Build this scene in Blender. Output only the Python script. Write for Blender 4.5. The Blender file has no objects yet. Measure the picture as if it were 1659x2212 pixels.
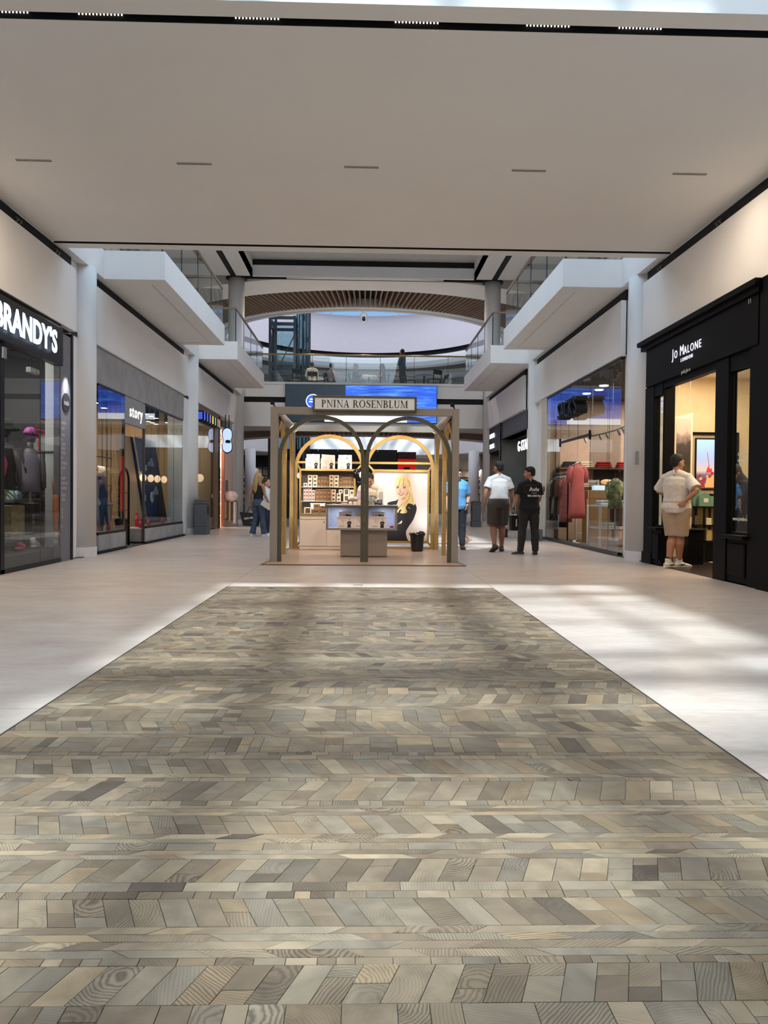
import bpy, bmesh, math, random
from mathutils import Vector, Matrix, Euler

S = bpy.context.scene
COL = S.collection
random.seed(7)

# ---------------------------------------------------------------- camera
CAM_F = 1660.0                                   # focal length in pixels of the 1659 x 2212 frame
cd = bpy.data.cameras.new('camera'); cam = bpy.data.objects.new('camera', cd); COL.objects.link(cam)
cd.sensor_fit = 'HORIZONTAL'; cd.sensor_width = 36.0; cd.lens = 36.0 * CAM_F / 1659.0
cd.clip_start = 0.05; cd.clip_end = 300
rows = ((0.9995986, -0.0086967, -0.0269615), (-0.0267928, 0.0189657, -0.9994611), (0.0092034, 0.9997823, 0.0187251))
m = Matrix(rows).to_4x4(); m.translation = (0, 0, 1.1); cam.matrix_world = m
S.camera = cam

# ---------------------------------------------------------------- sky, sun, added fill lamps, downlights, exposure
W = bpy.data.worlds.new('world'); S.world = W; W.use_nodes = True
wn = W.node_tree.nodes; wl = W.node_tree.links
bg = wn['Background']; bg.inputs[1].default_value = 0.5
tc = wn.new('ShaderNodeTexCoord'); sx = wn.new('ShaderNodeSeparateXYZ'); cr = wn.new('ShaderNodeValToRGB')
wl.new(tc.outputs['Generated'], sx.inputs[0]); wl.new(sx.outputs['Z'], cr.inputs[0]); wl.new(cr.outputs[0], bg.inputs[0])
cr.color_ramp.elements[0].color = (0.36, 0.63, 1.0, 1); cr.color_ramp.elements[1].color = (0.20, 0.46, 1.0, 1)
SUN_DIR = Vector((0.065, 0.667, -1.0))
sd = bpy.data.lights.new('sun', 'SUN'); sun = bpy.data.objects.new('sun', sd); COL.objects.link(sun)
sd.energy = 4.1; sd.angle = math.radians(1.7); sd.color = (0.76, 0.91, 1.0)
sun.rotation_euler = SUN_DIR.to_track_quat('-Z', 'Y').to_euler()

def area(name, loc, size, power, color=(1, 1, 1), direction=(0, 0, -1), sizey=None, spread=None):
    d = bpy.data.lights.new(name, 'AREA'); o = bpy.data.objects.new(name, d); COL.objects.link(o)
    d.energy = power; d.color = color; d.shape = 'RECTANGLE'; d.size = size; d.size_y = sizey or size
    if spread: d.spread = math.radians(spread)
    o.location = loc; o.rotation_euler = Vector(direction).to_track_quat('-Z', 'Y').to_euler()
    return o
WARM = (1.0, 0.80, 0.60); NEUTRAL = (1.0, 0.93, 0.85); COOL = (0.72, 0.86, 1.0)
area('atrium_fill', (0, 17.0, 10.3), 7.0, 290, (0.62, 0.80, 1.0), sizey=8.0)  # fill lamp added below the roof to brighten the gallery slabs
area('hall_fill', (0, 0.5, 10.95), 4.9, 740, (0.70, 0.86, 1.0), sizey=15.0)  # added lamp that boosts the weak sky light in the near hall
area('rotunda_fill', (0, 43.0, 15.2), 11.0, 600, (0.84, 0.87, 1.0), sizey=11.0)  # lamp added under the rotunda roof to lift its dark interior
for xx, yy in ((-3.2, 33.0), (0, 33.0), (3.2, 33.0), (-5.9, 18.5), (-5.9, 24.5), (5.9, 18.5), (5.9, 24.5)):
    area('upper_downlight', (xx, yy, 9.70), 0.4, 48, (1.0, 0.86, 0.72))
for xx in (-3.9, -1.95, 0, 1.95, 3.9):
    area('bridge_downlight', (xx, 9.5, 5.10), 0.36, 18, WARM, sizey=0.06)
S.view_settings.view_transform = 'Standard'; S.view_settings.look = 'None'
S.view_settings.exposure = 0.74; S.view_settings.gamma = 1.0; S.view_settings.use_curve_mapping = False
S.cycles.use_denoising = True
S.cycles.max_bounces = 7; S.cycles.diffuse_bounces = 4; S.cycles.glossy_bounces = 4
S.cycles.transmission_bounces = 4; S.cycles.transparent_max_bounces = 16
S.cycles.caustics_reflective = False; S.cycles.caustics_refractive = False
S.cycles.sample_clamp_indirect = 4.0

# ---------------------------------------------------------------- helpers
def lin(r, g, b):
    return tuple(((c / 255 / 12.92) if c / 255 <= 0.04045 else ((c / 255 + 0.055) / 1.055) ** 2.4) for c in (r, g, b))

MATS = {}
def mat(name, rgb=(128, 128, 128), rough=0.6, metal=0.0, emit=None, es=0.0, var=0.06, scale=6.0, bump=0.0, bscale=40.0, stretch=(1, 1, 1), spec=None):
    if name in MATS: return MATS[name]
    M = bpy.data.materials.new(name); M.use_nodes = True
    nt = M.node_tree; N = nt.nodes; L = nt.links; P = N['Principled BSDF']
    c = lin(*rgb)
    P.inputs['Roughness'].default_value = rough; P.inputs['Metallic'].default_value = metal
    if spec is not None: P.inputs['Specular IOR Level'].default_value = spec
    T = N.new('ShaderNodeTexCoord'); mp = N.new('ShaderNodeMapping'); mp.inputs['Scale'].default_value = stretch
    L.new(T.outputs['Object'], mp.inputs[0])
    nz = N.new('ShaderNodeTexNoise'); nz.inputs['Scale'].default_value = scale; nz.inputs['Detail'].default_value = 4
    L.new(mp.outputs[0], nz.inputs['Vector'])
    r = N.new('ShaderNodeValToRGB'); L.new(nz.outputs['Fac'], r.inputs[0])
    r.color_ramp.elements[0].position = 0.3; r.color_ramp.elements[1].position = 0.7
    r.color_ramp.elements[0].color = (*[max(0, x * (1 - var)) for x in c], 1)
    r.color_ramp.elements[1].color = (*[min(1, x * (1 + var)) for x in c], 1)
    L.new(r.outputs[0], P.inputs['Base Color'])
    if bump:
        n2 = N.new('ShaderNodeTexNoise'); n2.inputs['Scale'].default_value = bscale; n2.inputs['Detail'].default_value = 3
        L.new(mp.outputs[0], n2.inputs['Vector'])
        b = N.new('ShaderNodeBump'); b.inputs['Strength'].default_value = bump; b.inputs['Distance'].default_value = 0.01
        L.new(n2.outputs['Fac'], b.inputs['Height']); L.new(b.outputs[0], P.inputs['Normal'])
    if emit is not None:
        P.inputs['Emission Color'].default_value = (*lin(*emit), 1); P.inputs['Emission Strength'].default_value = es
    MATS[name] = M
    return M

def glass_mat(name, tint=(0.9, 0.95, 0.95), gain=1.3, base=0.0):
    if name in MATS: return MATS[name]
    M = bpy.data.materials.new(name); M.use_nodes = True
    nt = M.node_tree; N = nt.nodes; L = nt.links; N.remove(N['Principled BSDF']); out = N['Material Output']
    t = N.new('ShaderNodeBsdfTransparent'); t.inputs[0].default_value = (*tint, 1)
    g = N.new('ShaderNodeBsdfGlossy'); g.inputs['Roughness'].default_value = 0.0
    fr = N.new('ShaderNodeFresnel'); fr.inputs[0].default_value = 1.5
    ma = N.new('ShaderNodeMath'); ma.operation = 'MULTIPLY_ADD'; ma.inputs[1].default_value = gain; ma.inputs[2].default_value = base; ma.use_clamp = True
    mx = N.new('ShaderNodeMixShader')
    ge = N.new('ShaderNodeNewGeometry'); iv = N.new('ShaderNodeMath'); iv.operation = 'SUBTRACT'; iv.inputs[0].default_value = 1.0
    mu = N.new('ShaderNodeMath'); mu.operation = 'MULTIPLY'; L.new(ge.outputs['Backfacing'], iv.inputs[1]); L.new(iv.outputs[0], mu.inputs[1])
    L.new(fr.outputs[0], ma.inputs[0]); L.new(ma.outputs[0], mu.inputs[0]); L.new(mu.outputs[0], mx.inputs[0]); L.new(t.outputs[0], mx.inputs[1]); L.new(g.outputs[0], mx.inputs[2])
    L.new(mx.outputs[0], out.inputs[0])
    MATS[name] = M
    return M

class MB:
    """collects shapes and links them as one mesh object"""
    def __init__(s): s.v = []; s.f = []; s.mi = []; s.m = 0; s.sm = []; s.smooth = False
    def add(s, vs, fs):
        b = len(s.v); s.v += [tuple(v) for v in vs]
        for f in fs: s.f.append(tuple(i + b for i in f)); s.mi.append(s.m); s.sm.append(s.smooth)
        return s
    def box(s, x0, x1, y0, y1, z0, z1):
        return s.add([(x0, y0, z0), (x1, y0, z0), (x1, y1, z0), (x0, y1, z0), (x0, y0, z1), (x1, y0, z1), (x1, y1, z1), (x0, y1, z1)],
                     [(0, 3, 2, 1), (4, 5, 6, 7), (0, 1, 5, 4), (1, 2, 6, 5), (2, 3, 7, 6), (3, 0, 4, 7)])
    def cbox(s, c, d):
        return s.box(c[0] - d[0] / 2, c[0] + d[0] / 2, c[1] - d[1] / 2, c[1] + d[1] / 2, c[2] - d[2] / 2, c[2] + d[2] / 2)
    def bevbox(s, x0, x1, y0, y1, z0, z1, b=0.01):
        """box with chamfered edges"""
        vs = []; idx = {}
        for ix, x in enumerate((x0, x1)):
            for iy, y in enumerate((y0, y1)):
                for iz, z in enumerate((z0, z1)):
                    sx_, sy_, sz_ = (1 - 2 * ix), (1 - 2 * iy), (1 - 2 * iz)
                    idx[(ix, iy, iz, 0)] = len(vs); vs.append((x, y + sy_ * b, z + sz_ * b))
                    idx[(ix, iy, iz, 1)] = len(vs); vs.append((x + sx_ * b, y, z + sz_ * b))
                    idx[(ix, iy, iz, 2)] = len(vs); vs.append((x + sx_ * b, y + sy_ * b, z))
        I = lambda a, k: idx[(a[0], a[1], a[2], k)]
        fs = []
        for ax in range(3):
            o = [i for i in range(3) if i != ax]
            for e in (0, 1):
                q = []
                for (p, r) in ((0, 0), (1, 0), (1, 1), (0, 1)):
                    a = [0, 0, 0]; a[ax] = e; a[o[0]] = p; a[o[1]] = r; q.append(I(a, ax))
                fs.append(tuple(q))
        for ax in range(3):
            o = [i for i in range(3) if i != ax]
            for p in (0, 1):
                for r in (0, 1):
                    a = [0, 0, 0]; a[o[0]] = p; a[o[1]] = r; c = list(a); c[ax] = 1
                    fs.append((I(a, o[0]), I(c, o[0]), I(c, o[1]), I(a, o[1])))
        for ix in (0, 1):
            for iy in (0, 1):
                for iz in (0, 1): fs.append(tuple(I((ix, iy, iz), k) for k in range(3)))
        return s.add(vs, fs)
    def bar(s, p, q, w, h=None, upv=(0, 0, 1)):
        """rectangular bar from p to q"""
        p = Vector(p); q = Vector(q); d = (q - p).normalized(); h = h or w
        u = Vector(upv)
        if abs(d.dot(u)) > 0.95: u = Vector((0, 1, 0))
        a = d.cross(u).normalized() * (w / 2); b = a.cross(d).normalized() * (h / 2)
        vs = [p - a - b, p + a - b, p + a + b, p - a + b, q - a - b, q + a - b, q + a + b, q - a + b]
        return s.add(vs, [(0, 3, 2, 1), (4, 5, 6, 7), (0, 1, 5, 4), (1, 2, 6, 5), (2, 3, 7, 6), (3, 0, 4, 7)])
    def tube(s, pts, rad, n=10, side=None, cap=True):
        """loft of ellipses; rad: number, list of numbers or list of (a, b); side: vector of the a axis"""
        pts = [Vector(p) for p in pts]; k = len(pts)
        if not isinstance(rad, (list, tuple)): rad = [rad] * k
        rad = [(r, r) if not isinstance(r, (list, tuple)) else r for r in rad]
        rings = []; ps = None
        for i, p in enumerate(pts):
            d = (pts[min(i + 1, k - 1)] - pts[max(i - 1, 0)])
            d = d.normalized() if d.length > 1e-9 else Vector((0, 0, 1))
            a = Vector(side) if side is not None else (ps if ps is not None else (Vector((1, 0, 0)) if abs(d.x) < 0.9 else Vector((0, 1, 0))))
            a = a - d * a.dot(d)
            if a.length < 1e-6: a = d.orthogonal()
            a.normalize(); ps = a; b = d.cross(a)
            rings.append([p + a * (math.cos(2 * math.pi * j / n) * rad[i][0]) + b * (math.sin(2 * math.pi * j / n) * rad[i][1]) for j in range(n)])
        vs = [v for r in rings for v in r]; fs = []
        for i in range(k - 1):
            for j in range(n):
                j2 = (j + 1) % n; fs.append((i * n + j, i * n + j2, (i + 1) * n + j2, (i + 1) * n + j))
        if cap: fs.append(tuple(range(n - 1, -1, -1))); fs.append(tuple((k - 1) * n + j for j in range(n)))
        return s.add(vs, fs)
    def cyl(s, p, q, r, n=16, r2=None):
        return s.tube([p, q], [r, r if r2 is None else r2], n)
    def lathe(s, c, prof, n=24, axis='z'):
        """profile of (radius, height) turned about c"""
        vs = []; fs = []
        for (r, h) in prof:
            for j in range(n):
                a = 2 * math.pi * j / n; ca, sa = r * math.cos(a), r * math.sin(a)
                vs.append((c[0] + ca, c[1] + sa, c[2] + h) if axis == 'z' else ((c[0] + ca, c[1] + h, c[2] + sa) if axis == 'y' else (c[0] + h, c[1] + ca, c[2] + sa)))
        for i in range(len(prof) - 1):
            for j in range(n):
                j2 = (j + 1) % n; fs.append((i * n + j, i * n + j2, (i + 1) * n + j2, (i + 1) * n + j))
        fs.append(tuple(range(n - 1, -1, -1))); fs.append(tuple((len(prof) - 1) * n + j for j in range(n)))
        return s.add(vs, fs)
    def ball(s, c, r, n=14, k=9, rot=None):
        r = r if isinstance(r, (list, tuple)) else (r, r, r)
        vs = []; fs = []
        for i in range(1, k):
            th = math.pi * i / k
            for j in range(n):
                a = 2 * math.pi * j / n
                vs.append(Vector((r[0] * math.sin(th) * math.cos(a), r[1] * math.sin(th) * math.sin(a), r[2] * math.cos(th))))
        vs.append(Vector((0, 0, r[2]))); vs.append(Vector((0, 0, -r[2])))
        if rot is not None: vs = [rot @ v for v in vs]
        vs = [v + Vector(c) for v in vs]
        for i in range(k - 2):
            for j in range(n):
                j2 = (j + 1) % n; fs.append((i * n + j, (i + 1) * n + j, (i + 1) * n + j2, i * n + j2))
        t, b = (k - 1) * n, (k - 1) * n + 1
        for j in range(n):
            j2 = (j + 1) % n; fs.append((t, j, j2)); fs.append((b, (k - 2) * n + j2, (k - 2) * n + j))
        return s.add(vs, fs)
    def prism(s, poly, o, u, w, d):
        """polygon given in the plane (o, u, w) and pushed along the vector d"""
        o, u, w, d = Vector(o), Vector(u), Vector(w), Vector(d)
        a = [o + u * p[0] + w * p[1] for p in poly]; n = len(a)
        vs = a + [q + d for q in a]
        fs = [tuple(range(n)), tuple(range(2 * n - 1, n - 1, -1))]
        for j in range(n):
            j2 = (j + 1) % n; fs.append((j, j + n, j2 + n, j2))
        return s.add(vs, fs)
    def build(s, name, M, parent=None, root=None, smooth=None):
        me = bpy.data.meshes.new(name); off = Vector((0, 0, 0))
        r = root or parent
        while r is not None and r.parent is not None: r = r.parent
        if r is not None: off = r.location
        me.from_pydata([(v[0] - off.x, v[1] - off.y, v[2] - off.z) for v in s.v], [], s.f)
        Ms = M if isinstance(M, (list, tuple)) else [M]
        for q in Ms: me.materials.append(q)
        if len(Ms) > 1: me.polygons.foreach_set('material_index', s.mi)
        sm = s.sm if smooth is None else [smooth] * len(s.f)
        me.polygons.foreach_set('use_smooth', sm)
        me.update()
        bm = bmesh.new(); bm.from_mesh(me); bmesh.ops.recalc_face_normals(bm, faces=bm.faces); bm.to_mesh(me); bm.free()
        o = bpy.data.objects.new(name, me); COL.objects.link(o)
        if parent is not None: o.parent = parent
        return o

def thing(name, label, cat, loc=(0, 0, 0), group=None):
    o = bpy.data.objects.new(name, None); COL.objects.link(o); o.location = loc; o.empty_display_size = 0.1
    o['label'] = label; o['category'] = cat
    if group: o['group'] = group
    return o
def tag(o, label, cat, group=None):
    o['label'] = label; o['category'] = cat
    if group: o['group'] = group
    return o
def struct(o, label=None):
    o['kind'] = 'structure'
    if label: o['label'] = label
    return o
def dup(root, loc, label, group=None):
    r = root.copy(); COL.objects.link(r); r.location = loc; r['label'] = label
    if group: r['group'] = group
    for ch in list(root.children):
        c = ch.copy(); COL.objects.link(c); c.parent = r
        for g in list(ch.children):
            d = g.copy(); COL.objects.link(d); d.parent = c
    return r
def spline(pts, n=6, closed=True):
    P = [Vector((p[0], p[1])) for p in pts]; k = len(P); out = []
    for i in range(k if closed else k - 1):
        g = lambda j: P[j % k] if closed else P[max(0, min(k - 1, j))]
        a, b, c, d = g(i - 1), g(i), g(i + 1), g(i + 2)
        for t in range(n):
            t /= n
            q = 0.5 * ((2 * b) + (c - a) * t + (2 * a - 5 * b + 4 * c - d) * t * t + (3 * b - a - 3 * c + d) * t ** 3)
            out.append((q.x, q.y))
    if not closed: out.append((P[-1].x, P[-1].y))
    return out
def text(s, body, size, o, u, w, depth=0.01, bold=0.0, sx=1.0, spacing=1.0, align='CENTER'):
    """lettering set on the plane (o, u, w), added to a mesh builder"""
    cu = bpy.data.curves.new('lettering', 'FONT'); cu.body = body; cu.size = size; cu.extrude = depth / 2; cu.offset = bold
    cu.align_x = align; cu.align_y = 'CENTER'; cu.space_character = spacing; cu.resolution_u = 3
    ob = bpy.data.objects.new('lettering', cu); COL.objects.link(ob)
    dg = bpy.context.evaluated_depsgraph_get(); me = bpy.data.meshes.new_from_object(ob.evaluated_get(dg))
    o, u, w = Vector(o), Vector(u).normalized(), Vector(w).normalized(); n = u.cross(w)
    s.add([o + u * v.co.x * sx + w * v.co.y + n * v.co.z for v in me.vertices], [tuple(p.vertices) for p in me.polygons])
    bpy.data.objects.remove(ob); bpy.data.curves.remove(cu); bpy.data.meshes.remove(me)
    return s
LU, LW = (0, 1, 0), (0, 0, 1)      # lettering on the left wall
RU, RW = (0, -1, 0), (0, 0, 1)     # on the right wall
FU, FW = (1, 0, 0), (0, 0, 1)      # facing the camera

white = mat('white_plaster', (232, 231, 230), 0.7, var=0.02, scale=1.5)
ceil_w = mat('ceiling_paint', (240, 238, 235), 0.8, var=0.015, scale=0.8)
colm = mat('column_paint', (222, 220, 218), 0.5, var=0.02, scale=2)
black = mat('black_slot', (12, 12, 13), 0.8, var=0.2)
glass = glass_mat('shop_glass', (0.86, 0.90, 0.90), 1.5)
rail_glass = glass_mat('railing_glass', (0.90, 0.95, 0.96), 1.1)
black_metal = mat('black_metal', (20, 20, 22), 0.4, 0.6, var=0.1)
steel = mat('brushed_steel', (165, 168, 170), 0.35, 0.9, var=0.1, stretch=(1, 1, 20))
brass = mat('warm_brass', (176, 140, 82), 0.35, 0.9, var=0.1)
# ================================================================ structure
def stone_mat():
    M = bpy.data.materials.new('floor_stone'); M.use_nodes = True
    N = M.node_tree.nodes; L = M.node_tree.links; P = N['Principled BSDF']
    g = N.new('ShaderNodeNewGeometry'); mp = N.new('ShaderNodeMapping'); mp.inputs['Scale'].default_value = (0.7, 1.6, 1)
    L.new(g.outputs['Position'], mp.inputs[0])
    n1 = N.new('ShaderNodeTexNoise'); n1.inputs['Scale'].default_value = 1.6; n1.inputs['Detail'].default_value = 8; n1.inputs['Roughness'].default_value = 0.65; n1.inputs['Distortion'].default_value = 0.8
    n2 = N.new('ShaderNodeTexNoise'); n2.inputs['Scale'].default_value = 9; n2.inputs['Detail'].default_value = 6; n2.inputs['Distortion'].default_value = 1.5
    L.new(mp.outputs[0], n1.inputs['Vector']); L.new(mp.outputs[0], n2.inputs['Vector'])
    mx = N.new('ShaderNodeMath'); mx.operation = 'MULTIPLY_ADD'; mx.inputs[1].default_value = 0.45
    L.new(n2.outputs['Fac'], mx.inputs[0]); L.new(n1.outputs['Fac'], mx.inputs[2])
    r = N.new('ShaderNodeValToRGB'); L.new(mx.outputs[0], r.inputs[0])
    e = r.color_ramp.elements; e[0].position = 0.45; e[1].position = 0.95
    e[0].color = (*lin(172, 154, 141), 1); e[1].color = (*lin(202, 189, 178), 1)
    L.new(r.outputs[0], P.inputs['Base Color'])
    P.inputs['Roughness'].default_value = 0.32; P.inputs['Specular IOR Level'].default_value = 0.35
    return M
stone = stone_mat()
grout = mat('dark_grout', (96, 92, 88), 0.9)
b = MB(); b.box(-13, 13, -7, 60, -0.35, -0.02); floor = struct(b.build('floor', grout))
PX0, PX1, PY1 = -1.652, 1.605, 9.392          # the wood panel let into the stone floor
ys = [-6.5, -2.03, 3.97, PY1, 15.2, 21.2, 27.2, 33.2, 39.2, 45.2, 51.2, 58]
xs = [-12.5, -4.95, PX0, PX1, 4.95, 12.5]
g_ = 0.0025
for j in range(len(ys) - 1):
    for i in range(len(xs) - 1):
        if i == 2 and ys[j + 1] <= PY1 + 0.01: continue
        b = MB(); b.box(xs[i] + g_, xs[i + 1] - g_, ys[j] + g_, ys[j + 1] - g_, -0.02, 0.0)
        b.build('floor_tile', stone, floor)
# floor outlet cover
b = MB(); b.bevbox(-0.115, 0.0, 9.52, 9.62, 0.0, 0.006, 0.003); oc = b.build('floor_outlet_cover', steel)
tag(oc, 'small metal floor outlet cover between the wood panel and the kiosk', 'cover plate')

# bridge between the galleries: soffit, slots and faces
b = MB(); b.box(-4.98, 4.98, 6.66, 12.40, 5.12, 5.22); ceiling = struct(b.build('ceiling', ceil_w), 'white underside of the near bridge')
b = MB(); b.box(-4.98, 4.98, 6.34, 6.555, 5.12, 5.32); b.build('lip', ceil_w, ceiling)
b = MB(); b.box(-4.98, 4.98, 12.50, 12.73, 5.12, 5.32); b.build('lip', ceil_w, ceiling)
b = MB(); b.box(-4.98, 4.98, 6.50, 6.70, 5.235, 5.30); b.box(-4.98, 4.98, 12.38, 12.52, 5.225, 5.30); b.box(-4.98, 4.98, 6.652, 6.66, 5.121, 5.235); b.box(-4.98, 4.98, 12.492, 12.50, 5.121, 5.235); b.box(-4.98, 4.98, 6.555, 6.562, 5.125, 5.235); b.build('slot', black, ceiling)
b = MB(); b.box(-4.98, 4.98, 6.34, 6.50, 5.32, 6.25); b.box(-4.98, 4.98, 12.57, 12.73, 5.32, 5.68); b.box(-4.98, 4.98, 6.5, 12.57, 5.4, 5.66); b.build('face', white, ceiling)
# linear lights with dotted lenses in the near slot, in the soffit
led = mat('led_lens', (255, 250, 240), 0.3, emit=(255, 244, 225), es=1.0)
lamp_white = mat('lamp_body', (225, 222, 216), 0.5, var=0.02)
spots = [('second light from the left end of the near black slot', -2.26), ('third light from the left of the near black slot', -0.94), ('middle light of the near black slot, just right of centre', 0.42), ('second light from the right in the near black slot', 1.55), ('brightest light in the near black slot, at the right', 2.35), ('leftmost light in the near black slot', -3.05)]
for k, (t, x) in enumerate(spots):
    r = thing('slot_light', 'row of tiny bright lenses, ' + t, 'light', (x, 6.58, 5.20), 'linear lights in the near ceiling slot')
    b = MB(); b.box(x - 0.2, x + 0.2, 6.632, 6.65, 5.172, 5.23); b.build('housing', black_metal, r)
    for i in range(13):
        b = MB(); b.lathe((x - 0.18 + i * 0.03, 6.643, 5.160), [(0.006, 0), (0.007, 0.008), (0.006, 0.012)], 8); b.build('lens', led, r)
tx = ['leftmost', 'second from the left', 'middle', 'second from the right', 'rightmost']
for k, x in enumerate((-4.0, -2.08, -0.06, 1.99, 3.98)):
    r = thing('ceiling_slot_lamp', tx[k].capitalize() + ' of five slim white linear lamps in the bridge ceiling', 'light', (x, 9.43, 5.11), 'slim lamps in the bridge ceiling')
    b = MB(); b.box(x - 0.21, x + 0.21, 9.41, 9.415, 5.112, 5.121); b.box(x - 0.21, x + 0.21, 9.45, 9.455, 5.112, 5.121); b.box(x - 0.21, x - 0.205, 9.415, 9.45, 5.112, 5.121); b.box(x + 0.205, x + 0.21, 9.415, 9.45, 5.112, 5.121); b.build('trim_frame', mat('lamp_trim', (176, 170, 160), 0.5), r)
    b = MB(); b.box(x - 0.2, x + 0.2, 9.42, 9.445, 5.117, 5.121); b.build('housing', mat('lamp_trough', (120, 114, 106), 0.7), r)
    for i in range(13):
        b = MB(); b.lathe((x - 0.18 + i * 0.03, 9.432, 5.1135), [(0.004, 0), (0.006, 0.004)], 8); b.build('lens', lamp_white, r)

# side walls: fascia, slots, columns, piers, galleries
for sgn, side, segs in ((-1, 'left', ((-6, 13.22), (14.28, 21.40), (22.88, 29.42))), (1, 'right', ((-6, 13.50), (14.65, 22.10), (23.68, 30.60)))):
    b = MB(); w = lambda a, c: (min(sgn * a, sgn * c), max(sgn * a, sgn * c))
    b.box(*w(5.2, 5.35), -6, 31.4, 3.95, 5.12); wall = struct(b.build('wall_' + side, white), 'white wall above the shops on the %s' % side)
    for (a, c) in segs:
        b = MB(); b.bevbox(*w(4.90, 5.06), a, c, 3.86, 4.92, 0.004); b.build('fascia', white, wall)
        b = MB(); b.box(*w(5.0, 5.2), a, c, 3.875, 4.92); b.build('backing', white, wall)
        b = MB(); b.box(*w(4.985, 5.06), a - 0.02, c + 0.02, 4.92, 5.118); b.build('slot', black, wall)
    n = 1
    piers = ((13.24, 14.45), (21.40, 22.9), (29.42, 31.0)) if sgn < 0 else ((13.42, 14.7), (21.2, 23.6), (30.6, 31.0))
    for (a, c) in piers:
        b = MB(); b.box(*w(5.02, 5.42), a, c, 0.0, 5.12); b.build('pier', white, wall)
    for y in (13.9, 22.42, 30.9):
        b = MB(); b.smooth = True; b.tube([(sgn * 5.12, y, 0.0), (sgn * 5.12, y, 9.8 if y > 30 else 5.14)], 0.32, 40); b.smooth = False
        col = struct(b.build('column', colm), 'round white column on the %s' % side)
        b = MB(); b.lathe((sgn * 5.12, y, 0.0), [(0.335, 0.0), (0.335, 0.165), (0.33, 0.17), (0.32, 0.17)], 40); b.build('collar', colm, col, smooth=False)
    # small light fittings let into the black slot
    for y in ((11.2, 12.6) if sgn < 0 else (10.75, 12.9)):
        r = thing('slot_spotlight', 'small twin spotlight in the black slot, %s side, %s' % (side, 'nearer the camera' if y < 11.5 else 'nearer the column'), 'spotlight', (sgn * 4.98, y, 5.02), 'twin spotlights in the side slots')
        for d in (-0.05, 0.05):
            b = MB(); b.cyl((sgn * 4.99, y + d, 5.03), (sgn * 4.95, y + d, 5.0), 0.03, 12); b.build('lamp_head', mat('dull_grey', (90, 88, 84), 0.4, 0.7), r)
    # galleries of the upper floor
    inner = 3.735
    b = MB(); b.box(*w(4.86, 8.2), 12.73, 31.4, 5.13, 5.65)
    gal = struct(b.build('gallery_floor', white), 'upper gallery floor on the %s' % side)
    for k, (a, c) in enumerate(((14.52, 20.68), (22.78, 28.80))):
        b = MB(); b.bevbox(*w(inner, 5.02), a, c, 5.12, 5.65, 0.004); b.build('slab', white, gal)
        b = MB(); b.box(*w(inner + 0.33, inner + 0.336), a + 0.33, c - 0.3, 5.117, 5.121); b.box(*w(inner + 0.33, 4.95), c - 0.3, c - 0.294, 5.117, 5.121); b.build('shadow_gap', mat('gap_grey', (120, 118, 114), 0.9), gal)
        # glass balustrade of frameless panes under a timber rail
        r = thing('glass_railing', 'glass railing with brown handrail along the %s gallery, %s bay' % (side, 'nearer' if k == 0 else 'farther'), 'railing', (sgn * (inner + 0.05), (a + c) / 2, 5.65), 'gallery railings')
        n = 4; st = (c - a) / n; top = 6.60
        for i in range(n):
            b = MB(); b.box(*w(inner + 0.055, inner + 0.070), a + 0.04 + i * st + 0.01, a + 0.04 + (i + 1) * st - 0.04, 5.651, top); b.build('pane', rail_glass, r)
        b = MB(); b.box(*w(inner + 0.09, 4.80), a + 0.04, a + 0.055, 5.651, top); b.build('pane', rail_glass, r)
        hm = mat('handrail_timber', (112, 92, 74), 0.45, stretch=(1, 8, 1))
        b = MB(); b.box(*w(inner + 0.035, inner + 0.095), a + 0.02, c - 0.02, top, top + 0.05); b.box(*w(inner + 0.095, 4.85), a + 0.02, a + 0.08, top, top + 0.05); b.build('handrail', hm, r)
        b = MB(); b.box(*w(inner + 0.05, inner + 0.075), a + 0.03, a + 0.05, 5.651, top); b.build('corner_post', black_metal, r)
        for i in range(1, n):
            b = MB(); b.box(*w(inner + 0.05, inner + 0.075), a + 0.025 + i * st - 0.006, a + 0.025 + i * st + 0.006, 5.651, top); b.build('joint_strip', mat('joint_dark', (46, 50, 54), 0.5), r)
    # upper shopfront behind the gallery
    b = MB(); b.box(*w(7.6, 7.8), 12.7, 38, 5.65, 9.75); uw = struct(b.build('wall_upper_' + side, mat('upper_wall', (176, 178, 180), 0.6)), 'grey upper shop wall')
    for y0 in (13.4, 17.2, 21.0, 24.8, 28.6, 32.4):
        b = MB(); b.box(*w(7.50, 7.6), y0, y0 + 3.2, 5.65, 8.6); b.build('shop_panel', mat('upper_front', (120, 124, 128), 0.35), uw)
        b = MB(); b.box(*w(7.46, 7.6), y0 - 0.1, y0 + 3.4, 8.65, 9.2); b.build('sign_band', mat('upper_band', (60, 62, 66), 0.5), uw)
        b = MB()
        for q in range(16): b.box(*w(7.485, 7.5), y0 + 0.1, y0 + 3.1, 5.8 + q * 0.17, 5.93 + q * 0.17)
        b.build('shutter', mat('shutter_grey', (150, 152, 154), 0.45, 0.4), uw)

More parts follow.
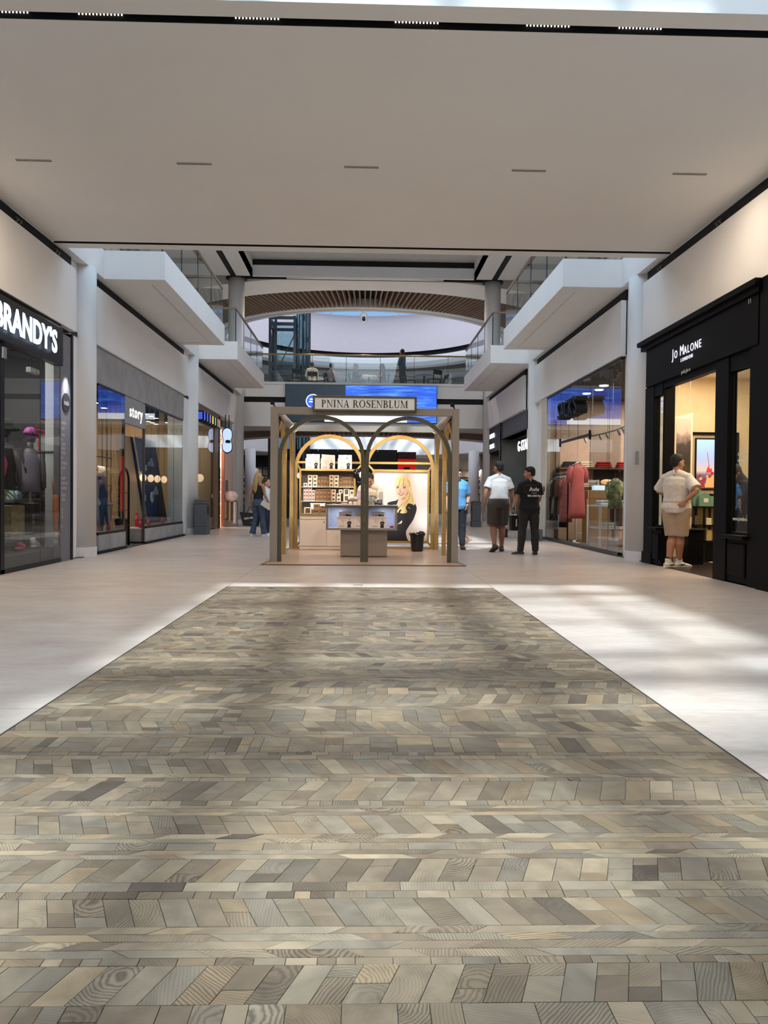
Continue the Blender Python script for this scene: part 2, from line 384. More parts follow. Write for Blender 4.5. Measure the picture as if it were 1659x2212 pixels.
# roof with the skylight strip over the near hall
roof_m = mat('roof_underside', (205, 203, 200), 0.8)
b = MB(); b.box(-14, -2.45, -8, 15.2, 11.0, 11.3); b.box(2.45, 14, -8, 15.2, 11.0, 11.3); b.box(-14, 14, 15.2, 30.2, 11.0, 11.3); b.box(-14, 14, -8.3, -8, 0, 11.3)
b.box(-14, -12.9, -8, 60, 0, 11.3); b.box(12.9, 14, -8, 60, 0, 11.3); b.box(-14, 14, 58, 58.3, 0, 11.3)
roof = struct(b.build('ceiling_roof', roof_m), 'roof of the hall around the skylight')
b = MB()
for y in (-6.2, -3.7, -1.9, -0.6, 0.7, 1.6, 4.6, 6.2, 8.0, 9.6, 11.2, 12.8, 14.2): b.box(-2.45, 2.45, y - 0.03, y + 0.03, 11.05, 11.15)
b.box(-2.45, 2.45, 2.40, 3.35, 11.05, 11.3)  # wide beam added to keep the sun off the bridge face
for x, h_ in ((-1.32, 0.15), (0.28, 0.12), (1.7, 0.06)): b.box(x - h_, x + h_, -8, 15.2, 11.05, 11.25)
for y in (-4.3, -2.9, 7.2, 11): b.box(-2.45, 2.45, y - 0.16, y + 0.16, 11.25, 11.5)
for k in range(-3, 5): b.bar((-2.45, k * 3.3, 11.5), (2.45, k * 3.3 + 1.3, 11.5), 0.15)
sky_frame = b.build('skylight_frame', white, roof)
# near hall upper walls, out of frame
b = MB(); b.box(-13, -7.6, -8, 12.7, 5.3, 11.0); b.box(7.6, 13, -8, 12.7, 5.3, 11.0); b.box(-7.6, -4.9, -8, 6.3, 5.13, 5.65); b.box(4.9, 7.6, -8, 6.3, 5.13, 5.65); b.build('upper_side', white, roof)

# upper ceiling with its deep recess
ZU = 9.75
b = MB()
b.box(-8, -4.42, 12.73, 30.45, ZU, ZU + 0.25); b.box(4.30, 8, 12.73, 30.45, ZU, ZU + 0.25)
up = struct(b.build('ceiling_upper', ceil_w), 'upper ceiling around the deep recess')
b = MB(); b.box(-4.42, 4.30, 30.40, 30.55, ZU, ZU + 0.42); b.box(-4.50, -4.42, 14, 30.45, ZU, ZU + 0.7); b.box(4.30, 4.38, 14, 30.45, ZU, ZU + 0.7); b.build('recess_side', white, up)
b = MB(); b.box(-4.42, 4.30, 30.40, 30.55, ZU + 0.42, ZU + 0.64); b.build('recess_slot', black, up)
b = MB(); b.box(-4.45, 4.35, 24.6, 30.5, ZU + 0.64, ZU + 0.75); b.build('recess_top', mat('recess_grey', (196, 196, 194), 0.8), up)
b = MB(); b.box(-5.28, -5.06, 14, 30.6, ZU - 0.004, ZU + 0.1); b.box(5.0, 5.22, 14, 30.6, ZU - 0.004, ZU + 0.1); b.box(-4.9, 4.9, 30.78, 30.86, ZU - 0.004, ZU + 0.1); b.build('slot', black, up)
for sx_ in (-1, 1):
    b = MB(); b.lathe((sx_ * 5.12, 30.9, ZU - 0.006), [(0.42, 0), (0.42, 0.05)], 32); b.build('column_ring', black, up)
    b = MB(); b.box(sx_ * 6.0 - 0.08, sx_ * 6.0 + 0.08, 18, 28.6, ZU - 0.01, ZU + 0.02); b.build('vent_slot', mat('vent_brown', (120, 106, 94), 0.6), up)

# ---------------------------------------------------------------- rotunda
CY_, RV = 43.6, 7.65
def ring_plate(name, z0, z1, rout, ycut, M, parent=None, r0=RV, n=120):
    b = MB(); vs = []; fs = []
    for i in range(n):
        t = 2 * math.pi * i / n; s_ = math.sin(t); ro = rout
        if s_ < 0 and ycut is not None: ro = min(rout, (CY_ - ycut) / -s_)
        for (r, z) in ((r0, z0), (ro, z0), (ro, z1), (r0, z1)): vs.append((r * math.cos(t), CY_ + r * s_, z))
    for i in range(n):
        a, c = i * 4, ((i + 1) % n) * 4
        for q in range(4): fs.append((a + q, a + (q + 1) % 4, c + (q + 1) % 4, c + q))
    b.add(vs, fs); return b.build(name, M, parent)
def drum(name, prof, M, parent=None, n=120, a0=0.0, a1=2 * math.pi):
    b = MB(); vs = []; fs = []; k = len(prof); full = a1 - a0 > 6.28
    for i in range(n):
        t = a0 + (a1 - a0) * i / (n if full else n - 1)
        for (r, z) in prof: vs.append((r * math.cos(t), CY_ + r * math.sin(t), z))
    for i in range(n if full else n - 1):
        a, c = i * k, ((i + 1) % n) * k
        for q in range(k - 1): fs.append((a + q, a + q + 1, c + q + 1, c + q))
    b.smooth = True; b.add(vs, fs); return b.build(name, M, parent)
slat_m = mat('slat_timber', (150, 128, 110), 0.6, var=0.1, stretch=(6, 1, 1)); slat_back = mat('slat_cavity', (30, 26, 24), 0.9)
for lvl, (z, ztop, ycut) in enumerate(((3.92, 5.66, 31.35), (ZU, ZU + 0.5, 30.56))):
    nm = ('lower', 'upper')[lvl]
    ring = struct(ring_plate('rotunda_ring', z + 0.42, ztop, 13.2, ycut, white), '%s ring floor of the rotunda with slatted soffit' % nm)
    ring_plate('inner_band', z, z + 0.42, 8.45, None, ceil_w, ring)
    ring_plate('outer_band', z, z + 0.42, 13.2, ycut, ceil_w, ring, r0=11.3)
    ring_plate('cavity', z + 0.40, z + 0.418, 11.3, None, slat_back, ring, r0=8.45)
    ring_plate('groove', z - 0.004, z + 0.02, 8.02, None, slat_back, ring, r0=7.98)
    me = None
    angs = [t for t in [i * 1.35 for i in range(267)] if min(abs(t - 270), 360) < 62 or abs(t - 90) < 45]
    for t in angs:
        a = math.radians(t)
        if me is None:
            b = MB(); prof = [(8.45, -0.0), (8.7, -0.02), (9.3, 0.04), (10.0, 0.13), (10.7, 0.22), (11.3, 0.28), (11.3, 0.40), (8.45, 0.40)]
            b.prism(prof, (0, -0.028, 0), (1, 0, 0), (0, 0, 1), (0, 0.056, 0)); o = b.build('slat', slat_m); me = o.data
        else:
            o = bpy.data.objects.new('slat', me); COL.objects.link(o)
        o.parent = ring; o.location = (0, CY_, z); o.rotation_euler = (0, 0, a)
    # void-side balustrade of the lower ring
dr = struct(drum('wall_rotunda', [(RV, ZU), (RV, ZU + 0.26), (RV + 0.16, ZU + 0.33), (RV + 0.16, ZU + 0.66)], white), 'curved white wall of the rotunda above the upper ring')
drum('slot', [(RV + 0.16, ZU + 0.66), (RV + 0.3, ZU + 0.67), (RV + 0.3, ZU + 0.96), (RV + 0.12, ZU + 0.97)], black, dr)
drum('drum_face', [(RV + 0.12, ZU + 0.97), (RV + 0.3, ZU + 1.9), (RV + 0.7, ZU + 3.0), (RV + 1.0, ZU + 3.62), (RV + 1.6, ZU + 3.62), (RV + 1.6, ZU + 0.7)], mat('drum_white', (214, 208, 212), 0.7, var=0.02), dr)
# shade roof over the rotunda: a clerestory gap above the drum, an oculus with glazing bars in the middle
def dish(name, z, R, oc, oy, M, parent, n=96):
    b = MB(); vs = []; fs = []
    for i in range(n):
        t = 2 * math.pi * i / n
        for (r, c, zz) in ((oc, oy, z), (R, CY_, z), (R, CY_, z + 0.3), (oc, oy, z + 0.3)): vs.append((r * math.cos(t), c + r * math.sin(t), zz))
    for i in range(n):
        a, c = i * 4, ((i + 1) % n) * 4
        for q in range(4): fs.append((a + q, a + (q + 1) % 4, c + (q + 1) % 4, c + q))
    b.add(vs, fs); return b.build(name, M, parent)
dish('added_shade_roof', ZU + 5.8, 13.5, 4.1, 42.3, roof_m, dr)
b = MB()
for i in range(24):
    a = 2 * math.pi * i / 24; R2 = RV + 1.1
    b.bar((R2 * math.cos(a), CY_ + R2 * math.sin(a), ZU + 3.7), ((R2 + 0.5) * math.cos(a), CY_ + (R2 + 0.5) * math.sin(a), ZU + 5.8), 0.10)
for i in range(8):
    a = math.pi * i / 8; b.bar((-4.1 * math.cos(a), 42.3 - 4.1 * math.sin(a), ZU + 5.95), (4.1 * math.cos(a), 42.3 + 4.1 * math.sin(a), ZU + 5.95), 0.14)
for k in range(-2, 3): b.bar((-3.9, 41 + k * 1.6, ZU + 6.1), (3.9, 42.6 + k * 1.6, ZU + 6.1), 0.12)
b.build('skylight_frame', white, dr)
# roof around the rotunda
ring_plate('roof', ZU + 1.2, ZU + 1.4, 20, 30.2, roof_m, dr, r0=RV + 1.5)
# lower far wall and rotunda columns
b = MB(); vs = []; fs = []
far = struct(drum('wall_back', [(13.1, 0), (13.1, 3.95)], mat('far_wall', (196, 186, 174), 0.6), a0=-0.5, a1=3.64), 'far wall of the rotunda behind the shops')
struct(drum('wall_back_upper', [(13.1, 5.6), (13.1, 9.8)], mat('far_upper', (150, 142, 134), 0.6), a0=-0.5, a1=3.64), 'far upper wall of the rotunda')
drum('fascia', [(RV - 0.02, 3.92), (RV - 0.02, 5.70)], white, far)
for x, y in ((-6.75, 46), (6.6, 46), (-8.2, 50.5), (8.0, 50.5)):
    b = MB(); b.smooth = True; b.tube([(x, y, 0), (x, y, 3.95)], 0.32, 24); c = struct(b.build('column', colm), 'round white rotunda column')
    b = MB(); b.lathe((x, y, 0), [(0.335, 0), (0.335, 0.165), (0.32, 0.17)], 24); b.build('collar', colm, c)

# ---------------------------------------------------------------- far bridge front with the large screen
b = MB(); b.box(-4.92, 4.80, 31.0, 31.35, 5.10, 5.60); bf = struct(b.build('wall_bridge', white), 'white front of the far bridge')
b = MB(); b.box(-4.92, 4.80, 30.96, 31.37, 5.60, 5.70); b.build('coping', white, bf)
b = MB(); b.box(-4.92, 4.80, 31.0, 31.35, 3.92, 4.88); b.build('apron', white, bf)
b = MB(); b.box(-4.92, 4.80, 31.06, 31.35, 4.88, 5.10); b.build('slot', black, bf)
def screen_mat():
    M = bpy.data.materials.new('screen_blue'); M.use_nodes = True
    N = M.node_tree.nodes; L = M.node_tree.links; P = N['Principled BSDF']
    T = N.new('ShaderNodeTexCoord'); mp = N.new('ShaderNodeMapping'); mp.inputs['Scale'].default_value = (0.5, 1, 5)
    L.new(T.outputs['Object'], mp.inputs[0])
    n = N.new('ShaderNodeTexNoise'); n.inputs['Scale'].default_value = 2.2; n.inputs['Detail'].default_value = 7; n.inputs['Roughness'].default_value = 0.65; L.new(mp.outputs[0], n.inputs['Vector'])
    r = N.new('ShaderNodeValToRGB'); L.new(n.outputs['Fac'], r.inputs[0]); e = r.color_ramp.elements
    e[0].position = 0.30; e[0].color = (*lin(14, 44, 140), 1); e[1].position = 0.72; e[1].color = (*lin(96, 150, 240), 1)
    q = e.new(0.5); q.color = (*lin(36, 88, 206), 1)
    P.inputs['Base Color'].default_value = (0.01, 0.01, 0.02, 1); P.inputs['Roughness'].default_value = 0.3
    L.new(r.outputs[0], P.inputs['Emission Color']); P.inputs['Emission Strength'].default_value = 1.0
    return M
r = thing('video_wall', 'large video screen, black left third and blue water, on the far bridge front', 'screen', (-0.12, 30.95, 4.1))
b = MB(); b.box(-3.16, 2.92, 30.86, 30.99, 4.10, 5.60); b.build('cabinet', black_metal, r)
b = MB(); b.box(-0.75, 2.90, 30.850, 30.860, 4.12, 5.58); b.build('blue_picture', screen_mat(), r)
dark = mat('screen_dark', (20, 26, 32), 0.3, emit=(26, 38, 48), es=0.6, var=0.3, scale=1.2)
b = MB(); b.box(-3.14, -0.75, 30.850, 30.860, 4.12, 5.58); b.build('dark_picture', dark, r)
wl_ = mat('screen_white', (240, 245, 250), 0.4, emit=(225, 238, 250), es=1.0)
b = MB(); b.box(-1.58, 1.72, 30.84, 30.85, 4.12, 4.36); b.build('white_banner', wl_, r)
b = MB(); b.lathe((-2.05, 30.85, 4.93), [(0.28, -0.004), (0.28, -0.008)], 32, 'y'); b.build('round_logo_rim', wl_, r)
b = MB(); b.lathe((-2.05, 30.84, 4.93), [(0.245, -0.002), (0.245, -0.006)], 32, 'y'); b.build('round_logo', mat('logo_blue', (30, 70, 190), 0.4, emit=(40, 90, 220), es=0.9), r)
b = MB(); b.box(-2.17, -1.95, 30.828, 30.834, 4.98, 5.03); b.box(-2.20, -1.98, 30.828, 30.834, 4.88, 4.93); b.build('logo_bars', wl_, r)
# ================================================================ wood block panel
def wood_mat():
    M = bpy.data.materials.new('wood_blocks'); M.use_nodes = True
    N = M.node_tree.nodes; L = M.node_tree.links; P = N['Principled BSDF']
    a = N.new('ShaderNodeAttribute'); a.attribute_name = 'tone'; q = N.new('ShaderNodeAttribute'); q.attribute_name = 'grain'
    w = N.new('ShaderNodeTexWave'); w.wave_type = 'RINGS'; w.rings_direction = 'SPHERICAL'
    w.inputs['Scale'].default_value = 38; w.inputs['Distortion'].default_value = 7; w.inputs['Detail'].default_value = 3; w.inputs['Detail Scale'].default_value = 0.6
    L.new(q.outputs['Vector'], w.inputs['Vector'])
    n = N.new('ShaderNodeTexNoise'); n.inputs['Scale'].default_value = 14; n.inputs['Detail'].default_value = 6; L.new(q.outputs['Vector'], n.inputs['Vector'])
    rg = N.new('ShaderNodeAttribute'); rg.attribute_name = 'ring'
    pw = N.new('ShaderNodeMath'); pw.operation = 'POWER'; pw.inputs[1].default_value = 1.6; iv = N.new('ShaderNodeMath'); iv.operation = 'SUBTRACT'; iv.inputs[0].default_value = 1.0
    L.new(w.outputs['Fac'], iv.inputs[1]); L.new(iv.outputs[0], pw.inputs[0])
    r = N.new('ShaderNodeMath'); r.operation = 'MULTIPLY_ADD'; r.inputs[2].default_value = 1.06; ng = N.new('ShaderNodeMath'); ng.operation = 'MULTIPLY'; ng.inputs[1].default_value = -1.0
    L.new(rg.outputs['Fac'], ng.inputs[0]); L.new(pw.outputs[0], r.inputs[0]); L.new(ng.outputs[0], r.inputs[1])
    r2 = N.new('ShaderNodeMapRange'); r2.inputs[1].default_value = 0.3; r2.inputs[2].default_value = 0.7; r2.inputs[3].default_value = 0.74; r2.inputs[4].default_value = 1.2; L.new(n.outputs['Fac'], r2.inputs[0])
    m1 = N.new('ShaderNodeMath'); m1.operation = 'MULTIPLY'; L.new(r.outputs[0], m1.inputs[0]); L.new(r2.outputs[0], m1.inputs[1])
    v = N.new('ShaderNodeVectorMath'); v.operation = 'SCALE'; L.new(a.outputs['Color'], v.inputs[0]); L.new(m1.outputs[0], v.inputs['Scale'])
    L.new(v.outputs[0], P.inputs['Base Color']); P.inputs['Roughness'].default_value = 0.42; P.inputs['Specular IOR Level'].default_value = 0.3
    return M
wood = wood_mat()
b = MB(); b.box(PX0 + 0.001, PX1 - 0.001, -6, PY1 - 0.001, -0.02, -0.006)
panel = struct(b.build('wood_floor', mat('wood_joint', (58, 52, 46), 0.9)), 'floor panel of grey brown wood blocks in bands')
b = MB(); b.box(PX0, PX0 + 0.008, -6, PY1, -0.02, 0.001); b.box(PX1 - 0.008, PX1, -6, PY1, -0.02, 0.001); b.box(PX0, PX1, PY1 - 0.008, PY1, -0.02, 0.001); b.build('edge_strip', mat('edge_dark', (52, 48, 44), 0.6), panel)
rng = random.Random(11)
TONES = [(166, 156, 138), (150, 140, 124), (158, 152, 138), (134, 124, 110), (176, 166, 146), (146, 142, 132), (118, 110, 100), (182, 168, 142), (160, 146, 124), (96, 90, 84)]
WT = [9, 10, 9, 6, 4, 8, 2.2, 1.4, 4, 0.4]
def tone(light=0):
    t = rng.choices(TONES, WT)[0]; k = 1 + rng.uniform(-0.06, 0.06) + light
    return lin(*[min(255, max(0, c * k * m_)) for c, m_ in zip(t, (0.77, 0.71, 0.65))])
pieces = []            # (polygon, colour)
def clip(poly, x0, x1):
    for (xc, sgn) in ((x0, 1), (x1, -1)):
        out = []
        for i in range(len(poly)):
            p, q = poly[i], poly[(i + 1) % len(poly)]
            dp, dq = (p[0] - xc) * sgn, (q[0] - xc) * sgn
            if dp >= 0: out.append(p)
            if dp * dq < 0:
                t = dp / (dp - dq); out.append((p[0] + (q[0] - p[0]) * t, p[1] + (q[1] - p[1]) * t))
        poly = out
        if len(poly) < 3: return None
    return poly
def band(y0, y1, kind):
    h = y1 - y0; sl = {'/': 0.36, '\\': -0.42, '>': 1.5, '<': -1.5}.get(kind, 0.0) * h
    x = PX0 - 0.3 - rng.random() * 0.1
    while x < PX1 + 0.3:
        if kind in '/\\': w = rng.choice((0.07, 0.075, 0.08, 0.085)) * (1.0 if h < 0.17 else 1.1)
        elif kind in '<>': w = rng.choice((0.10, 0.16, 0.20))
        elif kind == 'l': w = 0.152
        elif kind == 's': w = rng.choice((0.045, 0.065, 0.075, 0.09))
        else: w = rng.choice((0.05, 0.07, 0.08, 0.12, 0.16))
        cuts = [0, 1]
        if kind in '/\\' and rng.random() < 0.5: cuts = [0, rng.choice((0.35, 0.5, 0.66)), 1]
        if kind == 'm': cuts = rng.choice(([0, 1], [0, 0.5, 1], [0, 0.33, 1], [0, 0.3, 0.65, 1]))
        g = 0.0009
        for a, c in zip(cuts[:-1], cuts[1:]):
            ya, yc = y0 + a * h + g, y0 + c * h - g
            pl = [(x + sl * a + g, ya), (x + w + sl * a - g, ya), (x + w + sl * c - g, yc), (x + sl * c + g, yc)]
            pl = clip(pl, PX0 + 0.009, PX1 - 0.009)
            if pl: pieces.append((pl, tone(0.07 if kind in '<>l' else -0.02)))
        x += w
SEQ = [(1.50, 1.65, 'm'), (1.65, 1.79, '/'), (1.79, 1.82, 's'), (1.82, 1.853, '<'), (1.853, 1.888, '>'), (1.888, 1.92, '<'), (1.92, 1.953, '>'), (1.953, 2.09, '\\'), (2.09, 2.13, 's'), (2.13, 2.18, 'l'), (2.18, 2.32, '/'),
       (2.32, 2.35, '<'), (2.35, 2.38, '>'), (2.38, 2.43, 'l'), (2.43, 2.46, '<'), (2.46, 2.495, '>'), (2.495, 2.64, '\\'), (2.64, 2.67, '>'), (2.67, 2.70, '<'), (2.70, 2.725, '>'), (2.725, 2.77, 's'), (2.77, 2.96, '/'),
       (2.96, 3.0, 's'), (3.0, 3.04, '<'), (3.04, 3.21, '\\'), (3.21, 3.26, 'l'), (3.26, 3.30, 's'), (3.30, 3.50, 'm'), (3.50, 3.55, '<'), (3.55, 3.60, 'l'), (3.60, 3.755, '\\'), (3.755, 3.97, 'm'), (3.97, 4.03, '<'), (4.03, 4.09, '>'), (4.09, 4.28, '/')]
for q in SEQ: band(*q)
P0, P1 = 1.50, 4.28
for (y0, y1, k) in SEQ:                      # repeat outwards until the panel ends
    if y0 - (P1 - P0) > -1.3 and y1 - (P1 - P0) <= P0 + 1e-6: band(y0 - (P1 - P0), y1 - (P1 - P0), k)
far_i = len(pieces)
for n in (1, 2):
    for (y0, y1, k) in SEQ:
        s = 2.78 * n; 
        if y0 + s >= PY1 - 0.02: continue
        band(y0 + s, min(y1 + s, PY1 - 0.009), k)
def block_mesh(name, pcs):
    vs = []; fs = []; cols = []; gr = []; rgs = []
    for pl, c in pcs:
        k = len(pl); b0 = len(vs); th = rng.random() * 6.28; r = rng.choice((0.03, 0.1, 0.3, 0.7)); cx, cy = rng.uniform(-1, 1), rng.uniform(-1, 1)
        mx, my = sum(p[0] for p in pl) / k, sum(p[1] for p in pl) / k; zz = rng.uniform(-0.0006, 0.0006); off = rng.random() * 20
        ca, sa = math.cos(th), math.sin(th); rs = rng.choices((0.06, 0.22, 0.42, 0.6), (5, 4, 2, 1))[0]
        for z in (-0.006, zz):
            for p in pl:
                vs.append((p[0], p[1], z)); x_, y_ = p[0] - mx, p[1] - my
                gr.append(((ca * x_ - sa * y_ + r) * 1.0, (sa * x_ + ca * y_) * (1.0 if r < 0.2 else 0.35) + cx * 0.05, off * 0.0 + cy * 0.1)); cols.append((*c, 1)); rgs.append(rs)
        fs.append(tuple(b0 + k + j for j in range(k)))
        for j in range(k): j2 = (j + 1) % k; fs.append((b0 + j, b0 + j2, b0 + k + j2, b0 + k + j))
    me = bpy.data.meshes.new(name); me.from_pydata(vs, [], fs); me.materials.append(wood)
    at = me.attributes.new('tone', 'FLOAT_COLOR', 'POINT'); at.data.foreach_set('color', [x for c in cols for x in c])
    at = me.attributes.new('grain', 'FLOAT_VECTOR', 'POINT'); at.data.foreach_set('vector', [x for c in gr for x in c])
    at = me.attributes.new('ring', 'FLOAT', 'POINT'); at.data.foreach_set('value', rgs)
    o = bpy.data.objects.new(name, me); COL.objects.link(o); o.parent = panel
    return o
def seen(pl):
    mx = sum(p[0] for p in pl) / len(pl); my = sum(p[1] for p in pl) / len(pl)
    return my > 1.56 and abs(mx - 0.07 * 0 - my * 0.027) < my * 0.5
near = sorted([i for i in range(len(pieces)) if seen(pieces[i][0])], key=lambda i: min(p[1] for p in pieces[i][0]))[:300]
ns = set(near)
for i in near: block_mesh('wood_block', [pieces[i]])
o = block_mesh('wood_blocks', [pieces[i] for i in range(len(pieces)) if i not in ns]); o['kind'] = 'stuff'
# ================================================================ shops on the left
def room(side, n, y0, y1, depth, zt, wallc, floorc, ceilc, nm, light=120, lc=NEUTRAL):
    s_ = -1 if side == 'left' else 1; x0 = 5.03
    w = lambda a, c: (min(s_ * a, s_ * c), max(s_ * a, s_ * c))
    wm_ = mat('inner_wall_' + nm, wallc, 0.7, var=0.04)
    b = MB(); b.box(*w(x0 + depth, x0 + depth + 0.1), y0, y1, 0, zt); o = struct(b.build('wall_%s_%s' % (side, nm), wm_), 'back wall of the %s' % nm.replace('_', ' '))
    b = MB(); b.box(*w(x0, x0 + depth), y0 - 0.02, y0 + 0.04, 0, zt); struct(b.build('wall_near_' + nm, wm_), 'near side wall of the %s' % nm.replace('_', ' '))
    b = MB(); b.box(*w(x0, x0 + depth), y1 - 0.04, y1 + 0.02, 0, zt); struct(b.build('wall_far_' + nm, wm_), 'far side wall of the %s' % nm.replace('_', ' '))
    b = MB(); b.box(*w(4.95, x0 + depth), y0, y1, 0.0, 0.008); struct(b.build('floor_' + nm, mat('inner_floor_' + nm, floorc, 0.35, var=0.08, stretch=(1, 6, 1))))
    b = MB(); b.box(*w(x0 - 0.02, x0 + depth), y0, y1, zt, zt + 0.08); struct(b.build('ceiling_' + nm, mat('inner_ceiling_' + nm, ceilc, 0.8)))
    area('shop_light', (s_ * (x0 + depth * 0.45), (y0 + y1) / 2, zt - 0.05), depth * 0.5, light, lc, sizey=(y1 - y0) * 0.7)
    return o
def panes(side, n, cuts, z0, z1, nm, framem=black_metal, x=4.95, gap=0.005):
    s_ = -1 if side == 'left' else 1
    w = lambda a, c: (min(s_ * a, s_ * c), max(s_ * a, s_ * c))
    o = None; b = MB(); b.box(*w(x - 0.02, x + 0.04), cuts[0][0], cuts[-1][1], z0 - 0.05, z0); b.box(*w(x - 0.015, x + 0.04), cuts[0][0], cuts[-1][1], z1, z1 + 0.04)
    o = struct(b.build('window_%d' % n, framem), 'glass front of the %s' % nm)
    for (a, c) in cuts:
        b = MB(); b.box(*w(x, x + 0.012), a + gap, c - gap, z0, z1); b.build('pane', glass, o)
        b = MB(); b.box(*w(x + 0.002, x + 0.010), c - gap, c + gap, z0, z1); b.build('joint', mat('glass_edge', (34, 44, 44), 0.3), o)
    return o
# ---- first shop: dark front with an LED sign
room('left', 1, 6.4, 14.40, 3.4, 3.85, (70, 68, 70), (54, 52, 52), (38, 38, 40), 'street_wear_shop', 110)
panes('left', 1, ((7.2, 8.9), (8.9, 10.60), (10.72, 11.93), (11.93, 12.69)), 0.06, 3.84, 'street wear shop')
b = MB(); b.box(-4.99, -4.93, 10.58, 10.70, 0.0, 3.3); d = struct(b.build('door_1', black_metal), 'black edge of the glass door')
b = MB(); b.box(-4.93, -4.90, 10.60, 10.70, 2.95, 3.1); b.build('hinge', steel, d)
pil = mat('grey_pilaster', (112, 110, 116), 0.5)
b = MB(); b.bevbox(-5.06, -4.945, 12.69, 13.12, 0, 3.74, 0.004); p = struct(b.build('trim_1', pil), 'grey pilaster at the end of the dark shop front')
b = MB(); b.box(-5.06, -4.93, 13.12, 13.20, 0, 3.80); b.build('edge_frame', black_metal, p)
pt = mat('pilaster_print', (168, 164, 168), 0.6)
b = MB(); k = 0
for z, wd in ((2.28, .18), (2.19, .13), (2.08, .14), (2.0, .05), (1.93, .16), (1.86, .16), (1.79, .17), (1.70, .05), (1.62, .2), (1.54, .18), (1.46, .04), (1.37, .15), (1.29, .25), (1.21, .2), (1.09, .18), (1.02, .15), (.86, .06), (.80, .06), (.73, .07), (.58, .05)):
    x = 0
    while x < wd: b.box(-4.944, -4.9435, 12.73 + x, 12.73 + x + 0.011, z - 0.024, z + 0.024); x += 0.02
b.build('print_list', pt, p)
r = tag(MB().lathe((-4.945, 12.90, 2.62), [(0.16, 0.004), (0.16, 0.012)], 36, 'x').build('round_sticker', mat('sticker_black', (16, 15, 15), 0.6)), 'round black sticker with pale lettering on the grey pilaster', 'sticker')
b = MB(); text(b, 'ksubi', 0.13, (-4.93, 12.90, 2.62), LU, LW, 0.002, 0.0, 0.8); b.build('lettering', pt, r)
area('pilaster_spot', (-4.78, 12.9, 3.2), 0.04, 2.2, (0.85, 0.88, 1), (-0.28, 0, -1), spread=60)
r = thing('led_sign', 'black LED sign box with big white letters over the street wear shop', 'sign', (-4.9, 11.0, 3.16))
b = MB(); b.bevbox(-5.0, -4.86, 8.6, 12.58, 3.17, 3.77, 0.01); b.build('sign_box', black_metal, r)
led_w = mat('led_letter', (230, 240, 255), 0.5, emit=(205, 226, 255), es=1.15)
b = MB(); text(b, "BRANDY'S", 0.475, (-4.81, 11.18, 3.46), LU, LW, 0.008, 0.014, 0.92, 1.02); b.build('lettering', led_w, r)
r = thing('door_sensor', 'small white sensor box above the shop door', 'sensor', (-5.1, 11.9, 3.0))
b = MB(); b.bevbox(-5.1, -5.02, 11.75, 12.05, 2.94, 3.02, 0.008); b.bevbox(-5.02, -5.01, 11.92, 12.04, 2.955, 3.0, 0.003); b.build('body', lamp_white, r)
# window display
dark_lac = mat('black_lacquer', (26, 26, 28), 0.3)
b = MB(); b.bevbox(-6.2, -5.05, 10.8, 13.1, 0.0, 0.22, 0.01); pl = tag(b.build('display_plinth', mat('plinth_grey', (74, 72, 70), 0.5)), 'low grey plinth behind the shop glass holding clog and sneaker', 'plinth')
r = thing('display_cabinet', 'black display cabinet with open cubbies behind the street wear window', 'cabinet', (-5.9, 12.0, 0.22))
b = MB(); b.box(-6.3, -5.55, 10.9, 13.08, 0.96, 1.0); b.build('top', dark_lac, r)
b = MB(); b.box(-6.3, -5.55, 10.9, 13.08, 0.44, 0.48); b.box(-6.3, -6.26, 10.9, 13.08, 0.48, 0.96); b.build('carcass', dark_lac, r)
for y in (11.75, 12.15, 12.6, 13.05):
    b = MB(); b.box(-6.26, -5.56, y, y + 0.03, 0.48, 0.96); b.build('divider', mat('cabinet_wood', (66, 58, 46), 0.5), r)
for y in (11.0, 12.9):
    b = MB(); b.box(-6.2, -6.15, y, y + 0.05, 0.22, 0.44); b.box(-5.65, -5.6, y, y + 0.05, 0.22, 0.44); b.build('leg', black_metal, r)
b = MB(); b.bevbox(-5.54, -5.2, 11.5, 11.95, 0.46, 0.93, 0.004); tag(b.build('gold_cube', mat('gold_foil', (150, 132, 84), 0.35, 0.6, var=0.45, scale=14, bump=0.4, bscale=16)), 'crinkled gold foil cube at the end of the black cabinet', 'cube')
for k, (y, c, t) in enumerate(((12.3, (38, 36, 36), 'black folded jacket in a cabinet cubby, behind the glass'), (12.75, (52, 46, 44), 'dark brown folded garment in the last cabinet cubby'))):
    b = MB(); b.bevbox(-6.15, -5.65, y - 0.1, y + 0.14, 0.485, 0.62, 0.04); b.bevbox(-6.1, -5.7, y - 0.08, y + 0.12, 0.62, 0.7, 0.03); tag(b.build('folded_garment', mat('garment%d' % k, c, 0.9, bump=0.3)), t, 'garment')
mann = mat('mannequin_grey', (96, 92, 96), 0.45)
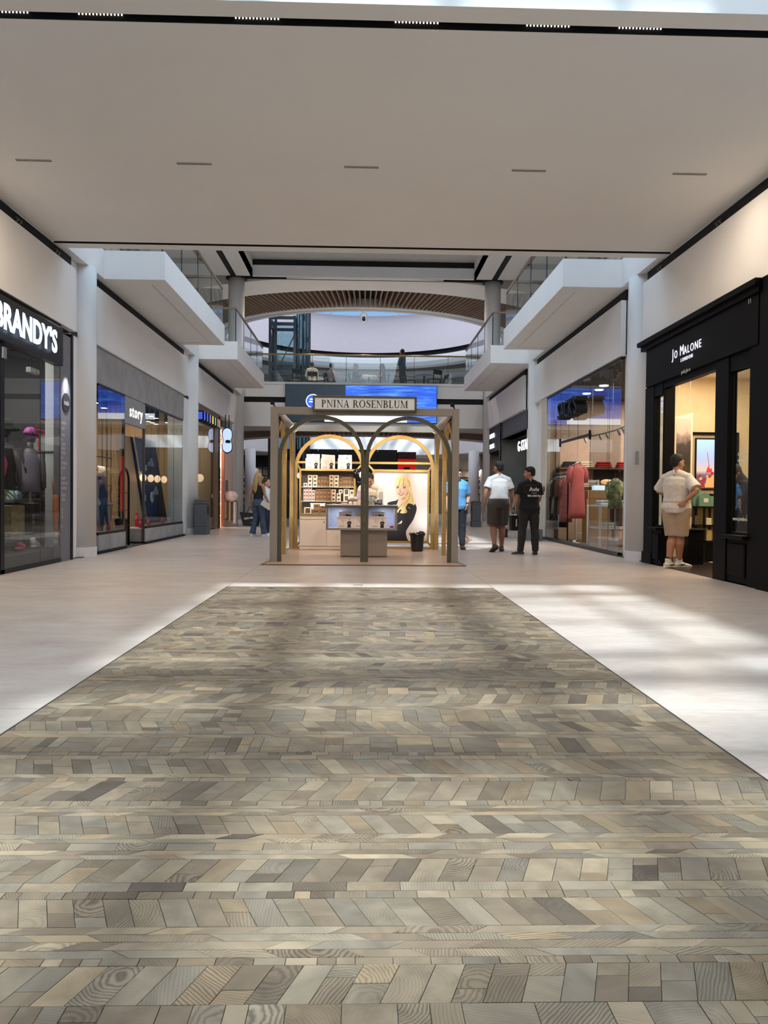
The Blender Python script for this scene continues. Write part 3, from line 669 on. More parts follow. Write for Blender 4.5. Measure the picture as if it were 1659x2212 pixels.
def mannequin(loc, s_, hatm, brim, topm, label, nm):
    r = thing('mannequin', label, 'mannequin', loc, 'window mannequins'); x, y, z = loc
    b = MB(); b.smooth = True
    b.tube([(x, y, z), (x, y, z + 0.2), (x, y, z + 0.42), (x, y, z + 0.62), (x, y, z + 0.70)], [(0.16, 0.11), (0.135, 0.095), (0.17, 0.115), (0.15, 0.09), (0.06, 0.06)], 16, side=(1, 0, 0))
    b.tube([(x, y, z + 0.66), (x, y + 0.01, z + 0.80)], [0.055, 0.05], 12)
    b.ball((x, y + 0.03, z + 0.90), (0.075, 0.095, 0.12)); b.ball((x, y + 0.10, z + 0.85), (0.05, 0.05, 0.05)); b.ball((x, y + 0.13, z + 0.885), (0.012, 0.02, 0.02), 8, 6)
    for d in (-1, 1): b.tube([(x + d * 0.16, y, z + 0.60), (x + d * 0.21, y - 0.02, z + 0.45), (x + d * 0.22, y, z + 0.25), (x + d * 0.2, y + 0.08, z + 0.06)], [0.055, 0.048, 0.04, 0.03], 10)
    b.build('figure', mann, r)
    b = MB(); b.smooth = True
    b.tube([(x, y, z - 0.01), (x, y, z + 0.2), (x, y, z + 0.42), (x, y, z + 0.58), (x, y, z + 0.64)], [(0.175, 0.125), (0.15, 0.11), (0.185, 0.128), (0.165, 0.105), (0.12, 0.08)], 18, side=(1, 0, 0)); b.build('top', topm, r)
    b = MB(); b.smooth = True
    if brim == 'cap':
        b.lathe((x, y + 0.02, z + 0.93), [(0.105, 0.0), (0.108, 0.03), (0.09, 0.085), (0.05, 0.115), (0.01, 0.122)], 20)
        b.tube([(x, y + 0.08, z + 0.945), (x, y + 0.17, z + 0.925), (x, y + 0.23, z + 0.89)], [(0.085, 0.008), (0.08, 0.007), (0.05, 0.005)], 14, side=(1, 0, 0))
    else:
        b.lathe((x, y + 0.02, z + 0.90), [(0.21, -0.02), (0.215, -0.005), (0.11, 0.04), (0.115, 0.05), (0.105, 0.14), (0.07, 0.155), (0.01, 0.16)], 22)
    b.build('cap' if brim == 'cap' else 'bucket_hat', hatm, r)
    b = MB(); b.cyl((x, y, z - 0.18), (x, y, z), 0.02); b.lathe((x, y, z - 0.2), [(0.13, 0), (0.13, 0.015)], 20); b.build('stand', steel, r)
    return r
cap_m = mat('cap_pattern', (196, 96, 170), 0.7, var=0.7, scale=18)
mannequin((-5.45, 12.72, 1.15), 1, cap_m, 'cap', mat('tank_grey', (120, 112, 128), 0.9), 'grey mannequin in a purple patterned cap and grey tank top', 'a')
b = MB(); b.smooth = True; b.tube([(-5.45, 12.64, 1.25), (-5.47, 12.60, 1.5), (-5.56, 12.62, 1.83), (-5.63, 12.70, 1.86)], [(0.02, 0.006)] * 4, 8); b.tube([(-5.44, 12.8, 1.3), (-5.5, 12.88, 1.62), (-5.60, 12.80, 1.85)], [(0.02, 0.006)] * 3, 8)
b.ball((-5.66, 12.55, 1.35), (0.12, 0.07, 0.14)); tag(b.build('cross_body_bag', mat('black_nylon', (22, 22, 24), 0.6)), 'black cross body bag slung on the mannequin in the purple cap', 'bag')
mannequin((-5.40, 11.72, 1.18), 1, mat('hat_olive', (64, 68, 60), 0.8, var=0.4, scale=9), 'hat', mat('tee_black', (36, 34, 36), 0.9), 'dark mannequin in an olive bucket hat, beside the glass door', 'b')
r = thing('backpack', 'shiny pink drawstring backpack on the mannequin with the bucket hat', 'backpack', (-5.36, 11.42, 1.45))
pinkn = mat('pink_nylon', (214, 66, 116), 0.35, var=0.3, scale=5, bump=0.5, bscale=9)
b = MB(); b.smooth = True; b.tube([(-5.40, 11.4, 1.35), (-5.38, 11.4, 1.40), (-5.36, 11.4, 1.55), (-5.38, 11.42, 1.72), (-5.43, 11.44, 1.80)], [(0.12, 0.07), (0.19, 0.12), (0.20, 0.13), (0.13, 0.09), (0.04, 0.03)], 18, side=(0, 1, 0)); b.build('sack', pinkn, r)
b = MB(); b.smooth = True; b.tube([(-5.43, 11.36, 1.8), (-5.52, 11.30, 1.86), (-5.56, 11.40, 1.82), (-5.48, 11.26, 1.45)], 0.012, 8); b.tube([(-5.42, 11.5, 1.8), (-5.5, 11.66, 1.86), (-5.48, 11.62, 1.5)], 0.012, 8); b.build('strap', mat('pink_cord', (180, 60, 100), 0.6), r)
r = thing('tote_bag', 'silver tote bag with red trim and long red handles on a shelf', 'bag', (-5.5, 13.4, 1.84))
b = MB(); b.prism([(-0.15, 0), (0.15, 0), (0.17, 0.28), (-0.17, 0.28)], (-5.5, 13.3, 1.845), (1, 0, 0), (0, 0, 1), (0, 0.16, 0)); b.build('body', mat('silver_vinyl', (196, 198, 196), 0.25, 0.5, var=0.2, scale=8), r)
redt = mat('red_trim', (190, 40, 62), 0.5)
b = MB(); b.box(-5.672, -5.328, 13.29, 13.47, 2.11, 2.13); b.box(-5.56, -5.535, 13.292, 13.3, 1.85, 2.11); b.build('trim', redt, r)
for dy, hh in ((13.31, 0.10), (13.45, 0.26)):
    b = MB(); b.smooth = True; b.tube([(-5.62, dy, 2.11), (-5.66, dy, 2.11 + hh * 0.7), (-5.56, dy, 2.11 + hh), (-5.42, dy, 2.11 + hh * 0.6), (-5.36, dy, 2.11)], 0.010, 8); b.build('handle', redt, r)
b = MB(); b.box(-6.2, -5.12, 13.22, 13.62, 1.815, 1.84); b.box(-6.2, -6.17, 13.4, 13.43, 0.01, 1.815); b.box(-5.15, -5.12, 13.4, 13.43, 0.01, 1.815); tag(b.build('display_shelf', mat('shelf_grey', (110, 108, 112), 0.5)), 'grey raised shelf carrying the silver tote bag', 'shelf')
for k, (y, c, t) in enumerate(((12.25, (190, 212, 220), 'pale blue lidded jar with dark stopper on the cabinet, left of two'), (12.48, (200, 220, 226), 'pale blue lidded jar with dark stopper on the cabinet, right of two'))):
    r = thing('blue_jar', t, 'jar', (-5.7, y + 0.35, 1.0)); b = MB(); b.lathe((-5.7, y + 0.35, 1.0), [(0.06, 0), (0.07, 0.02), (0.07, 0.1), (0.05, 0.15), (0.03, 0.16)], 18); b.build('body', mat('pale_blue', c, 0.2), r)
    b = MB(); b.ball((-5.7, y + 0.35, 1.19), 0.035); b.build('stopper', dark_lac, r)
r = thing('hanging_swimsuit', 'orange swimsuit hanging by the end of the street wear window', 'swimsuit', (-4.99, 12.66, 1.05))
oran = mat('orange_fabric', (206, 112, 66), 0.7, bump=0.3, bscale=20)
b = MB(); b.smooth = True; b.tube([(-5.0, 12.62, 0.52), (-5.0, 12.64, 0.58), (-5.0, 12.66, 0.72), (-5.0, 12.64, 0.86), (-5.0, 12.65, 1.0), (-5.0, 12.65, 1.1)], [(0.03, 0.02), (0.05, 0.02), (0.13, 0.03), (0.12, 0.03), (0.14, 0.03), (0.12, 0.02)], 14, side=(0, 1, 0)); b.build('body', oran, r)
b = MB(); b.smooth = True; b.tube([(-5.0, 12.55, 1.09), (-5.0, 12.52, 1.28), (-5.0, 12.54, 1.36)], 0.012, 8); b.tube([(-5.0, 12.76, 1.09), (-5.0, 12.8, 1.26), (-5.0, 12.78, 1.35)], 0.012, 8); b.build('strap', oran, r)
r = thing('hanging_pouch', 'small clear striped pouch hanging below the orange swimsuit', 'pouch', (-4.99, 12.72, 0.4))
b = MB(); b.prism([(-0.13, 0), (0.16, -0.02), (0.10, 0.24), (-0.17, 0.22)], (-4.985, 12.74, 0.28), (0, 1, 0), (0, 0, 1), (-0.05, 0, 0)); b.build('body', mat('pouch_pattern', (190, 180, 160), 0.4, var=0.6, scale=22), r)
b = MB(); b.tube([(-5.0, 12.66, 0.50), (-5.0, 12.66, 0.55), (-5.0, 12.7, 0.56), (-5.0, 12.76, 0.51)], 0.008, 8); b.build('strap', redt, r)
def clog(loc, M, label, nm, cat):
    r = thing(nm, label, cat, loc); x, y, z = loc
    b = MB(); b.smooth = True; b.tube([(x, y - 0.15, z + 0.03), (x, y - 0.1, z + 0.035), (x, y, z + 0.035), (x, y + 0.1, z + 0.03), (x, y + 0.16, z + 0.03)], [(0.03, 0.02), (0.05, 0.03), (0.045, 0.03), (0.055, 0.03), (0.03, 0.02)], 14, side=(1, 0, 0)); b.build('sole', M, r)
    b = MB(); b.smooth = True
    if nm == 'clog': b.tube([(x, y - 0.02, z + 0.07), (x, y + 0.04, z + 0.08), (x, y + 0.11, z + 0.065), (x, y + 0.165, z + 0.04)], [(0.05, 0.045), (0.056, 0.05), (0.055, 0.035), (0.02, 0.012)], 14, side=(1, 0, 0))
    else: b.tube([(x, y - 0.12, z + 0.17), (x, y - 0.1, z + 0.1), (x, y, z + 0.075), (x, y + 0.1, z + 0.05), (x, y + 0.16, z + 0.035)], [(0.045, 0.055), (0.048, 0.06), (0.05, 0.04), (0.048, 0.025), (0.02, 0.01)], 14, side=(1, 0, 0))
    b.build('upper', M, r); return r
clog((-5.35, 12.1, 0.22), mat('pink_rubber', (206, 70, 104), 0.5), 'pink rubber clog on the low grey plinth', 'clog', 'shoe')
clog((-5.35, 12.7, 0.22), mat('white_leather', (222, 220, 216), 0.4), 'white high sneaker on the low grey plinth', 'sneaker', 'shoe')
for k, (y, z) in enumerate(((11.9, 1.0), (12.2, 1.36))):
    clog((-5.85, y + 0.8, z), mat('dark_leather', (40, 38, 38), 0.5) if k == 0 else mat('white_leather', (222, 220, 216), 0.4), ('black sneaker on the cabinet under the mannequin' if k == 0 else 'white trainer on a small stand above the cabinet'), 'sneaker', 'shoe')
b = MB(); b.cyl((-5.85, 13.0, 1.0), (-5.85, 13.0, 1.34), 0.012); b.lathe((-5.85, 13.0, 1.34), [(0.14, 0), (0.14, 0.015)], 20); tag(b.build('shoe_stand', steel), 'thin metal stand under the white trainer', 'stand')
r = thing('palm_plant', 'green palm fronds in a pot beside the pink backpack', 'plant', (-5.4, 11.15, 0.22))
b = MB(); b.lathe((-5.4, 11.15, 0.22), [(0.12, 0), (0.17, 0.3), (0.16, 0.31)], 20); b.build('pot', dark_lac, r)
pl_ = random.Random(3); leaf = mat('palm_leaf', (96, 112, 66), 0.5, var=0.3)
b = MB(); b.cyl((-5.4, 11.15, 0.5), (-5.4, 11.18, 1.1), 0.02); b.build('stem', leaf, r)
for k in range(14):
    a = k * 0.45; d = 0.3 + pl_.random() * 0.15; q = []
    for t in range(5):
        t /= 4; q.append((-5.4 + math.cos(a) * d * t, 11.18 + math.sin(a) * d * t, 1.1 + 0.35 * t - 0.42 * t * t))
    b = MB(); b.tube(q, [(0.012, 0.003), (0.022, 0.003), (0.022, 0.003), (0.014, 0.003), (0.003, 0.002)], 6, side=(0, 0, 1)); b.build('frond', leaf, r)
# back wall shelving with stock
r = thing('stock_shelving', 'dark shelving with shoes and folded clothes at the back of the street wear shop', 'shelf', (-6.6, 14.2, 0))
for z in (0.5, 1.0, 1.35, 1.75):
    b = MB(); b.box(-8.3, -5.1, 13.98, 14.35, z, z + 0.03); b.build('shelf_board', mat('cabinet_wood', (66, 58, 46), 0.5), r)
for x in (-8.3, -7.2, -6.1, -5.13):
    b = MB(); b.box(x, x + 0.03, 14.0, 14.35, 0.01, 1.78); b.build('upright', black_metal, r)
sr = random.Random(5); n_ = 0; wn_ = ['lowest', 'second', 'third', 'top']
for zi, z in enumerate((0.531, 1.031, 1.381, 1.781)):
    for k in range(7):
        x = -7.9 + k * 0.42; hh = sr.uniform(0.12, 0.26)
        b = MB(); b.bevbox(x, x + 0.30, 14.02, 14.30, z, z + hh * 0.5, 0.02); b.bevbox(x + 0.01, x + 0.29, 14.03, 14.29, z + hh * 0.5, z + hh, 0.02)
        c = sr.choice(((40, 40, 44), (90, 88, 86), (150, 146, 140), (60, 50, 48), (70, 74, 84)))
        tag(b.build('clothes_stack', mat('stack_%d_%d_%d' % c, c, 0.9, var=0.3, scale=30)), 'folded stack, %s shelf at the back of the street wear shop, %s from the left' % (wn_[zi], ['first', 'second', 'third', 'fourth', 'fifth', 'sixth', 'seventh'][k]), 'clothes', 'stacks at the back of the street wear shop')
# ---- second shop: concrete front, blue leaning board
conc = mat('concrete', (150, 148, 148), 0.75, var=0.12, scale=3.0, bump=0.15, bscale=30)
wood_l = mat('pale_timber', (176, 150, 118), 0.55, var=0.12, scale=2.5, stretch=(1, 1, 0.2))
rm = room('left', 2, 14.42, 23.0, 4.0, 3.85, (170, 150, 124), (140, 132, 124), (52, 50, 48), 'home_shop', 110, WARM)
panes('left', 2, ((14.46, 14.95), (14.95, 16.06),), 0.40, 3.14, 'concrete fronted shop, left of its door')
panes('left', 3, ((17.56, 18.75), (18.75, 20.2), (20.2, 21.15)), 0.40, 3.14, 'concrete fronted shop, right of its door')
struct(MB().box(-5.03, -4.96, 14.3, 21.25, 3.17, 3.86).build('trim_2', conc), 'concrete band above the shop glass')
tr = bpy.data.objects['trim_2']
for a, c in ((14.30, 14.93), (14.93, 16.08), (16.08, 17.60), (17.60, 18.70), (18.70, 19.96), (19.96, 21.25)):
    b = MB(); b.bevbox(-4.97, -4.94, a + 0.004, c - 0.004, 3.175, 3.855, 0.004); b.build('panel', conc, tr)
pb = struct(MB().box(-5.40, -5.0, 14.46, 16.08, 0.06, 0.30).build('baseboard_left', conc), 'concrete plinth under the shop glass')
for a, c in ((14.46, 15.05), (15.05, 16.10), (17.53, 19.3), (19.3, 21.2)):
    b = MB(); b.bevbox(-5.5, -4.93, a + 0.003, c - 0.003, 0.05, 0.35, 0.004); b.build('block', conc, pb)
b = MB(); b.box(-5.3, -4.9, 14.4, 16.1, 0.0, 0.05); b.box(-5.3, -4.9, 17.5, 21.3, 0.0, 0.05); b.build('toe_recess', black, pb)
b = MB(); b.box(-5.15, -4.9, 13.5, 21.4, 0.0, 0.012); b.build('threshold', mat('threshold', (46, 44, 44), 0.6), pb)
r = thing('shop_sign', 'grey sign board with cut out lit letters above the doorway', 'sign', (-4.97, 16.8, 2.6))
b = MB(); b.bevbox(-5.02, -4.95, 16.08, 17.58, 2.60, 3.165, 0.004); b.build('board', mat('sign_grey', (146, 146, 148), 0.6), r)
b = MB(); text(b, 'story', 0.36, (-4.945, 16.86, 2.88), LU, LW, 0.006, 0.002, 1.0, 1.25); b.build('lettering', mat('sign_glow', (250, 246, 235), 0.5, emit=(255, 244, 222), es=1.3), r)
b = MB(); b.box(-5.0, -4.95, 16.04, 16.10, 0.0, 2.6); b.box(-5.0, -4.95, 17.50, 17.56, 0.0, 2.6); b.build('door_jamb', mat('jamb_grey', (64, 62, 60), 0.5), tr)
pl_lab = ['on the far left of the concrete shop', 'second at the left of the concrete shop', 'at the front left of the cluster', 'next to the front one in the cluster', 'third along the front of the cluster', 'behind on the left of the cluster', 'behind in the middle of the cluster', 'behind on the right of the cluster', 'standing apart on the right, near the column']
for k, (x, y, z) in enumerate(((-5.5, 15.9, 2.98), (-5.5, 16.45, 2.94), (-5.6, 19.9, 3.18), (-5.6, 20.4, 3.18), (-5.6, 20.9, 3.18), (-6.0, 21.6, 3.16), (-6.0, 22.0, 3.16), (-6.0, 22.4, 3.16), (-5.5, 21.7, 3.14))):
    r = thing('pendant_lamp', 'black cylinder ceiling lamp ' + pl_lab[k], 'lamp', (x, y, z), 'black cylinder lamps in the concrete shop')
    b = MB(); b.lathe((x, y, z), [(0.075, 0), (0.08, 0.005), (0.08, 0.26), (0.01, 0.265)], 20); b.build('shade', black_metal, r)
    b = MB(); b.lathe((x, y, z + 0.002), [(0.06, -0.006), (0.07, 0.0)], 16); b.build('lens', mat('lamp_glow', (255, 240, 215), 0.4, emit=(255, 226, 180), es=6), r)
    b = MB(); b.cyl((x, y, z + 0.26), (x, y, 3.85), 0.006, 6); b.build('cord', black_metal, r)
r = thing('leaning_board', 'tall dark blue leaning board with white clouds beside the doorway', 'board', (-6.0, 19.5, 0.35))
navy = mat('navy_board', (16, 62, 112), 0.5)
P4 = [(19.22, 2.55), (21.25, 2.56), (22.6, 0.36), (20.45, 0.36)]
b = MB(); b.prism([(p[0], p[1]) for p in P4], (-5.72, 0, 0), (0, 1, 0), (0, 0, 1), (-0.10, 0, 0)); b.build('panel', navy, r)
b = MB(); b.bar((-5.70, 19.21, 2.56), (-5.70, 20.44, 0.37), 0.03); b.bar((-5.70, 19.21, 2.56), (-5.70, 21.25, 2.57), 0.03); b.build('edge', mat('board_edge', (200, 190, 170), 0.6), r)
cl = mat('cloud_grey', (150, 164, 176), 0.7)
for cy, cz, s_ in ((20.8, 1.98, 1.0), (21.3, 1.22, 1.0)):
    b = MB(); b.prism([(p[0] * s_, p[1] * s_) for p in spline([(-.26, -.09), (.26, -.09), (.3, -.02), (.2, .02), (.12, .1), (0, .13), (-.1, .09), (-.16, .02), (-.26, 0)], 4)], (-5.718, cy, cz), (0, 1, 0), (0, 0, 1), (0.012, 0, 0)); b.build('cloud', cl, r)
wm = mat('print_white', (226, 232, 234), 0.6)
b = MB(); b.smooth = True; b.tube([(-5.71, 19.85 + 0.10 * math.cos(t * 0.7), 1.62 + 0.10 * math.sin(t * 1.4)) for t in range(10)], 0.012, 6); b.tube([(-5.71, 19.95, 1.35), (-5.71, 20.02, 1.2), (-5.71, 20.1, 1.3)], 0.012, 6); b.smooth = False; b.box(-5.715, -5.705, 20.2, 20.32, 0.95, 1.12); b.box(-5.715, -5.705, 20.3, 20.38, 1.75, 1.9); b.build('white_motif', wm, r)
r = thing('wall_clock', 'oval white clock face on the blue leaning board', 'clock', (-5.70, 20.0, 0.95))
b = MB(); b.lathe((-5.705, 20.85, 1.05), [(0.15, 0), (0.15, 0.02), (0.14, 0.025)], 28, 'x'); b.build('face', wm, r)
b = MB(); b.bar((-5.678, 20.85, 1.05), (-5.678, 20.85, 1.15), 0.012); b.bar((-5.678, 20.85, 1.05), (-5.678, 20.91, 1.02), 0.012); b.build('hand', black_metal, r)
r = thing('timber_wedge', 'pale timber wedge panel standing beside the blue board', 'panel', (-5.8, 18.3, 0.05))
b = MB(); b.prism([(18.63, 2.54), (19.20, 2.55), (20.42, 0.3), (19.4, 0.3)], (-5.78, 0, 0), (0, 1, 0), (0, 0, 1), (-0.2, 0, 0)); b.build('panel', wood_l, r)
b = MB(); b.box(-5.98, -5.78, 19.4, 20.42, 0.01, 0.3); b.build('foot', mat('foot_grey', (120, 116, 112), 0.6), r)
b = MB()
for y in [14.6 + i * 0.32 for i in range(21)]: b.box(-9.0, -8.94, y, y + 0.27, 0, 3.3)
b.build('cladding_board', wood_l, rm)
fw_ = bpy.data.objects['wall_far_home_shop']
for i in range(26):
    x = -9.0 + i * 0.153; b = MB(); b.bevbox(x, x + 0.135, 22.92, 22.95, 0.01, 3.83, 0.004); b.build('cladding_board', wood_l, fw_)
r = thing('metal_shelf_grid', 'thin dark metal grid shelving on the timber wall', 'shelf', (-7.0, 20.9, 0.4))
gm = mat('grid_bronze', (92, 70, 50), 0.4, 0.5)
for z in (0.7, 1.35, 1.75, 2.1):
    b = MB(); b.bar((-6.9, 19.8, z), (-6.9, 21.25, z), 0.025); b.build('rail', gm, r)
for y in (20.0, 20.5, 20.9, 21.2):
    b = MB(); b.bar((-6.9, y, 0.4), (-6.9, y, 3.1), 0.025); b.build('upright', gm, r)
for k, y in enumerate((19.95, 20.65, 21.3, 22.0)):
    r = thing('globe_lamp', ['first', 'second', 'third', 'fourth'][k] + ' from the left of the small glowing globes over the blue board', 'lamp', (-5.6, y - 0.25, 1.6), 'glowing globes in the concrete shop')
    b = MB(); b.smooth = True; b.ball((-5.6, y - 0.25, 1.55), (0.085, 0.085, 0.1)); b.build('globe', mat('globe_glow', (255, 230, 200), 0.4, emit=(255, 206, 160), es=1.0), r)
    b = MB(); b.cyl((-5.6, y - 0.25, 1.65), (-5.6, y - 0.25, 3.85), 0.004, 6); b.build('cord', black_metal, r)
r = thing('security_gate', 'black round topped security gate in the left doorway', 'security gate', (-5.12, 16.6, 0))
b = MB(); b.smooth = True; pts = [(-5.12, 16.28, 0.0), (-5.12, 16.28, 1.38)] + [(-5.12, 16.60 - 0.32 * math.cos(t), 1.38 + 0.30 * math.sin(t)) for t in [math.pi * i / 10 for i in range(1, 10)]] + [(-5.12, 16.92, 1.38), (-5.12, 16.92, 0.0)]
b.tube(pts, 0.026, 8); b.build('arch', black_metal, r)
for z in (0.45, 0.78, 1.15):
    b = MB(); b.bar((-5.12, 16.28, z), (-5.12, 16.92, z), 0.015); b.build('cross_bar', black_metal, r)
r = thing('pedal_bin', 'black cylindrical bin standing inside the doorway behind the gate', 'bin', (-5.35, 17.2, 0))
b = MB(); b.lathe((-5.35, 17.2, 0.008), [(0.15, 0), (0.155, 0.02), (0.15, 0.5)], 24); b.build('body', dark_lac, r)
b = MB(); b.lathe((-5.35, 17.2, 0.5), [(0.16, 0.008), (0.16, 0.06), (0.14, 0.085), (0.05, 0.09)], 24); b.build('lid', black_metal, r)
redh = mat('red_card', (176, 44, 66), 0.7)
for k, (y, x) in enumerate(((14.75, -5.1), (15.55, -5.1), (17.85, -5.1), (18.65, -5.15), (19.75, -5.1), (18.4, -5.35))):
    z0 = 0.351 if k < 5 else 0.351
    h = 0.20 if k < 5 else 0.34
    b = MB(); b.prism([(-0.10, 0), (0.10, 0), (0.10, h * 0.55), (0.03, h * 0.8), (0.03, h), (-0.03, h), (-0.03, h * 0.8), (-0.10, h * 0.55)], (x, y, z0), (0, 1, 0), (0, 0, 1), (-0.04, 0, 0))
    tag(b.build('card_house', redh), 'little red card house, ' + ['nearest the near column', 'second along the left plinth', 'first right of the doorway', 'second right of the doorway', 'last towards the far column', 'taller, on top behind the second'][k], 'ornament', 'red card houses in the window')
for k, (x, y, z, d, c, t) in enumerate(((-6.3, 16.9, 1.35, (0.06, 0.9, 0.30), (226, 92, 60), 'orange poster panel at the back of the home shop'), (-6.3, 16.9, 1.02, (0.06, 0.9, 0.30), (214, 60, 70), 'red poster panel under the orange one'), (-6.0, 17.0, 0.92, (0.3, 0.7, 0.18), (30, 70, 190), 'bright blue box on the shop counter'), (-5.9, 17.35, 0.92, (0.24, 0.28, 0.16), (190, 120, 60), 'tan box on the counter beside the blue box'))):
    b = MB(); b.bevbox(x - d[0] / 2, x + d[0] / 2, y - d[1] / 2, y + d[1] / 2, z, z + d[2], 0.01); tag(b.build('poster' if k < 2 else 'box', mat('boxcol%d' % k, c, 0.5)), t, 'poster' if k < 2 else 'box')
b = MB(); b.bar((-6.33, 16.5, 0.35), (-6.33, 16.5, 1.7), 0.03); b.bar((-6.33, 17.3, 0.35), (-6.33, 17.3, 1.7), 0.03); b.box(-6.6, -6.2, 16.3, 17.5, 0.01, 0.06); tag(b.build('poster_stand', black_metal), 'black stand holding the red and orange poster panels', 'stand')
r = thing('sales_counter', 'grey topped timber counter inside the home shop', 'counter', (-6.0, 17.0, 0.0))
b = MB(); b.bevbox(-6.25, -5.7, 16.4, 17.7, 0.87, 0.92, 0.005); b.build('top', conc, r)
b = MB(); b.box(-6.2, -5.75, 16.45, 17.65, 0.01, 0.87); b.build('body', wood_l, r)
for k, (y, c) in enumerate(((16.45, (120, 118, 120)), (17.0, (40, 56, 96)))):
    r = thing('garment_form', ('grey hanging dress on a form inside the left pane' if k == 0 else 'navy shirt on a form inside the left pane'), 'garment', (-5.75, y, 0.0))
    b = MB(); b.smooth = True; b.tube([(-5.75, y, 0.45), (-5.75, y, 0.9), (-5.75, y, 1.25), (-5.75, y, 1.48), (-5.75, y, 1.56)], [(0.24, 0.16), (0.19, 0.13), (0.2, 0.13), (0.18, 0.1), (0.05, 0.05)], 16, side=(0, 1, 0)); b.build('garment', mat('form%d' % k, c, 0.9, bump=0.4, bscale=14), r)
    b = MB(); b.cyl((-5.75, y, 0.02), (-5.75, y, 0.5), 0.015); b.lathe((-5.75, y, 0.009), [(0.15, 0), (0.15, 0.02)], 20); b.build('stand', steel, r)

# ---- waste bin by the second column
def waste_bin(loc, label, w=0.36, d=0.5, h=1.0):
    x, y, z = loc; r = thing('waste_bin', label, 'bin', loc, 'grey waste bins by the columns'); bm_ = mat('bin_grey', (92, 96, 100), 0.45, 0.3)
    b = MB(); b.bevbox(x - w / 2, x + w / 2, y - d / 2, y + d / 2, 0.0, 0.22, 0.008); b.build('base', bm_, r)
    b = MB(); b.bevbox(x - w / 2 + 0.01, x + w / 2 - 0.01, y - d / 2 + 0.01, y + d / 2 - 0.01, 0.225, h - 0.13, 0.008); b.build('body', bm_, r)
    b = MB(); b.bevbox(x - w / 2 - 0.005, x + w / 2 + 0.005, y - d / 2 - 0.005, y + d / 2 + 0.005, h - 0.12, h - 0.06, 0.008); b.bevbox(x - w / 2 + 0.02, x + w / 2 - 0.02, y - d / 2 + 0.02, y + d / 2 - 0.02, h - 0.06, h, 0.01); b.build('lid', bm_, r)
    s_ = 1 if x < 0 else -1
    b = MB(); b.bevbox(x + s_ * (w / 2 - 0.012) - 0.004, x + s_ * (w / 2 - 0.012) + 0.008, y - 0.12, y + 0.12, h - 0.42, h - 0.2, 0.003); b.build('flap', black_metal, r)
    return r
waste_bin((-4.62, 22.15, 0), 'grey waste bin beside the second left column')
waste_bin((4.35, 29.6, 0), 'dark grey waste bin by the far right column')

# ---- third shop: timber frame and coloured letters
brown = mat('brown_frame', (120, 92, 66), 0.5, stretch=(1, 1, 0.3))
room('left', 3, 22.95, 26.35, 3.6, 3.5, (196, 178, 150), (150, 140, 128), (150, 140, 126), 'flower_shop', 60, WARM)
panes('left', 4, ((22.98, 25.55),), 0.1, 3.30, 'timber framed shop', brown)
tr3 = struct(MB().box(-5.05, -4.92, 22.9, 26.35, 3.66, 3.86).build('trim_3', brown), 'brown timber frame of the third left shop')
b = MB(); b.box(-5.05, -4.92, 25.56, 26.25, 0, 3.66); b.build('jamb', brown, tr3)
b = MB(); b.box(-5.06, -4.90, 26.22, 26.40, 0, 3.80); b.build('edge', black_metal, tr3)
b = MB(); b.box(-5.2, -5.1, 22.95, 25.6, 3.34, 3.66); b.build('sign_backing', mat('sign_cream', (170, 160, 146), 0.6), tr3)
r = thing('letter_sign', 'row of black letter blocks with coloured faces on the timber framed shop', 'sign', (-5.0, 24.3, 3.42))
for k, (c, y) in enumerate((((60, 90, 200), 23.2), ((70, 80, 200), 23.62), ((140, 110, 170), 24.04), ((230, 220, 80), 24.46), ((100, 170, 120), 24.88), ((200, 120, 100), 25.30), ((170, 150, 130), 25.6))):
    b = MB(); b.bevbox(-5.06, -4.80, y, y + 0.24, 3.36, 3.66, 0.03); l = b.build('letter_block', black_metal, r)
    b = MB(); b.bevbox(-4.80, -4.79, y + 0.04, y + 0.20, 3.39, 3.63, 0.003); b.prism([(0.02, 0.04), (0.2, 0.04), (0.2, 0.26), (0.02, 0.26)], (-5.04, y - 0.004, 3.36), (1, 0, 0), (0, 0, 1), (0, 0.004, 0)); b.build('face', mat('letter_face%d' % k, c, 0.4, emit=c, es=0.5), l)
r = thing('flower_mural', 'large painted flower on a panel inside the timber framed shop', 'mural', (-5.9, 24.3, 0.3))
b = MB(); b.box(-5.95, -5.90, 23.4, 25.5, 0.3, 3.0); b.build('panel', mat('mural_ground', (150, 132, 108), 0.7), r)
def petal(p, w_, c, nm):
    b = MB(); b.smooth = True; q = [(-5.888, y, z) for (y, z) in p]; n = len(q)
    b.tube(q, [(0.004, w_ * (0.25 + 0.75 * math.sin(math.pi * (i + 0.5) / n))) for i in range(n)], 8, side=(1, 0, 0)); b.build(nm, mat('petal_%d_%d_%d' % c, c, 0.6, var=0.2), r)
petal([(24.0, 1.3), (24.2, 1.7), (24.5, 2.1), (24.7, 2.5)], 0.06, (168, 92, 70), 'petal'); petal([(24.0, 1.3), (23.9, 1.7), (23.95, 2.1)], 0.05, (150, 80, 64), 'petal'); petal([(24.1, 1.32), (24.5, 1.4), (24.9, 1.36)], 0.05, (90, 70, 56), 'leaf')
petal([(24.1, 1.25), (24.35, 1.1), (24.6, 0.8)], 0.10, (40, 40, 44), 'petal'); petal([(24.5, 1.05), (24.65, 0.8), (24.7, 0.55)], 0.16, (66, 84, 150), 'petal'); petal([(24.6, 0.6), (24.9, 0.4), (25.2, 0.35)], 0.14, (110, 100, 64), 'petal'); petal([(24.3, 0.8), (24.4, 0.55), (24.5, 0.4)], 0.09, (190, 150, 160), 'petal')
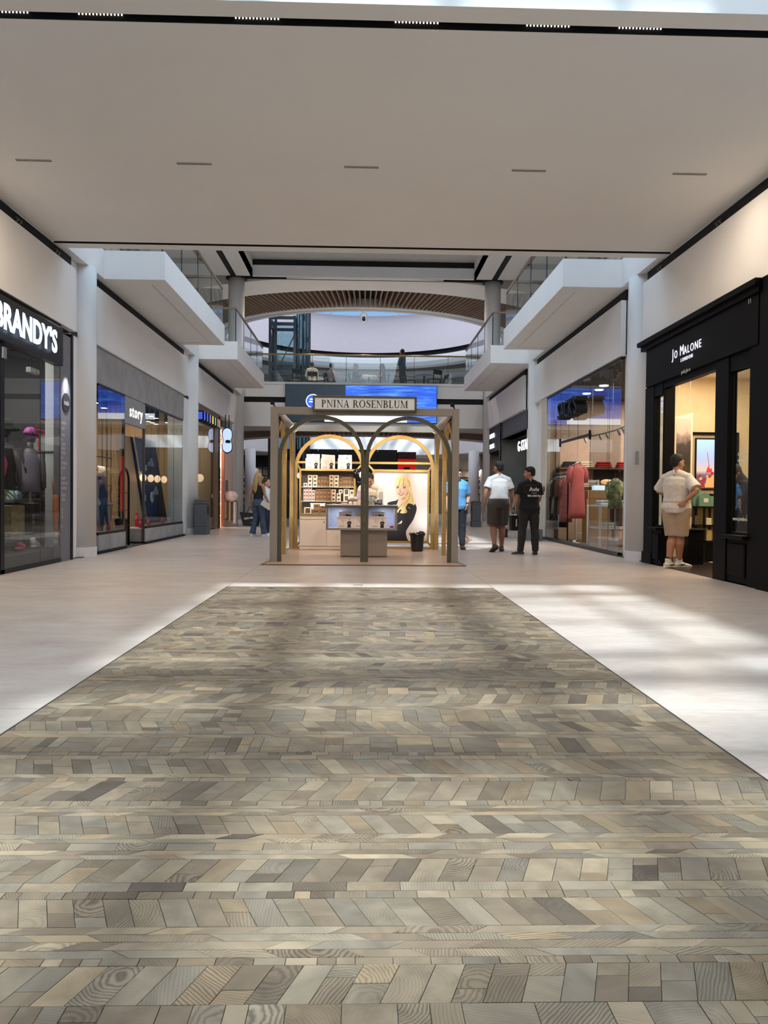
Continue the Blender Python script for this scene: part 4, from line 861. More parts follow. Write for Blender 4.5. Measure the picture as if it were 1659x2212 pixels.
for k, y in enumerate((23.35, 25.05)):
    r = thing('globe_lamp', ['small', 'larger'][k] + ' glowing globe hanging in front of the flower mural', 'lamp', (-5.3, y, 1.6), 'globes in the timber framed shop')
    b = MB(); b.smooth = True; b.ball((-5.3, y, 1.68), 0.13); b.build('globe', mat('globe_glow', (255, 230, 200), 0.4, emit=(255, 206, 160), es=1.0), r)
    b = MB(); b.cyl((-5.3, y, 1.8), (-5.3, y, 3.5), 0.005, 6); b.build('cord', black_metal, r)

# ---- fourth shop: pale pink wall with blade sign
pinkw = mat('pale_pink_wall', (226, 198, 184), 0.6, var=0.02)
room('left', 4, 26.42, 29.4, 3.0, 3.45, (232, 206, 192), (210, 190, 176), (236, 230, 226), 'gift_shop', 130, (1, 0.9, 0.82))
b = MB(); b.box(-5.06, -4.96, 27.45, 29.42, 0, 3.42); tr4 = struct(b.build('trim_4', pinkw), 'pale pink wall of the gift shop')
b = MB(); b.box(-5.04, -4.945, 27.42, 27.5, 0, 2.85); b.build('corner_strip', mat('copper', (170, 110, 80), 0.4, 0.7), tr4)
b = MB(); b.bevbox(-4.965, -4.945, 27.75, 28.25, 1.28, 1.68, 0.004); tag(b.build('wall_plate', mat('plate_grey', (120, 116, 110), 0.5)), 'grey metal plate on the pale pink wall', 'plate')
for k in range(26):
    yy = 26.5 + (k % 5) * 0.19; zz = 2.82 + (k // 5) * 0.1
    b = MB(); b.bar((-5.02, yy, zz), (-5.02, yy + 0.19, zz + (0.1 if k % 2 else -0.02)), 0.02); b.build('lattice_bar', white, tr4)
r = thing('blade_sign', 'lit scalloped hanging sign with black rim by the pink shop', 'sign', (-4.72, 26.6, 2.5))
sh = spline([(-.15, -.36), (0, -.45), (.15, -.36), (.17, -.15), (.13, 0), (.17, .15), (.15, .36), (0, .45), (-.15, .36), (-.17, .15), (-.13, 0), (-.17, -.15)], 4)
b = MB(); b.prism(sh, (-4.70, 26.62, 3.02), (1, 0.25, 0), (0, 0, 1), (-0.06, 0.24, 0)); b.build('case', black_metal, r)
b = MB(); b.prism([(p[0] * 0.86, p[1] * 0.92) for p in sh], (-4.70, 26.615, 3.02), (1, 0.25, 0), (0, 0, 1), (0.002, -0.012, 0)); b.build('face', mat('sign_blue_white', (200, 220, 250), 0.4, emit=(178, 204, 250), es=0.55), r)
b = MB(); b.prism([(-0.06, -0.05), (0.10, -0.06), (0.11, 0.03), (0.03, 0.06), (-0.05, 0.04)], (-4.70, 26.60, 2.98), (1, 0.25, 0), (0, 0, 1), (0.002, -0.006, 0)); b.build('mark', black, r)
b = MB(); b.cyl((-4.78, 26.7, 3.45), (-4.78, 26.7, 3.9), 0.015); b.cyl((-4.66, 26.74, 3.45), (-4.66, 26.74, 3.9), 0.015); b.build('bracket', black_metal, r)
r = thing('cushion', 'pale printed cushion on the rack outside the pink shop', 'cushion', (-4.75, 27.6, 0.9))
b = MB(); b.smooth = True; b.ball((-4.72, 27.6, 1.1), (0.24, 0.10, 0.19), 16, 10); b.build('pad', mat('cushion_print', (220, 204, 192), 0.9, var=0.25, scale=14), r)
r = thing('towel_rack', 'low rack of hanging beige and brown towels outside the pink shop', 'rack', (-4.8, 27.7, 0))
b = MB(); b.bar((-4.98, 27.9, 0.0), (-4.98, 27.9, 1.0), 0.03); b.bar((-4.55, 27.9, 0.0), (-4.55, 27.9, 0.92), 0.03); b.bar((-4.98, 27.9, 0.92), (-4.55, 27.9, 0.92), 0.03); b.build('frame', brown, r)
for k, (x, c, z) in enumerate(((-4.93, (190, 160, 130), 0.3), (-4.86, (120, 86, 58), 0.25), (-4.78, (206, 180, 150), 0.2), (-4.70, (110, 80, 56), 0.22), (-4.62, (226, 220, 212), 0.12))):
    b = MB(); b.bevbox(x - 0.035, x + 0.035, 27.62, 27.95, z, 0.90, 0.015); tag(b.build('towel', mat('towel%d' % k, c, 0.95, bump=0.3)), ['beige towel at the wall end of the low rack', 'dark brown towel beside the beige one on the low rack', 'sand towel in the middle of the low rack', 'brown towel between the sand and white towels', 'white towel at the open end of the low rack'][k], 'towel', 'towels on the low rack')
r = thing('letter_cube', 'stack of printed letter cubes in the pink shop opening', 'cube', (-5.15, 26.9, 0.0))
for k, (z, t) in enumerate(((0.0, ''), (0.42, ''), (0.84, ''), (1.26, 'u'), (1.68, 's'))):
    b = MB(); b.bevbox(-5.30, -5.0, 26.75, 27.05, z, z + 0.40, 0.01); c = b.build('cube', mat('cube_brown', (150, 104, 92), 0.6, var=0.2), r)
    if t: b = MB(); text(b, t, 0.34, (-4.995, 26.9, z + 0.22), LU, LW, 0.004, 0.006); text(b, t, 0.34, (-5.14, 26.747, z + 0.22), FU, FW, 0.004, 0.006); b.build('lettering', wm, c)
# ================================================================ shops on the right
navyblk = mat('blue_black_paint', (5, 6, 9), 0.55, var=0.15, spec=0.12)
cream = (214, 186, 142)
# ---- first shop: blue black perfumery front
room('right', 1, 9.3, 14.62, 3.0, 3.45, (226, 206, 172), (60, 46, 38), (238, 226, 204), 'perfume_shop', 85, (1.0, 0.80, 0.55))
jf = struct(MB().box(4.96, 5.06, 9.45, 13.42, 3.05, 3.78).build('trim_4', navyblk), 'blue black front of the perfumery')
jf.name = 'trim_5'
b = MB(); b.bevbox(4.80, 5.06, 9.40, 13.50, 3.78, 3.86, 0.01); b.box(4.86, 5.0, 9.42, 13.46, 3.70, 3.78); b.build('cornice', navyblk, jf)
b = MB(); b.bevbox(4.90, 5.0, 9.5, 13.3, 3.06, 3.70, 0.006); b.build('sign_panel', navyblk, jf)
b = MB(); b.bevbox(4.94, 5.06, 13.02, 13.42, 0.0, 3.05, 0.006); b.box(4.92, 4.96, 13.0, 13.44, 0.0, 0.2); b.bevbox(4.96, 5.14, 12.60, 12.66, 0.0, 3.05, 0.006); b.build('pilaster', navyblk, jf)
b = MB(); b.bevbox(4.93, 5.06, 10.32, 10.70, 0.0, 3.05, 0.006); b.build('pilaster', navyblk, jf)
b = MB(); b.bevbox(4.92, 5.06, 9.45, 9.72, 0.0, 3.78, 0.006); b.box(4.90, 5.06, 8.6, 9.45, 0, 3.86); b.build('pilaster', navyblk, jf)
b = MB(); b.box(4.95, 5.06, 12.66, 13.02, 2.86, 3.06); b.box(4.95, 5.06, 9.72, 10.32, 2.84, 3.06); b.box(4.95, 5.06, 10.7, 12.6, 2.95, 3.06); b.build('head', navyblk, jf)
for a, c in ((12.62, 13.02), (9.72, 10.32)):
    b = MB(); b.box(4.95, 5.06, a, c, 0.0, 0.62); b.bevbox(4.92, 4.96, a + 0.06, c - 0.06, 0.10, 0.54, 0.012); b.build('base_panel', navyblk, jf)
    b = MB(); b.bevbox(4.84, 5.06, a - 0.04, c + 0.04, 0.60, 0.65, 0.008); b.build('sill', navyblk, jf)
panes('right', 5, ((12.66, 13.02),), 0.68, 2.86, 'perfumery, narrow left window', navyblk, 5.0)
panes('right', 6, ((9.74, 10.30),), 0.68, 2.84, 'perfumery, narrow right window', navyblk, 5.0)
b = MB(); b.box(4.95, 8.0, 9.4, 14.5, 0.008, 0.02); b.build('doorway_mat', mat('dark_wood_floor', (44, 30, 26), 0.3, stretch=(8, 1, 1)), jf)
prn = mat('window_print', (190, 190, 188), 0.6)
r = thing('shop_sign', 'white raised lettering on the blue black perfumery front', 'sign', (4.9, 11.6, 3.1))
b = MB(); text(b, 'J', 0.22, (4.885, 12.10, 3.405), RU, RW, 0.006, 0.0, 0.9); text(b, 'O', 0.17, (4.885, 11.985, 3.385), RU, RW, 0.006, 0.0, 0.9); text(b, 'M', 0.22, (4.885, 11.76, 3.405), RU, RW, 0.006, 0.0, 0.9); text(b, 'ALONE', 0.17, (4.885, 11.38, 3.385), RU, RW, 0.006, 0.0, 0.95, 1.25)
text(b, 'LONDON', 0.08, (4.885, 11.58, 3.26), RU, RW, 0.006, 0.0, 0.95, 1.5); b.build('lettering', mat('sign_white', (232, 234, 246), 0.5, emit=(225, 228, 250), es=0.55), r)
b = MB(); text(b, 'grath ghu ra', 0.085, (4.892, 11.62, 3.075), RU, RW, 0.004, 0.0, 0.8); b.build('small_lettering', prn, r)
b = MB(); text(b, '11', 0.09, (4.852, 9.62, 3.62), RU, RW, 0.004); tag(b.build('shop_number', prn), 'small shop number at the top corner of the blue black front', 'number')
b = MB(); text(b, 'A selection', 0.07, (4.992, 10.02, 1.72), RU, RW, 0.002, 0, 0.8); text(b, 'inspired by', 0.07, (4.992, 10.02, 1.64), RU, RW, 0.002, 0, 0.8); text(b, 'www.jomalone.co', 0.075, (4.992, 10.02, 0.86), RU, RW, 0.002, 0, 0.85); tag(b.build('window_lettering', mat('window_print_w', (225, 225, 222), 0.6)), 'white printed lettering on the narrow right perfumery window', 'lettering')
# goods and pictures inside
r = thing('hanging_print', 'tall hanging photo print of a misty dark hillside in the perfumery', 'print', (5.84, 13.9, 1.5))
b = MB(); b.prism([(5.68, 1.2), (6.0, 1.2), (6.0, 2.70), (5.68, 2.62)], (0, 13.9, 0), (1, 0, 0), (0, 0, 1), (0, 0.015, 0)); b.build('sheet', mat('print_edge', (236, 220, 196), 0.6), r)
M_ = bpy.data.materials.new('misty_print'); M_.use_nodes = True; N_ = M_.node_tree.nodes; L_ = M_.node_tree.links
t_ = N_.new('ShaderNodeTexCoord'); s_ = N_.new('ShaderNodeSeparateXYZ'); L_.new(t_.outputs['Generated'], s_.inputs[0]); n_ = N_.new('ShaderNodeTexNoise'); n_.inputs['Scale'].default_value = 7; n_.inputs['Detail'].default_value = 6
L_.new(t_.outputs['Object'], n_.inputs['Vector']); a_ = N_.new('ShaderNodeMath'); a_.operation = 'MULTIPLY_ADD'; a_.inputs[1].default_value = 0.35; L_.new(n_.outputs['Fac'], a_.inputs[0]); L_.new(s_.outputs['Z'], a_.inputs[2])
c_ = N_.new('ShaderNodeValToRGB'); L_.new(a_.outputs[0], c_.inputs[0]); e_ = c_.color_ramp.elements; e_[0].position = 0.2; e_[0].color = (*lin(60, 48, 34), 1); e_[1].position = 1.05; e_[1].color = (*lin(214, 190, 178), 1)
for p_, q_ in ((0.45, (72, 58, 40)), (0.6, (40, 34, 30)), (0.82, (66, 58, 58)), (0.95, (170, 150, 146))):
    z_ = e_.new(p_); z_.color = (*lin(*q_), 1)
L_.new(c_.outputs[0], N_['Principled BSDF'].inputs['Base Color'])
b = MB(); b.box(5.70, 5.965, 13.892, 13.9, 1.24, 2.60); b.build('picture', M_, r)
b = MB(); b.cyl((5.74, 13.91, 2.6), (5.74, 13.91, 3.45), 0.004, 6); b.cyl((5.95, 13.91, 2.65), (5.95, 13.91, 3.45), 0.004, 6); b.build('cord', steel, r)
r = thing('framed_picture', 'large framed picture of red and orange flowers under a blue sky, in the perfumery', 'picture', (6.66, 14.5, 1.2))
b = MB(); Y_ = 14.46
for (a, c, z0, z1) in ((6.18, 7.14, 1.18, 1.23), (6.18, 7.14, 2.35, 2.40), (6.18, 6.23, 1.23, 2.35), (7.09, 7.14, 1.23, 2.35)): b.box(a, c, Y_, Y_ + 0.06, z0, z1)
b.build('frame', navyblk, r)
b = MB(); b.box(6.23, 7.09, Y_ + 0.03, Y_ + 0.05, 1.23, 2.35); b.build('mat_board', mat('mat_board', (176, 160, 132), 0.7), r)
b = MB(); b.box(6.30, 7.02, Y_ + 0.012, Y_ + 0.03, 1.30, 2.29); b.build('inner_frame', black_metal, r)
M2 = bpy.data.materials.new('sky_print'); M2.use_nodes = True; N_ = M2.node_tree.nodes; L_ = M2.node_tree.links; t_ = N_.new('ShaderNodeTexCoord'); s_ = N_.new('ShaderNodeSeparateXYZ'); L_.new(t_.outputs['Generated'], s_.inputs[0]); c_ = N_.new('ShaderNodeValToRGB'); L_.new(s_.outputs['Z'], c_.inputs[0]); e_ = c_.color_ramp.elements
e_[0].position = 0.0; e_[0].color = (*lin(60, 50, 60), 1); e_[1].position = 1; e_[1].color = (*lin(140, 180, 236), 1); z_ = e_.new(0.28); z_.color = (*lin(90, 84, 110), 1); z_ = e_.new(0.36); z_.color = (*lin(176, 160, 160), 1); z_ = e_.new(0.6); z_.color = (*lin(140, 160, 200), 1)
P_ = N_['Principled BSDF']; L_.new(c_.outputs[0], P_.inputs['Base Color']); L_.new(c_.outputs[0], P_.inputs['Emission Color']); P_.inputs['Emission Strength'].default_value = 0.6
b = MB(); b.box(6.33, 6.99, Y_ + 0.006, Y_ + 0.012, 1.33, 2.26); b.build('sky', M2, r)
fr_ = random.Random(9); b = MB()
def fp(pts, cx, cz, k, s_=1.0): b.prism([(p[0] * s_, p[1] * s_) for p in pts], (cx, Y_ + 0.005 - k * 0.00006, cz), (1, 0, 0), (0, 0, 1), (0, -0.0008, 0))
for k in range(60):
    x = fr_.uniform(6.36, 6.96); z = min(1.35 + abs(fr_.gauss(0, 0.12)), 1.62); q = fr_.uniform(0.018, 0.045); b.m = fr_.choice((0, 0, 0, 1, 2))
    x = min(max(x, 6.33 + q), 6.99 - q); z = max(z, 1.33 + q); fp([(q * math.cos(t), q * 0.9 * math.sin(t)) for t in [i * 1.2566 + k for i in range(5)]], x, z, k)
b.m = 1; fp([(-.13, -.15), (.14, -.15), (.10, .02), (.03, .10), (-.03, .03), (-.09, .05)], 6.62, 1.5, 62); b.m = 2; fp([(-.06, -.05), (.06, -.04), (.05, .04), (.01, .02), (0, .09), (-.04, .03)], 6.57, 1.68, 63); b.m = 0; b.bar((6.57, Y_ + 0.0005, 1.74), (6.53, Y_ + 0.0005, 2.02), 0.008, 0.002); b.m = 1; fp([(-.05, -.02), (.02, -.05), (.05, .02), (0, .05)], 6.86, 1.92, 64); b.m = 0; b.bar((6.87, Y_ + 0.0005, 1.55), (6.86, Y_ + 0.0005, 1.9), 0.008, 0.002)
b.build('flowers', [mat('print_crimson', (150, 30, 44), 0.6, emit=(150, 30, 44), es=0.3), mat('print_peach', (226, 160, 110), 0.6, emit=(226, 160, 110), es=0.3), mat('print_red', (214, 50, 44), 0.6, emit=(214, 50, 44), es=0.3)], r)
r = thing('display_case', 'black framed display case with lit glass cubbies in the perfumery', 'cabinet', (6.1, 13.5, 0))
b = MB()
for x in (5.80, 5.99, 6.24, 6.5):
    b.box(x, x + 0.03, 13.36, 13.40, 0.02, 1.0); b.box(x, x + 0.03, 13.70, 13.74, 0.02, 1.0)
for z in (0.36, 0.64, 0.97): b.box(5.80, 6.53, 13.36, 13.74, z, z + 0.03)
b.build('frame', black_metal, r)
b = MB(); b.box(5.83, 6.50, 13.72, 13.73, 0.39, 0.97); b.build('lit_back', mat('case_back', (206, 190, 130), 0.5), r)
b = MB(); b.box(5.83, 6.50, 13.38, 13.72, 0.02, 0.36); b.build('drawer', navyblk, r)
grn = mat('sage_green', (104, 150, 128), 0.6)
for k, (x, y, w_, h_, z, t) in enumerate(((5.96, 13.6, 0.15, 0.33, 1.0, 'tall round topped sage green box on the display case'), (6.04, 13.48, 0.20, 0.24, 1.0, 'lower round topped sage green box in front of the tall one'), (6.24, 13.5, 0.18, 0.18, 1.0, 'small sage green gift box with pale label on the display case'))):
    r = thing('gift_box', t, 'box', (x, y, z))
    if k < 2: po = [(-w_ / 2, 0), (w_ / 2, 0)] + [(w_ / 2 * math.cos(a), h_ - w_ / 2 + w_ / 2 * math.sin(a)) for a in [math.pi * i / 10 for i in range(11)]]
    else: po = [(-w_ / 2, 0), (w_ / 2, 0), (w_ / 2, h_), (-w_ / 2, h_)]
    b = MB(); b.prism(po, (x, y - 0.04, z), (1, 0, 0), (0, 0, 1), (0, 0.08, 0)); b.build('body', grn, r)
    if k: b = MB(); b.box(x - 0.02, x + 0.06, y - 0.043, y - 0.04, z + 0.07, z + 0.14); b.build('label', lamp_white, r)
def bottle(x, y, z, s_, c, label, nm='perfume_bottle', h=0.16, group=None):
    r = thing(nm, label, 'bottle', (x, y, z), group)
    b = MB(); b.smooth = True; b.lathe((x, y, z), [(0.028 * s_, 0), (0.032 * s_, 0.01), (0.032 * s_, h * 0.65), (0.012 * s_, h * 0.78), (0.012 * s_, h * 0.84)], 16); b.build('body', mat('bottle_%d_%d_%d' % c, c, 0.15), r)
    b = MB(); b.lathe((x, y, z + h * 0.84), [(0.018 * s_, 0), (0.018 * s_, h * 0.16), (0.016 * s_, h * 0.165)], 14); b.build('cap', steel, r); return r
bottle(5.53, 12.9, 0.62, 1.2, (206, 206, 196), 'clear glass dispenser bottle on the black table behind the man in the doorway', h=0.30)
r = thing('side_table', 'low black table just inside the perfumery doorway', 'table', (5.6, 12.95, 0))
b = MB(); b.bevbox(5.44, 5.76, 12.75, 13.25, 0.59, 0.62, 0.004); b.build('top', black_metal, r)
b = MB(); b.box(5.47, 5.73, 12.78, 13.22, 0.012, 0.59); b.build('body', navyblk, r)
for k, (x, z, t) in enumerate(((6.11, 0.67, 'small boxed candle in the upper right cubby of the display case'), (5.90, 0.67, 'small bottle box in the upper left cubby of the display case'), (6.12, 0.39, 'pale carton in the lower right cubby of the display case'))):
    b = MB(); b.bevbox(x - 0.05, x + 0.05, 13.42, 13.52, z, z + (0.12, 0.16, 0.2)[k], 0.006); tag(b.build('carton', mat('carton%d' % k, ((220, 214, 190), (90, 84, 70), (196, 180, 120))[k], 0.5)), t, 'box')
bottle(5.3, 10.14, 0.66, 1, (220, 220, 215), 'white capped bottle in the narrow right window, left of two', 'display_bottle', 0.2, 'bottles in the right window'); bottle(5.3, 10.05, 0.66, 1, (120, 120, 120), 'grey capped bottle in the narrow right window, right of two', 'display_bottle', 0.2, 'bottles in the right window')
b = MB(); b.prism([(0, 0), (0.16, 0), (0.16, 0.24), (0.06, 0.24), (0, 0.18)], (5.3, 9.76, 0.66), (0, 1, 0), (0, 0, 1), (0.04, 0, 0)); tag(b.build('display_card', mat('display_card', (150, 150, 130), 0.5)), 'pale display card at the corner of the narrow right window', 'card')
b = MB(); b.box(5.06, 5.5, 9.74, 10.32, 0.60, 0.655); struct(b.build('window_ledge', navyblk), 'ledge of the narrow right window')
for k, (x, y) in enumerate(((6.12, 13.4), (6.22, 13.9), (6.02, 13.6), (6.1, 14.2))):
    r = thing('ceiling_spot', ['nearest', 'second', 'third', 'last'][k] + ' of the warm round ceiling lamps in the perfumery', 'light', (x, y, 3.42), 'round lamps in the perfumery ceiling')
    b = MB(); b.lathe((x, y, 3.41), [(0.11, 0.0), (0.12, 0.01), (0.12, 0.04)], 24); b.build('ring', lamp_white, r)
    b = MB(); b.lathe((x, y, 3.405), [(0.09, 0.0), (0.10, 0.004)], 20); b.build('lens', mat('warm_lens', (255, 240, 210), 0.4, emit=(255, 236, 196), es=5), r)
b = MB(); b.box(4.80, 4.86, 13.46, 13.5, 1.72, 1.96); b.box(4.78, 4.80, 13.44, 13.52, 1.74, 1.94); tag(b.build('card_reader', mat('reader_grey', (190, 190, 188), 0.5)), 'small pale access panel on the edge of the blue black front', 'panel')
b = MB(); b.bevbox(6.05, 6.5, 13.0, 13.3, 0.02, 0.03, 0.003); tag(b.build('floor_paper', lamp_white), 'white sheet of paper on the perfumery floor', 'paper')

# ---- second shop: all glass clothes shop
room('right', 2, 14.72, 21.15, 4.4, 3.82, (186, 160, 136), (96, 88, 82), (70, 66, 62), 'clothes_shop', 150, (1.0, 0.86, 0.72))
panes('right', 7, ((14.72, 15.43), (15.43, 16.74)), 0.08, 3.80, 'clothes shop, right of its door')
panes('right', 8, ((19.30, 20.0), (20.0, 20.70)), 0.08, 3.80, 'clothes shop, left of its door')
panes('right', 9, ((16.76, 17.7), (17.7, 18.5), (18.5, 19.28)), 2.55, 3.80, 'clothes shop, above its door')
b = MB(); b.box(4.92, 5.05, 14.72, 21.1, 0.0, 0.075); struct(b.build('baseboard_right', mat('dark_sill', (60, 62, 60), 0.5)), 'dark sill under the shop glass')
crp = mat('cream_pier', (206, 198, 184), 0.6)
b = MB(); b.bevbox(4.93, 5.05, 20.72, 21.3, 0, 3.85, 0.004); struct(b.build('trim_6', crp), 'cream pier between shop and column')
b = MB(); b.bevbox(4.91, 4.93, 20.78, 20.92, 1.30, 1.45, 0.004); b.box(4.905, 4.911, 20.82, 20.88, 1.35, 1.40); tag(b.build('alarm_button', mat('alarm_red', (120, 50, 46), 0.5)), 'small red call point on the cream pier', 'alarm')
r = thing('shop_sign', 'black three dimensional letters hung on the clothes shop glass', 'sign', (4.9, 18.0, 3.1))
b = MB(); text(b, "SACK'S", 0.56, (4.76, 17.55, 3.16), RU, RW, 0.26, 0.0, 0.93, 1.02); b.build('lettering', mat('black_letters', (14, 14, 15), 0.45), r)
b = MB(); b.bar((4.90, 19.2, 3.2), (4.90, 16.8, 3.2), 0.02); b.build('rail', black_metal, r)
for y in (16.75, 19.29):
    b = MB(); b.box(4.93, 4.97, y - 0.03, y + 0.03, 2.42, 2.62); tag(b.build('glass_clamp', black_metal), 'dark patch fitting clamping the glass %s the clothes shop door' % ('right of' if y < 18 else 'left of'), 'clamp')
rose = mat('rose_fabric', (150, 74, 74), 0.85, var=0.12, bump=0.5, bscale=10)
def dress(x, y, ztop, length, w_, M, label, nm='hanging_dress', hanger=True, cat='dress', group=None, axis=(0, 1, 0), sleeve=0.45):
    r = thing(nm, label, cat, (x, y, ztop - length), group); A = Vector(axis); o = Vector((x, y, 0)); Bv = Vector((-A.y, A.x, 0))
    b = MB(); b.smooth = True
    k = 9; pts = []; rr = []
    for i in range(k):
        t = i / (k - 1); z = ztop - length * (1 - t) if True else 0
        ww = w_ * (1.0 - 0.28 * min(1, t / 0.7)) if t < 0.8 else w_ * (0.74 + 0.08 * (t - 0.8) / 0.12) if t < 0.93 else w_ * (0.70 if t < 0.99 else 0.3)
        pts.append((x, y, z)); rr.append((ww / 2, 0.10 if t < 0.9 else 0.06))
    b.tube(pts, rr, 28, side=axis); b.build('gown', M, r)
    for d in (-1, 1):
        p = o + A * d * w_ * 0.33; q = o + A * d * w_ * 0.47
        b = MB(); b.smooth = True; b.tube([(p.x, p.y, ztop - 0.06), (q.x, q.y, ztop - 0.2), (q.x, q.y, ztop - sleeve)], [(0.07, 0.05), (0.085, 0.06), (0.09, 0.06)], 12, side=axis); b.build('sleeve', M, r)
    if hanger:
        b = MB(); b.smooth = True; p = o - A * w_ * 0.3; q = o + A * w_ * 0.3
        b.tube([(p.x, p.y, ztop - 0.03), (x, y, ztop + 0.05), (q.x, q.y, ztop - 0.03)], 0.014, 8); b.tube([(x, y, ztop + 0.05), (x, y, ztop + 0.12), (x + Bv.x * 0.03, y + Bv.y * 0.03, ztop + 0.16)], 0.006, 6); b.build('hanger', steel, r)
    return r
dress(5.37, 19.2, 1.98, 1.36, 0.56, rose, 'long rose red dress on a hanger in the middle of the clothes shop', axis=(0.9, 0.44, 0))
b = MB(); b.cyl((5.37, 19.2, 2.13), (5.37, 19.2, 3.8), 0.005, 6); tag(b.build('hanger_wire', steel), 'thin wire holding up the rose red dress', 'wire')
r = thing('clothes_rail', 'clothes rail full of garments inside the left glass', 'rack', (5.5, 19.3, 0))
b = MB(); b.bar((5.22, 19.5, 1.75), (5.22, 20.9, 1.75), 0.03); b.bar((5.22, 19.5, 0.02), (5.22, 19.5, 1.75), 0.03); b.bar((5.22, 20.9, 0.02), (5.22, 20.9, 1.75), 0.03); b.bar((5.1, 19.5, 0.02), (5.34, 19.5, 0.02), 0.03); b.bar((5.1, 20.9, 0.02), (5.34, 20.9, 0.02), 0.03); b.build('frame', black_metal, r)
gt = ['wine red blouse at the far end of the rail', 'cream printed shirt second from the far end of the rail', 'dark grey jacket third from the far end of the rail', 'black coat in the middle of the rail', 'terracotta dress next to the black coat on the rail', 'dusty rose dress at the near end of the rail']
for k, (c, l) in enumerate((((140, 40, 44), 0.9), ((196, 170, 140), 0.95), ((70, 70, 72), 1.15), ((30, 30, 34), 1.3), ((150, 84, 60), 1.0), ((146, 84, 78), 1.15))):
    dress(5.24, 20.8 - k * 0.2, 1.66, l, 0.36, mat('rail_fabric%d' % k, c, 0.9, var=0.25, scale=12, bump=0.4, bscale=12), gt[k], 'hanging_garment', True, 'garment', 'garments on the rail', (1, 0, 0), 0.5)
r = thing('security_gate', 'white square security gate beside the rose red dress', 'security gate', (6.0, 20.5, 0))
wg = mat('gate_white', (196, 194, 190), 0.4)
b = MB(); b.bar((5.72, 20.5, 0.0), (5.72, 20.5, 1.63), 0.055, 0.06); b.build('post', wg, r)
b = MB(); b.bar((6.3, 20.5, 0.0), (6.3, 20.5, 1.63), 0.055, 0.06); b.build('post', wg, r)
for z in (1.60, 0.86, 0.76, 0.2):
    b = MB(); b.bar((5.72, 20.5, z), (6.3, 20.5, z), 0.05, 0.05 if z > 1 else 0.035); b.build('cross_bar', wg, r)
r = thing('display_shelving', 'two brown shelves with folded clothes at the back of the clothes shop', 'shelf', (6.7, 20.9, 1.2))
shw = mat('shelf_brown', (92, 66, 50), 0.5)
for z in (1.38, 1.92):
    b = MB(); b.box(5.3, 8.6, 20.66, 21.08, z, z + 0.045); b.build('shelf_board', shw, r)
b = MB(); b.box(6.35, 8.6, 21.06, 21.10, 0.3, 1.92); b.build('back_panel', mat('shelf_dark', (58, 46, 38), 0.6), r)
b = MB(); b.box(5.3, 8.6, 21.06, 21.10, 1.97, 3.3); b.build('upper_panel', mat('panel_tan', (186, 162, 144), 0.7), r)
for x in (5.3, 6.9, 8.5):
    b = MB(); b.box(x, x + 0.06, 21.0, 21.08, 0.01, 1.9); b.build('upright', shw, r)
fs_ = [(7.12, 1.966, (150, 30, 34), 'red folded jumpers at the right end of the top shelf'), (6.55, 1.966, (158, 34, 36), 'large red folded pile on the top shelf'), (6.05, 1.966, (214, 196, 170), 'cream folded shirts on the top shelf'), (5.62, 1.966, (50, 48, 50), 'dark folded pile at the left of the top shelf'), (7.1, 1.426, (120, 90, 70), 'brown folded pile on the lower shelf, right end'), (6.6, 1.426, (150, 110, 84), 'tan folded pile in the middle of the lower shelf'), (6.15, 1.426, (200, 186, 166), 'light folded shirt on the lower shelf, left')]
for k, (x, z, c, t) in enumerate(fs_):
    b = MB()
    for j in range(3): b.bevbox(x - 0.21 + 0.02 * j, x + 0.21 - 0.02 * j, 20.70, 21.0, z + j * 0.055, z + j * 0.055 + 0.05, 0.02)
    tag(b.build('folded_clothes', mat('folded%d' % k, c, 0.9, bump=0.3)), t, 'clothes')
r = thing('display_table', 'glass sided display table with folded blue and white shirts', 'table', (5.9, 15.6, 0))
b = MB(); b.bevbox(5.42, 6.35, 17.5, 18.5, 0.93, 0.97, 0.005); b.build('top', lamp_white, r)
for (x, y) in ((5.45, 17.53), (6.32, 17.53), (5.45, 18.47), (6.32, 18.47)):
    b = MB(); b.box(x - 0.025, x + 0.025, y - 0.025, y + 0.025, 0.01, 0.93); b.build('leg', lamp_white, r)
b = MB(); b.box(5.45, 6.32, 17.53, 18.47, 0.42, 0.45); b.build('lower_shelf', lamp_white, r)
for k, (x, c, z, t) in enumerate(((5.6, (196, 208, 216), 0.97, 'white blue folded shirts at the left of the display table'), (5.88, (120, 160, 184), 0.97, 'blue folded shirts in the middle of the display table'), (6.15, (170, 190, 200), 0.97, 'pale blue folded shirts at the right of the display table'), (5.75, (210, 206, 200), 0.45, 'white folded shirts on the lower tier of the display table'))):
    b = MB()
    for j in range(2): b.bevbox(x - 0.13 + 0.01 * j, x + 0.13 - 0.02 * j, 17.6 + 0.03 * j, 18.0, z + j * 0.06, z + j * 0.06 + 0.055, 0.02)
    tag(b.build('folded_shirts', mat('shirts%d' % k, c, 0.9, var=0.2, scale=10, bump=0.3)), t, 'clothes')
b = MB(); b.bevbox(5.70, 6.25, 19.4, 19.8, 1.12, 1.34, 0.01); b.box(5.68, 6.27, 19.4, 19.8, 0.01, 1.12); tag(b.build('till_counter', mat('till_tan', (160, 124, 84), 0.5)), 'tan fronted counter behind the display table', 'counter')
b = MB(); b.bevbox(5.86, 6.16, 19.45, 19.6, 1.341, 1.46, 0.01); tag(b.build('till_screen', mat('till_glow', (200, 225, 245), 0.4, emit=(190, 220, 250), es=0.8)), 'small bright till screen on the tan counter', 'screen')
r = thing('lamp_shade', 'glowing peach oval lamp above the till', 'lamp', (5.9, 18.5, 1.6))
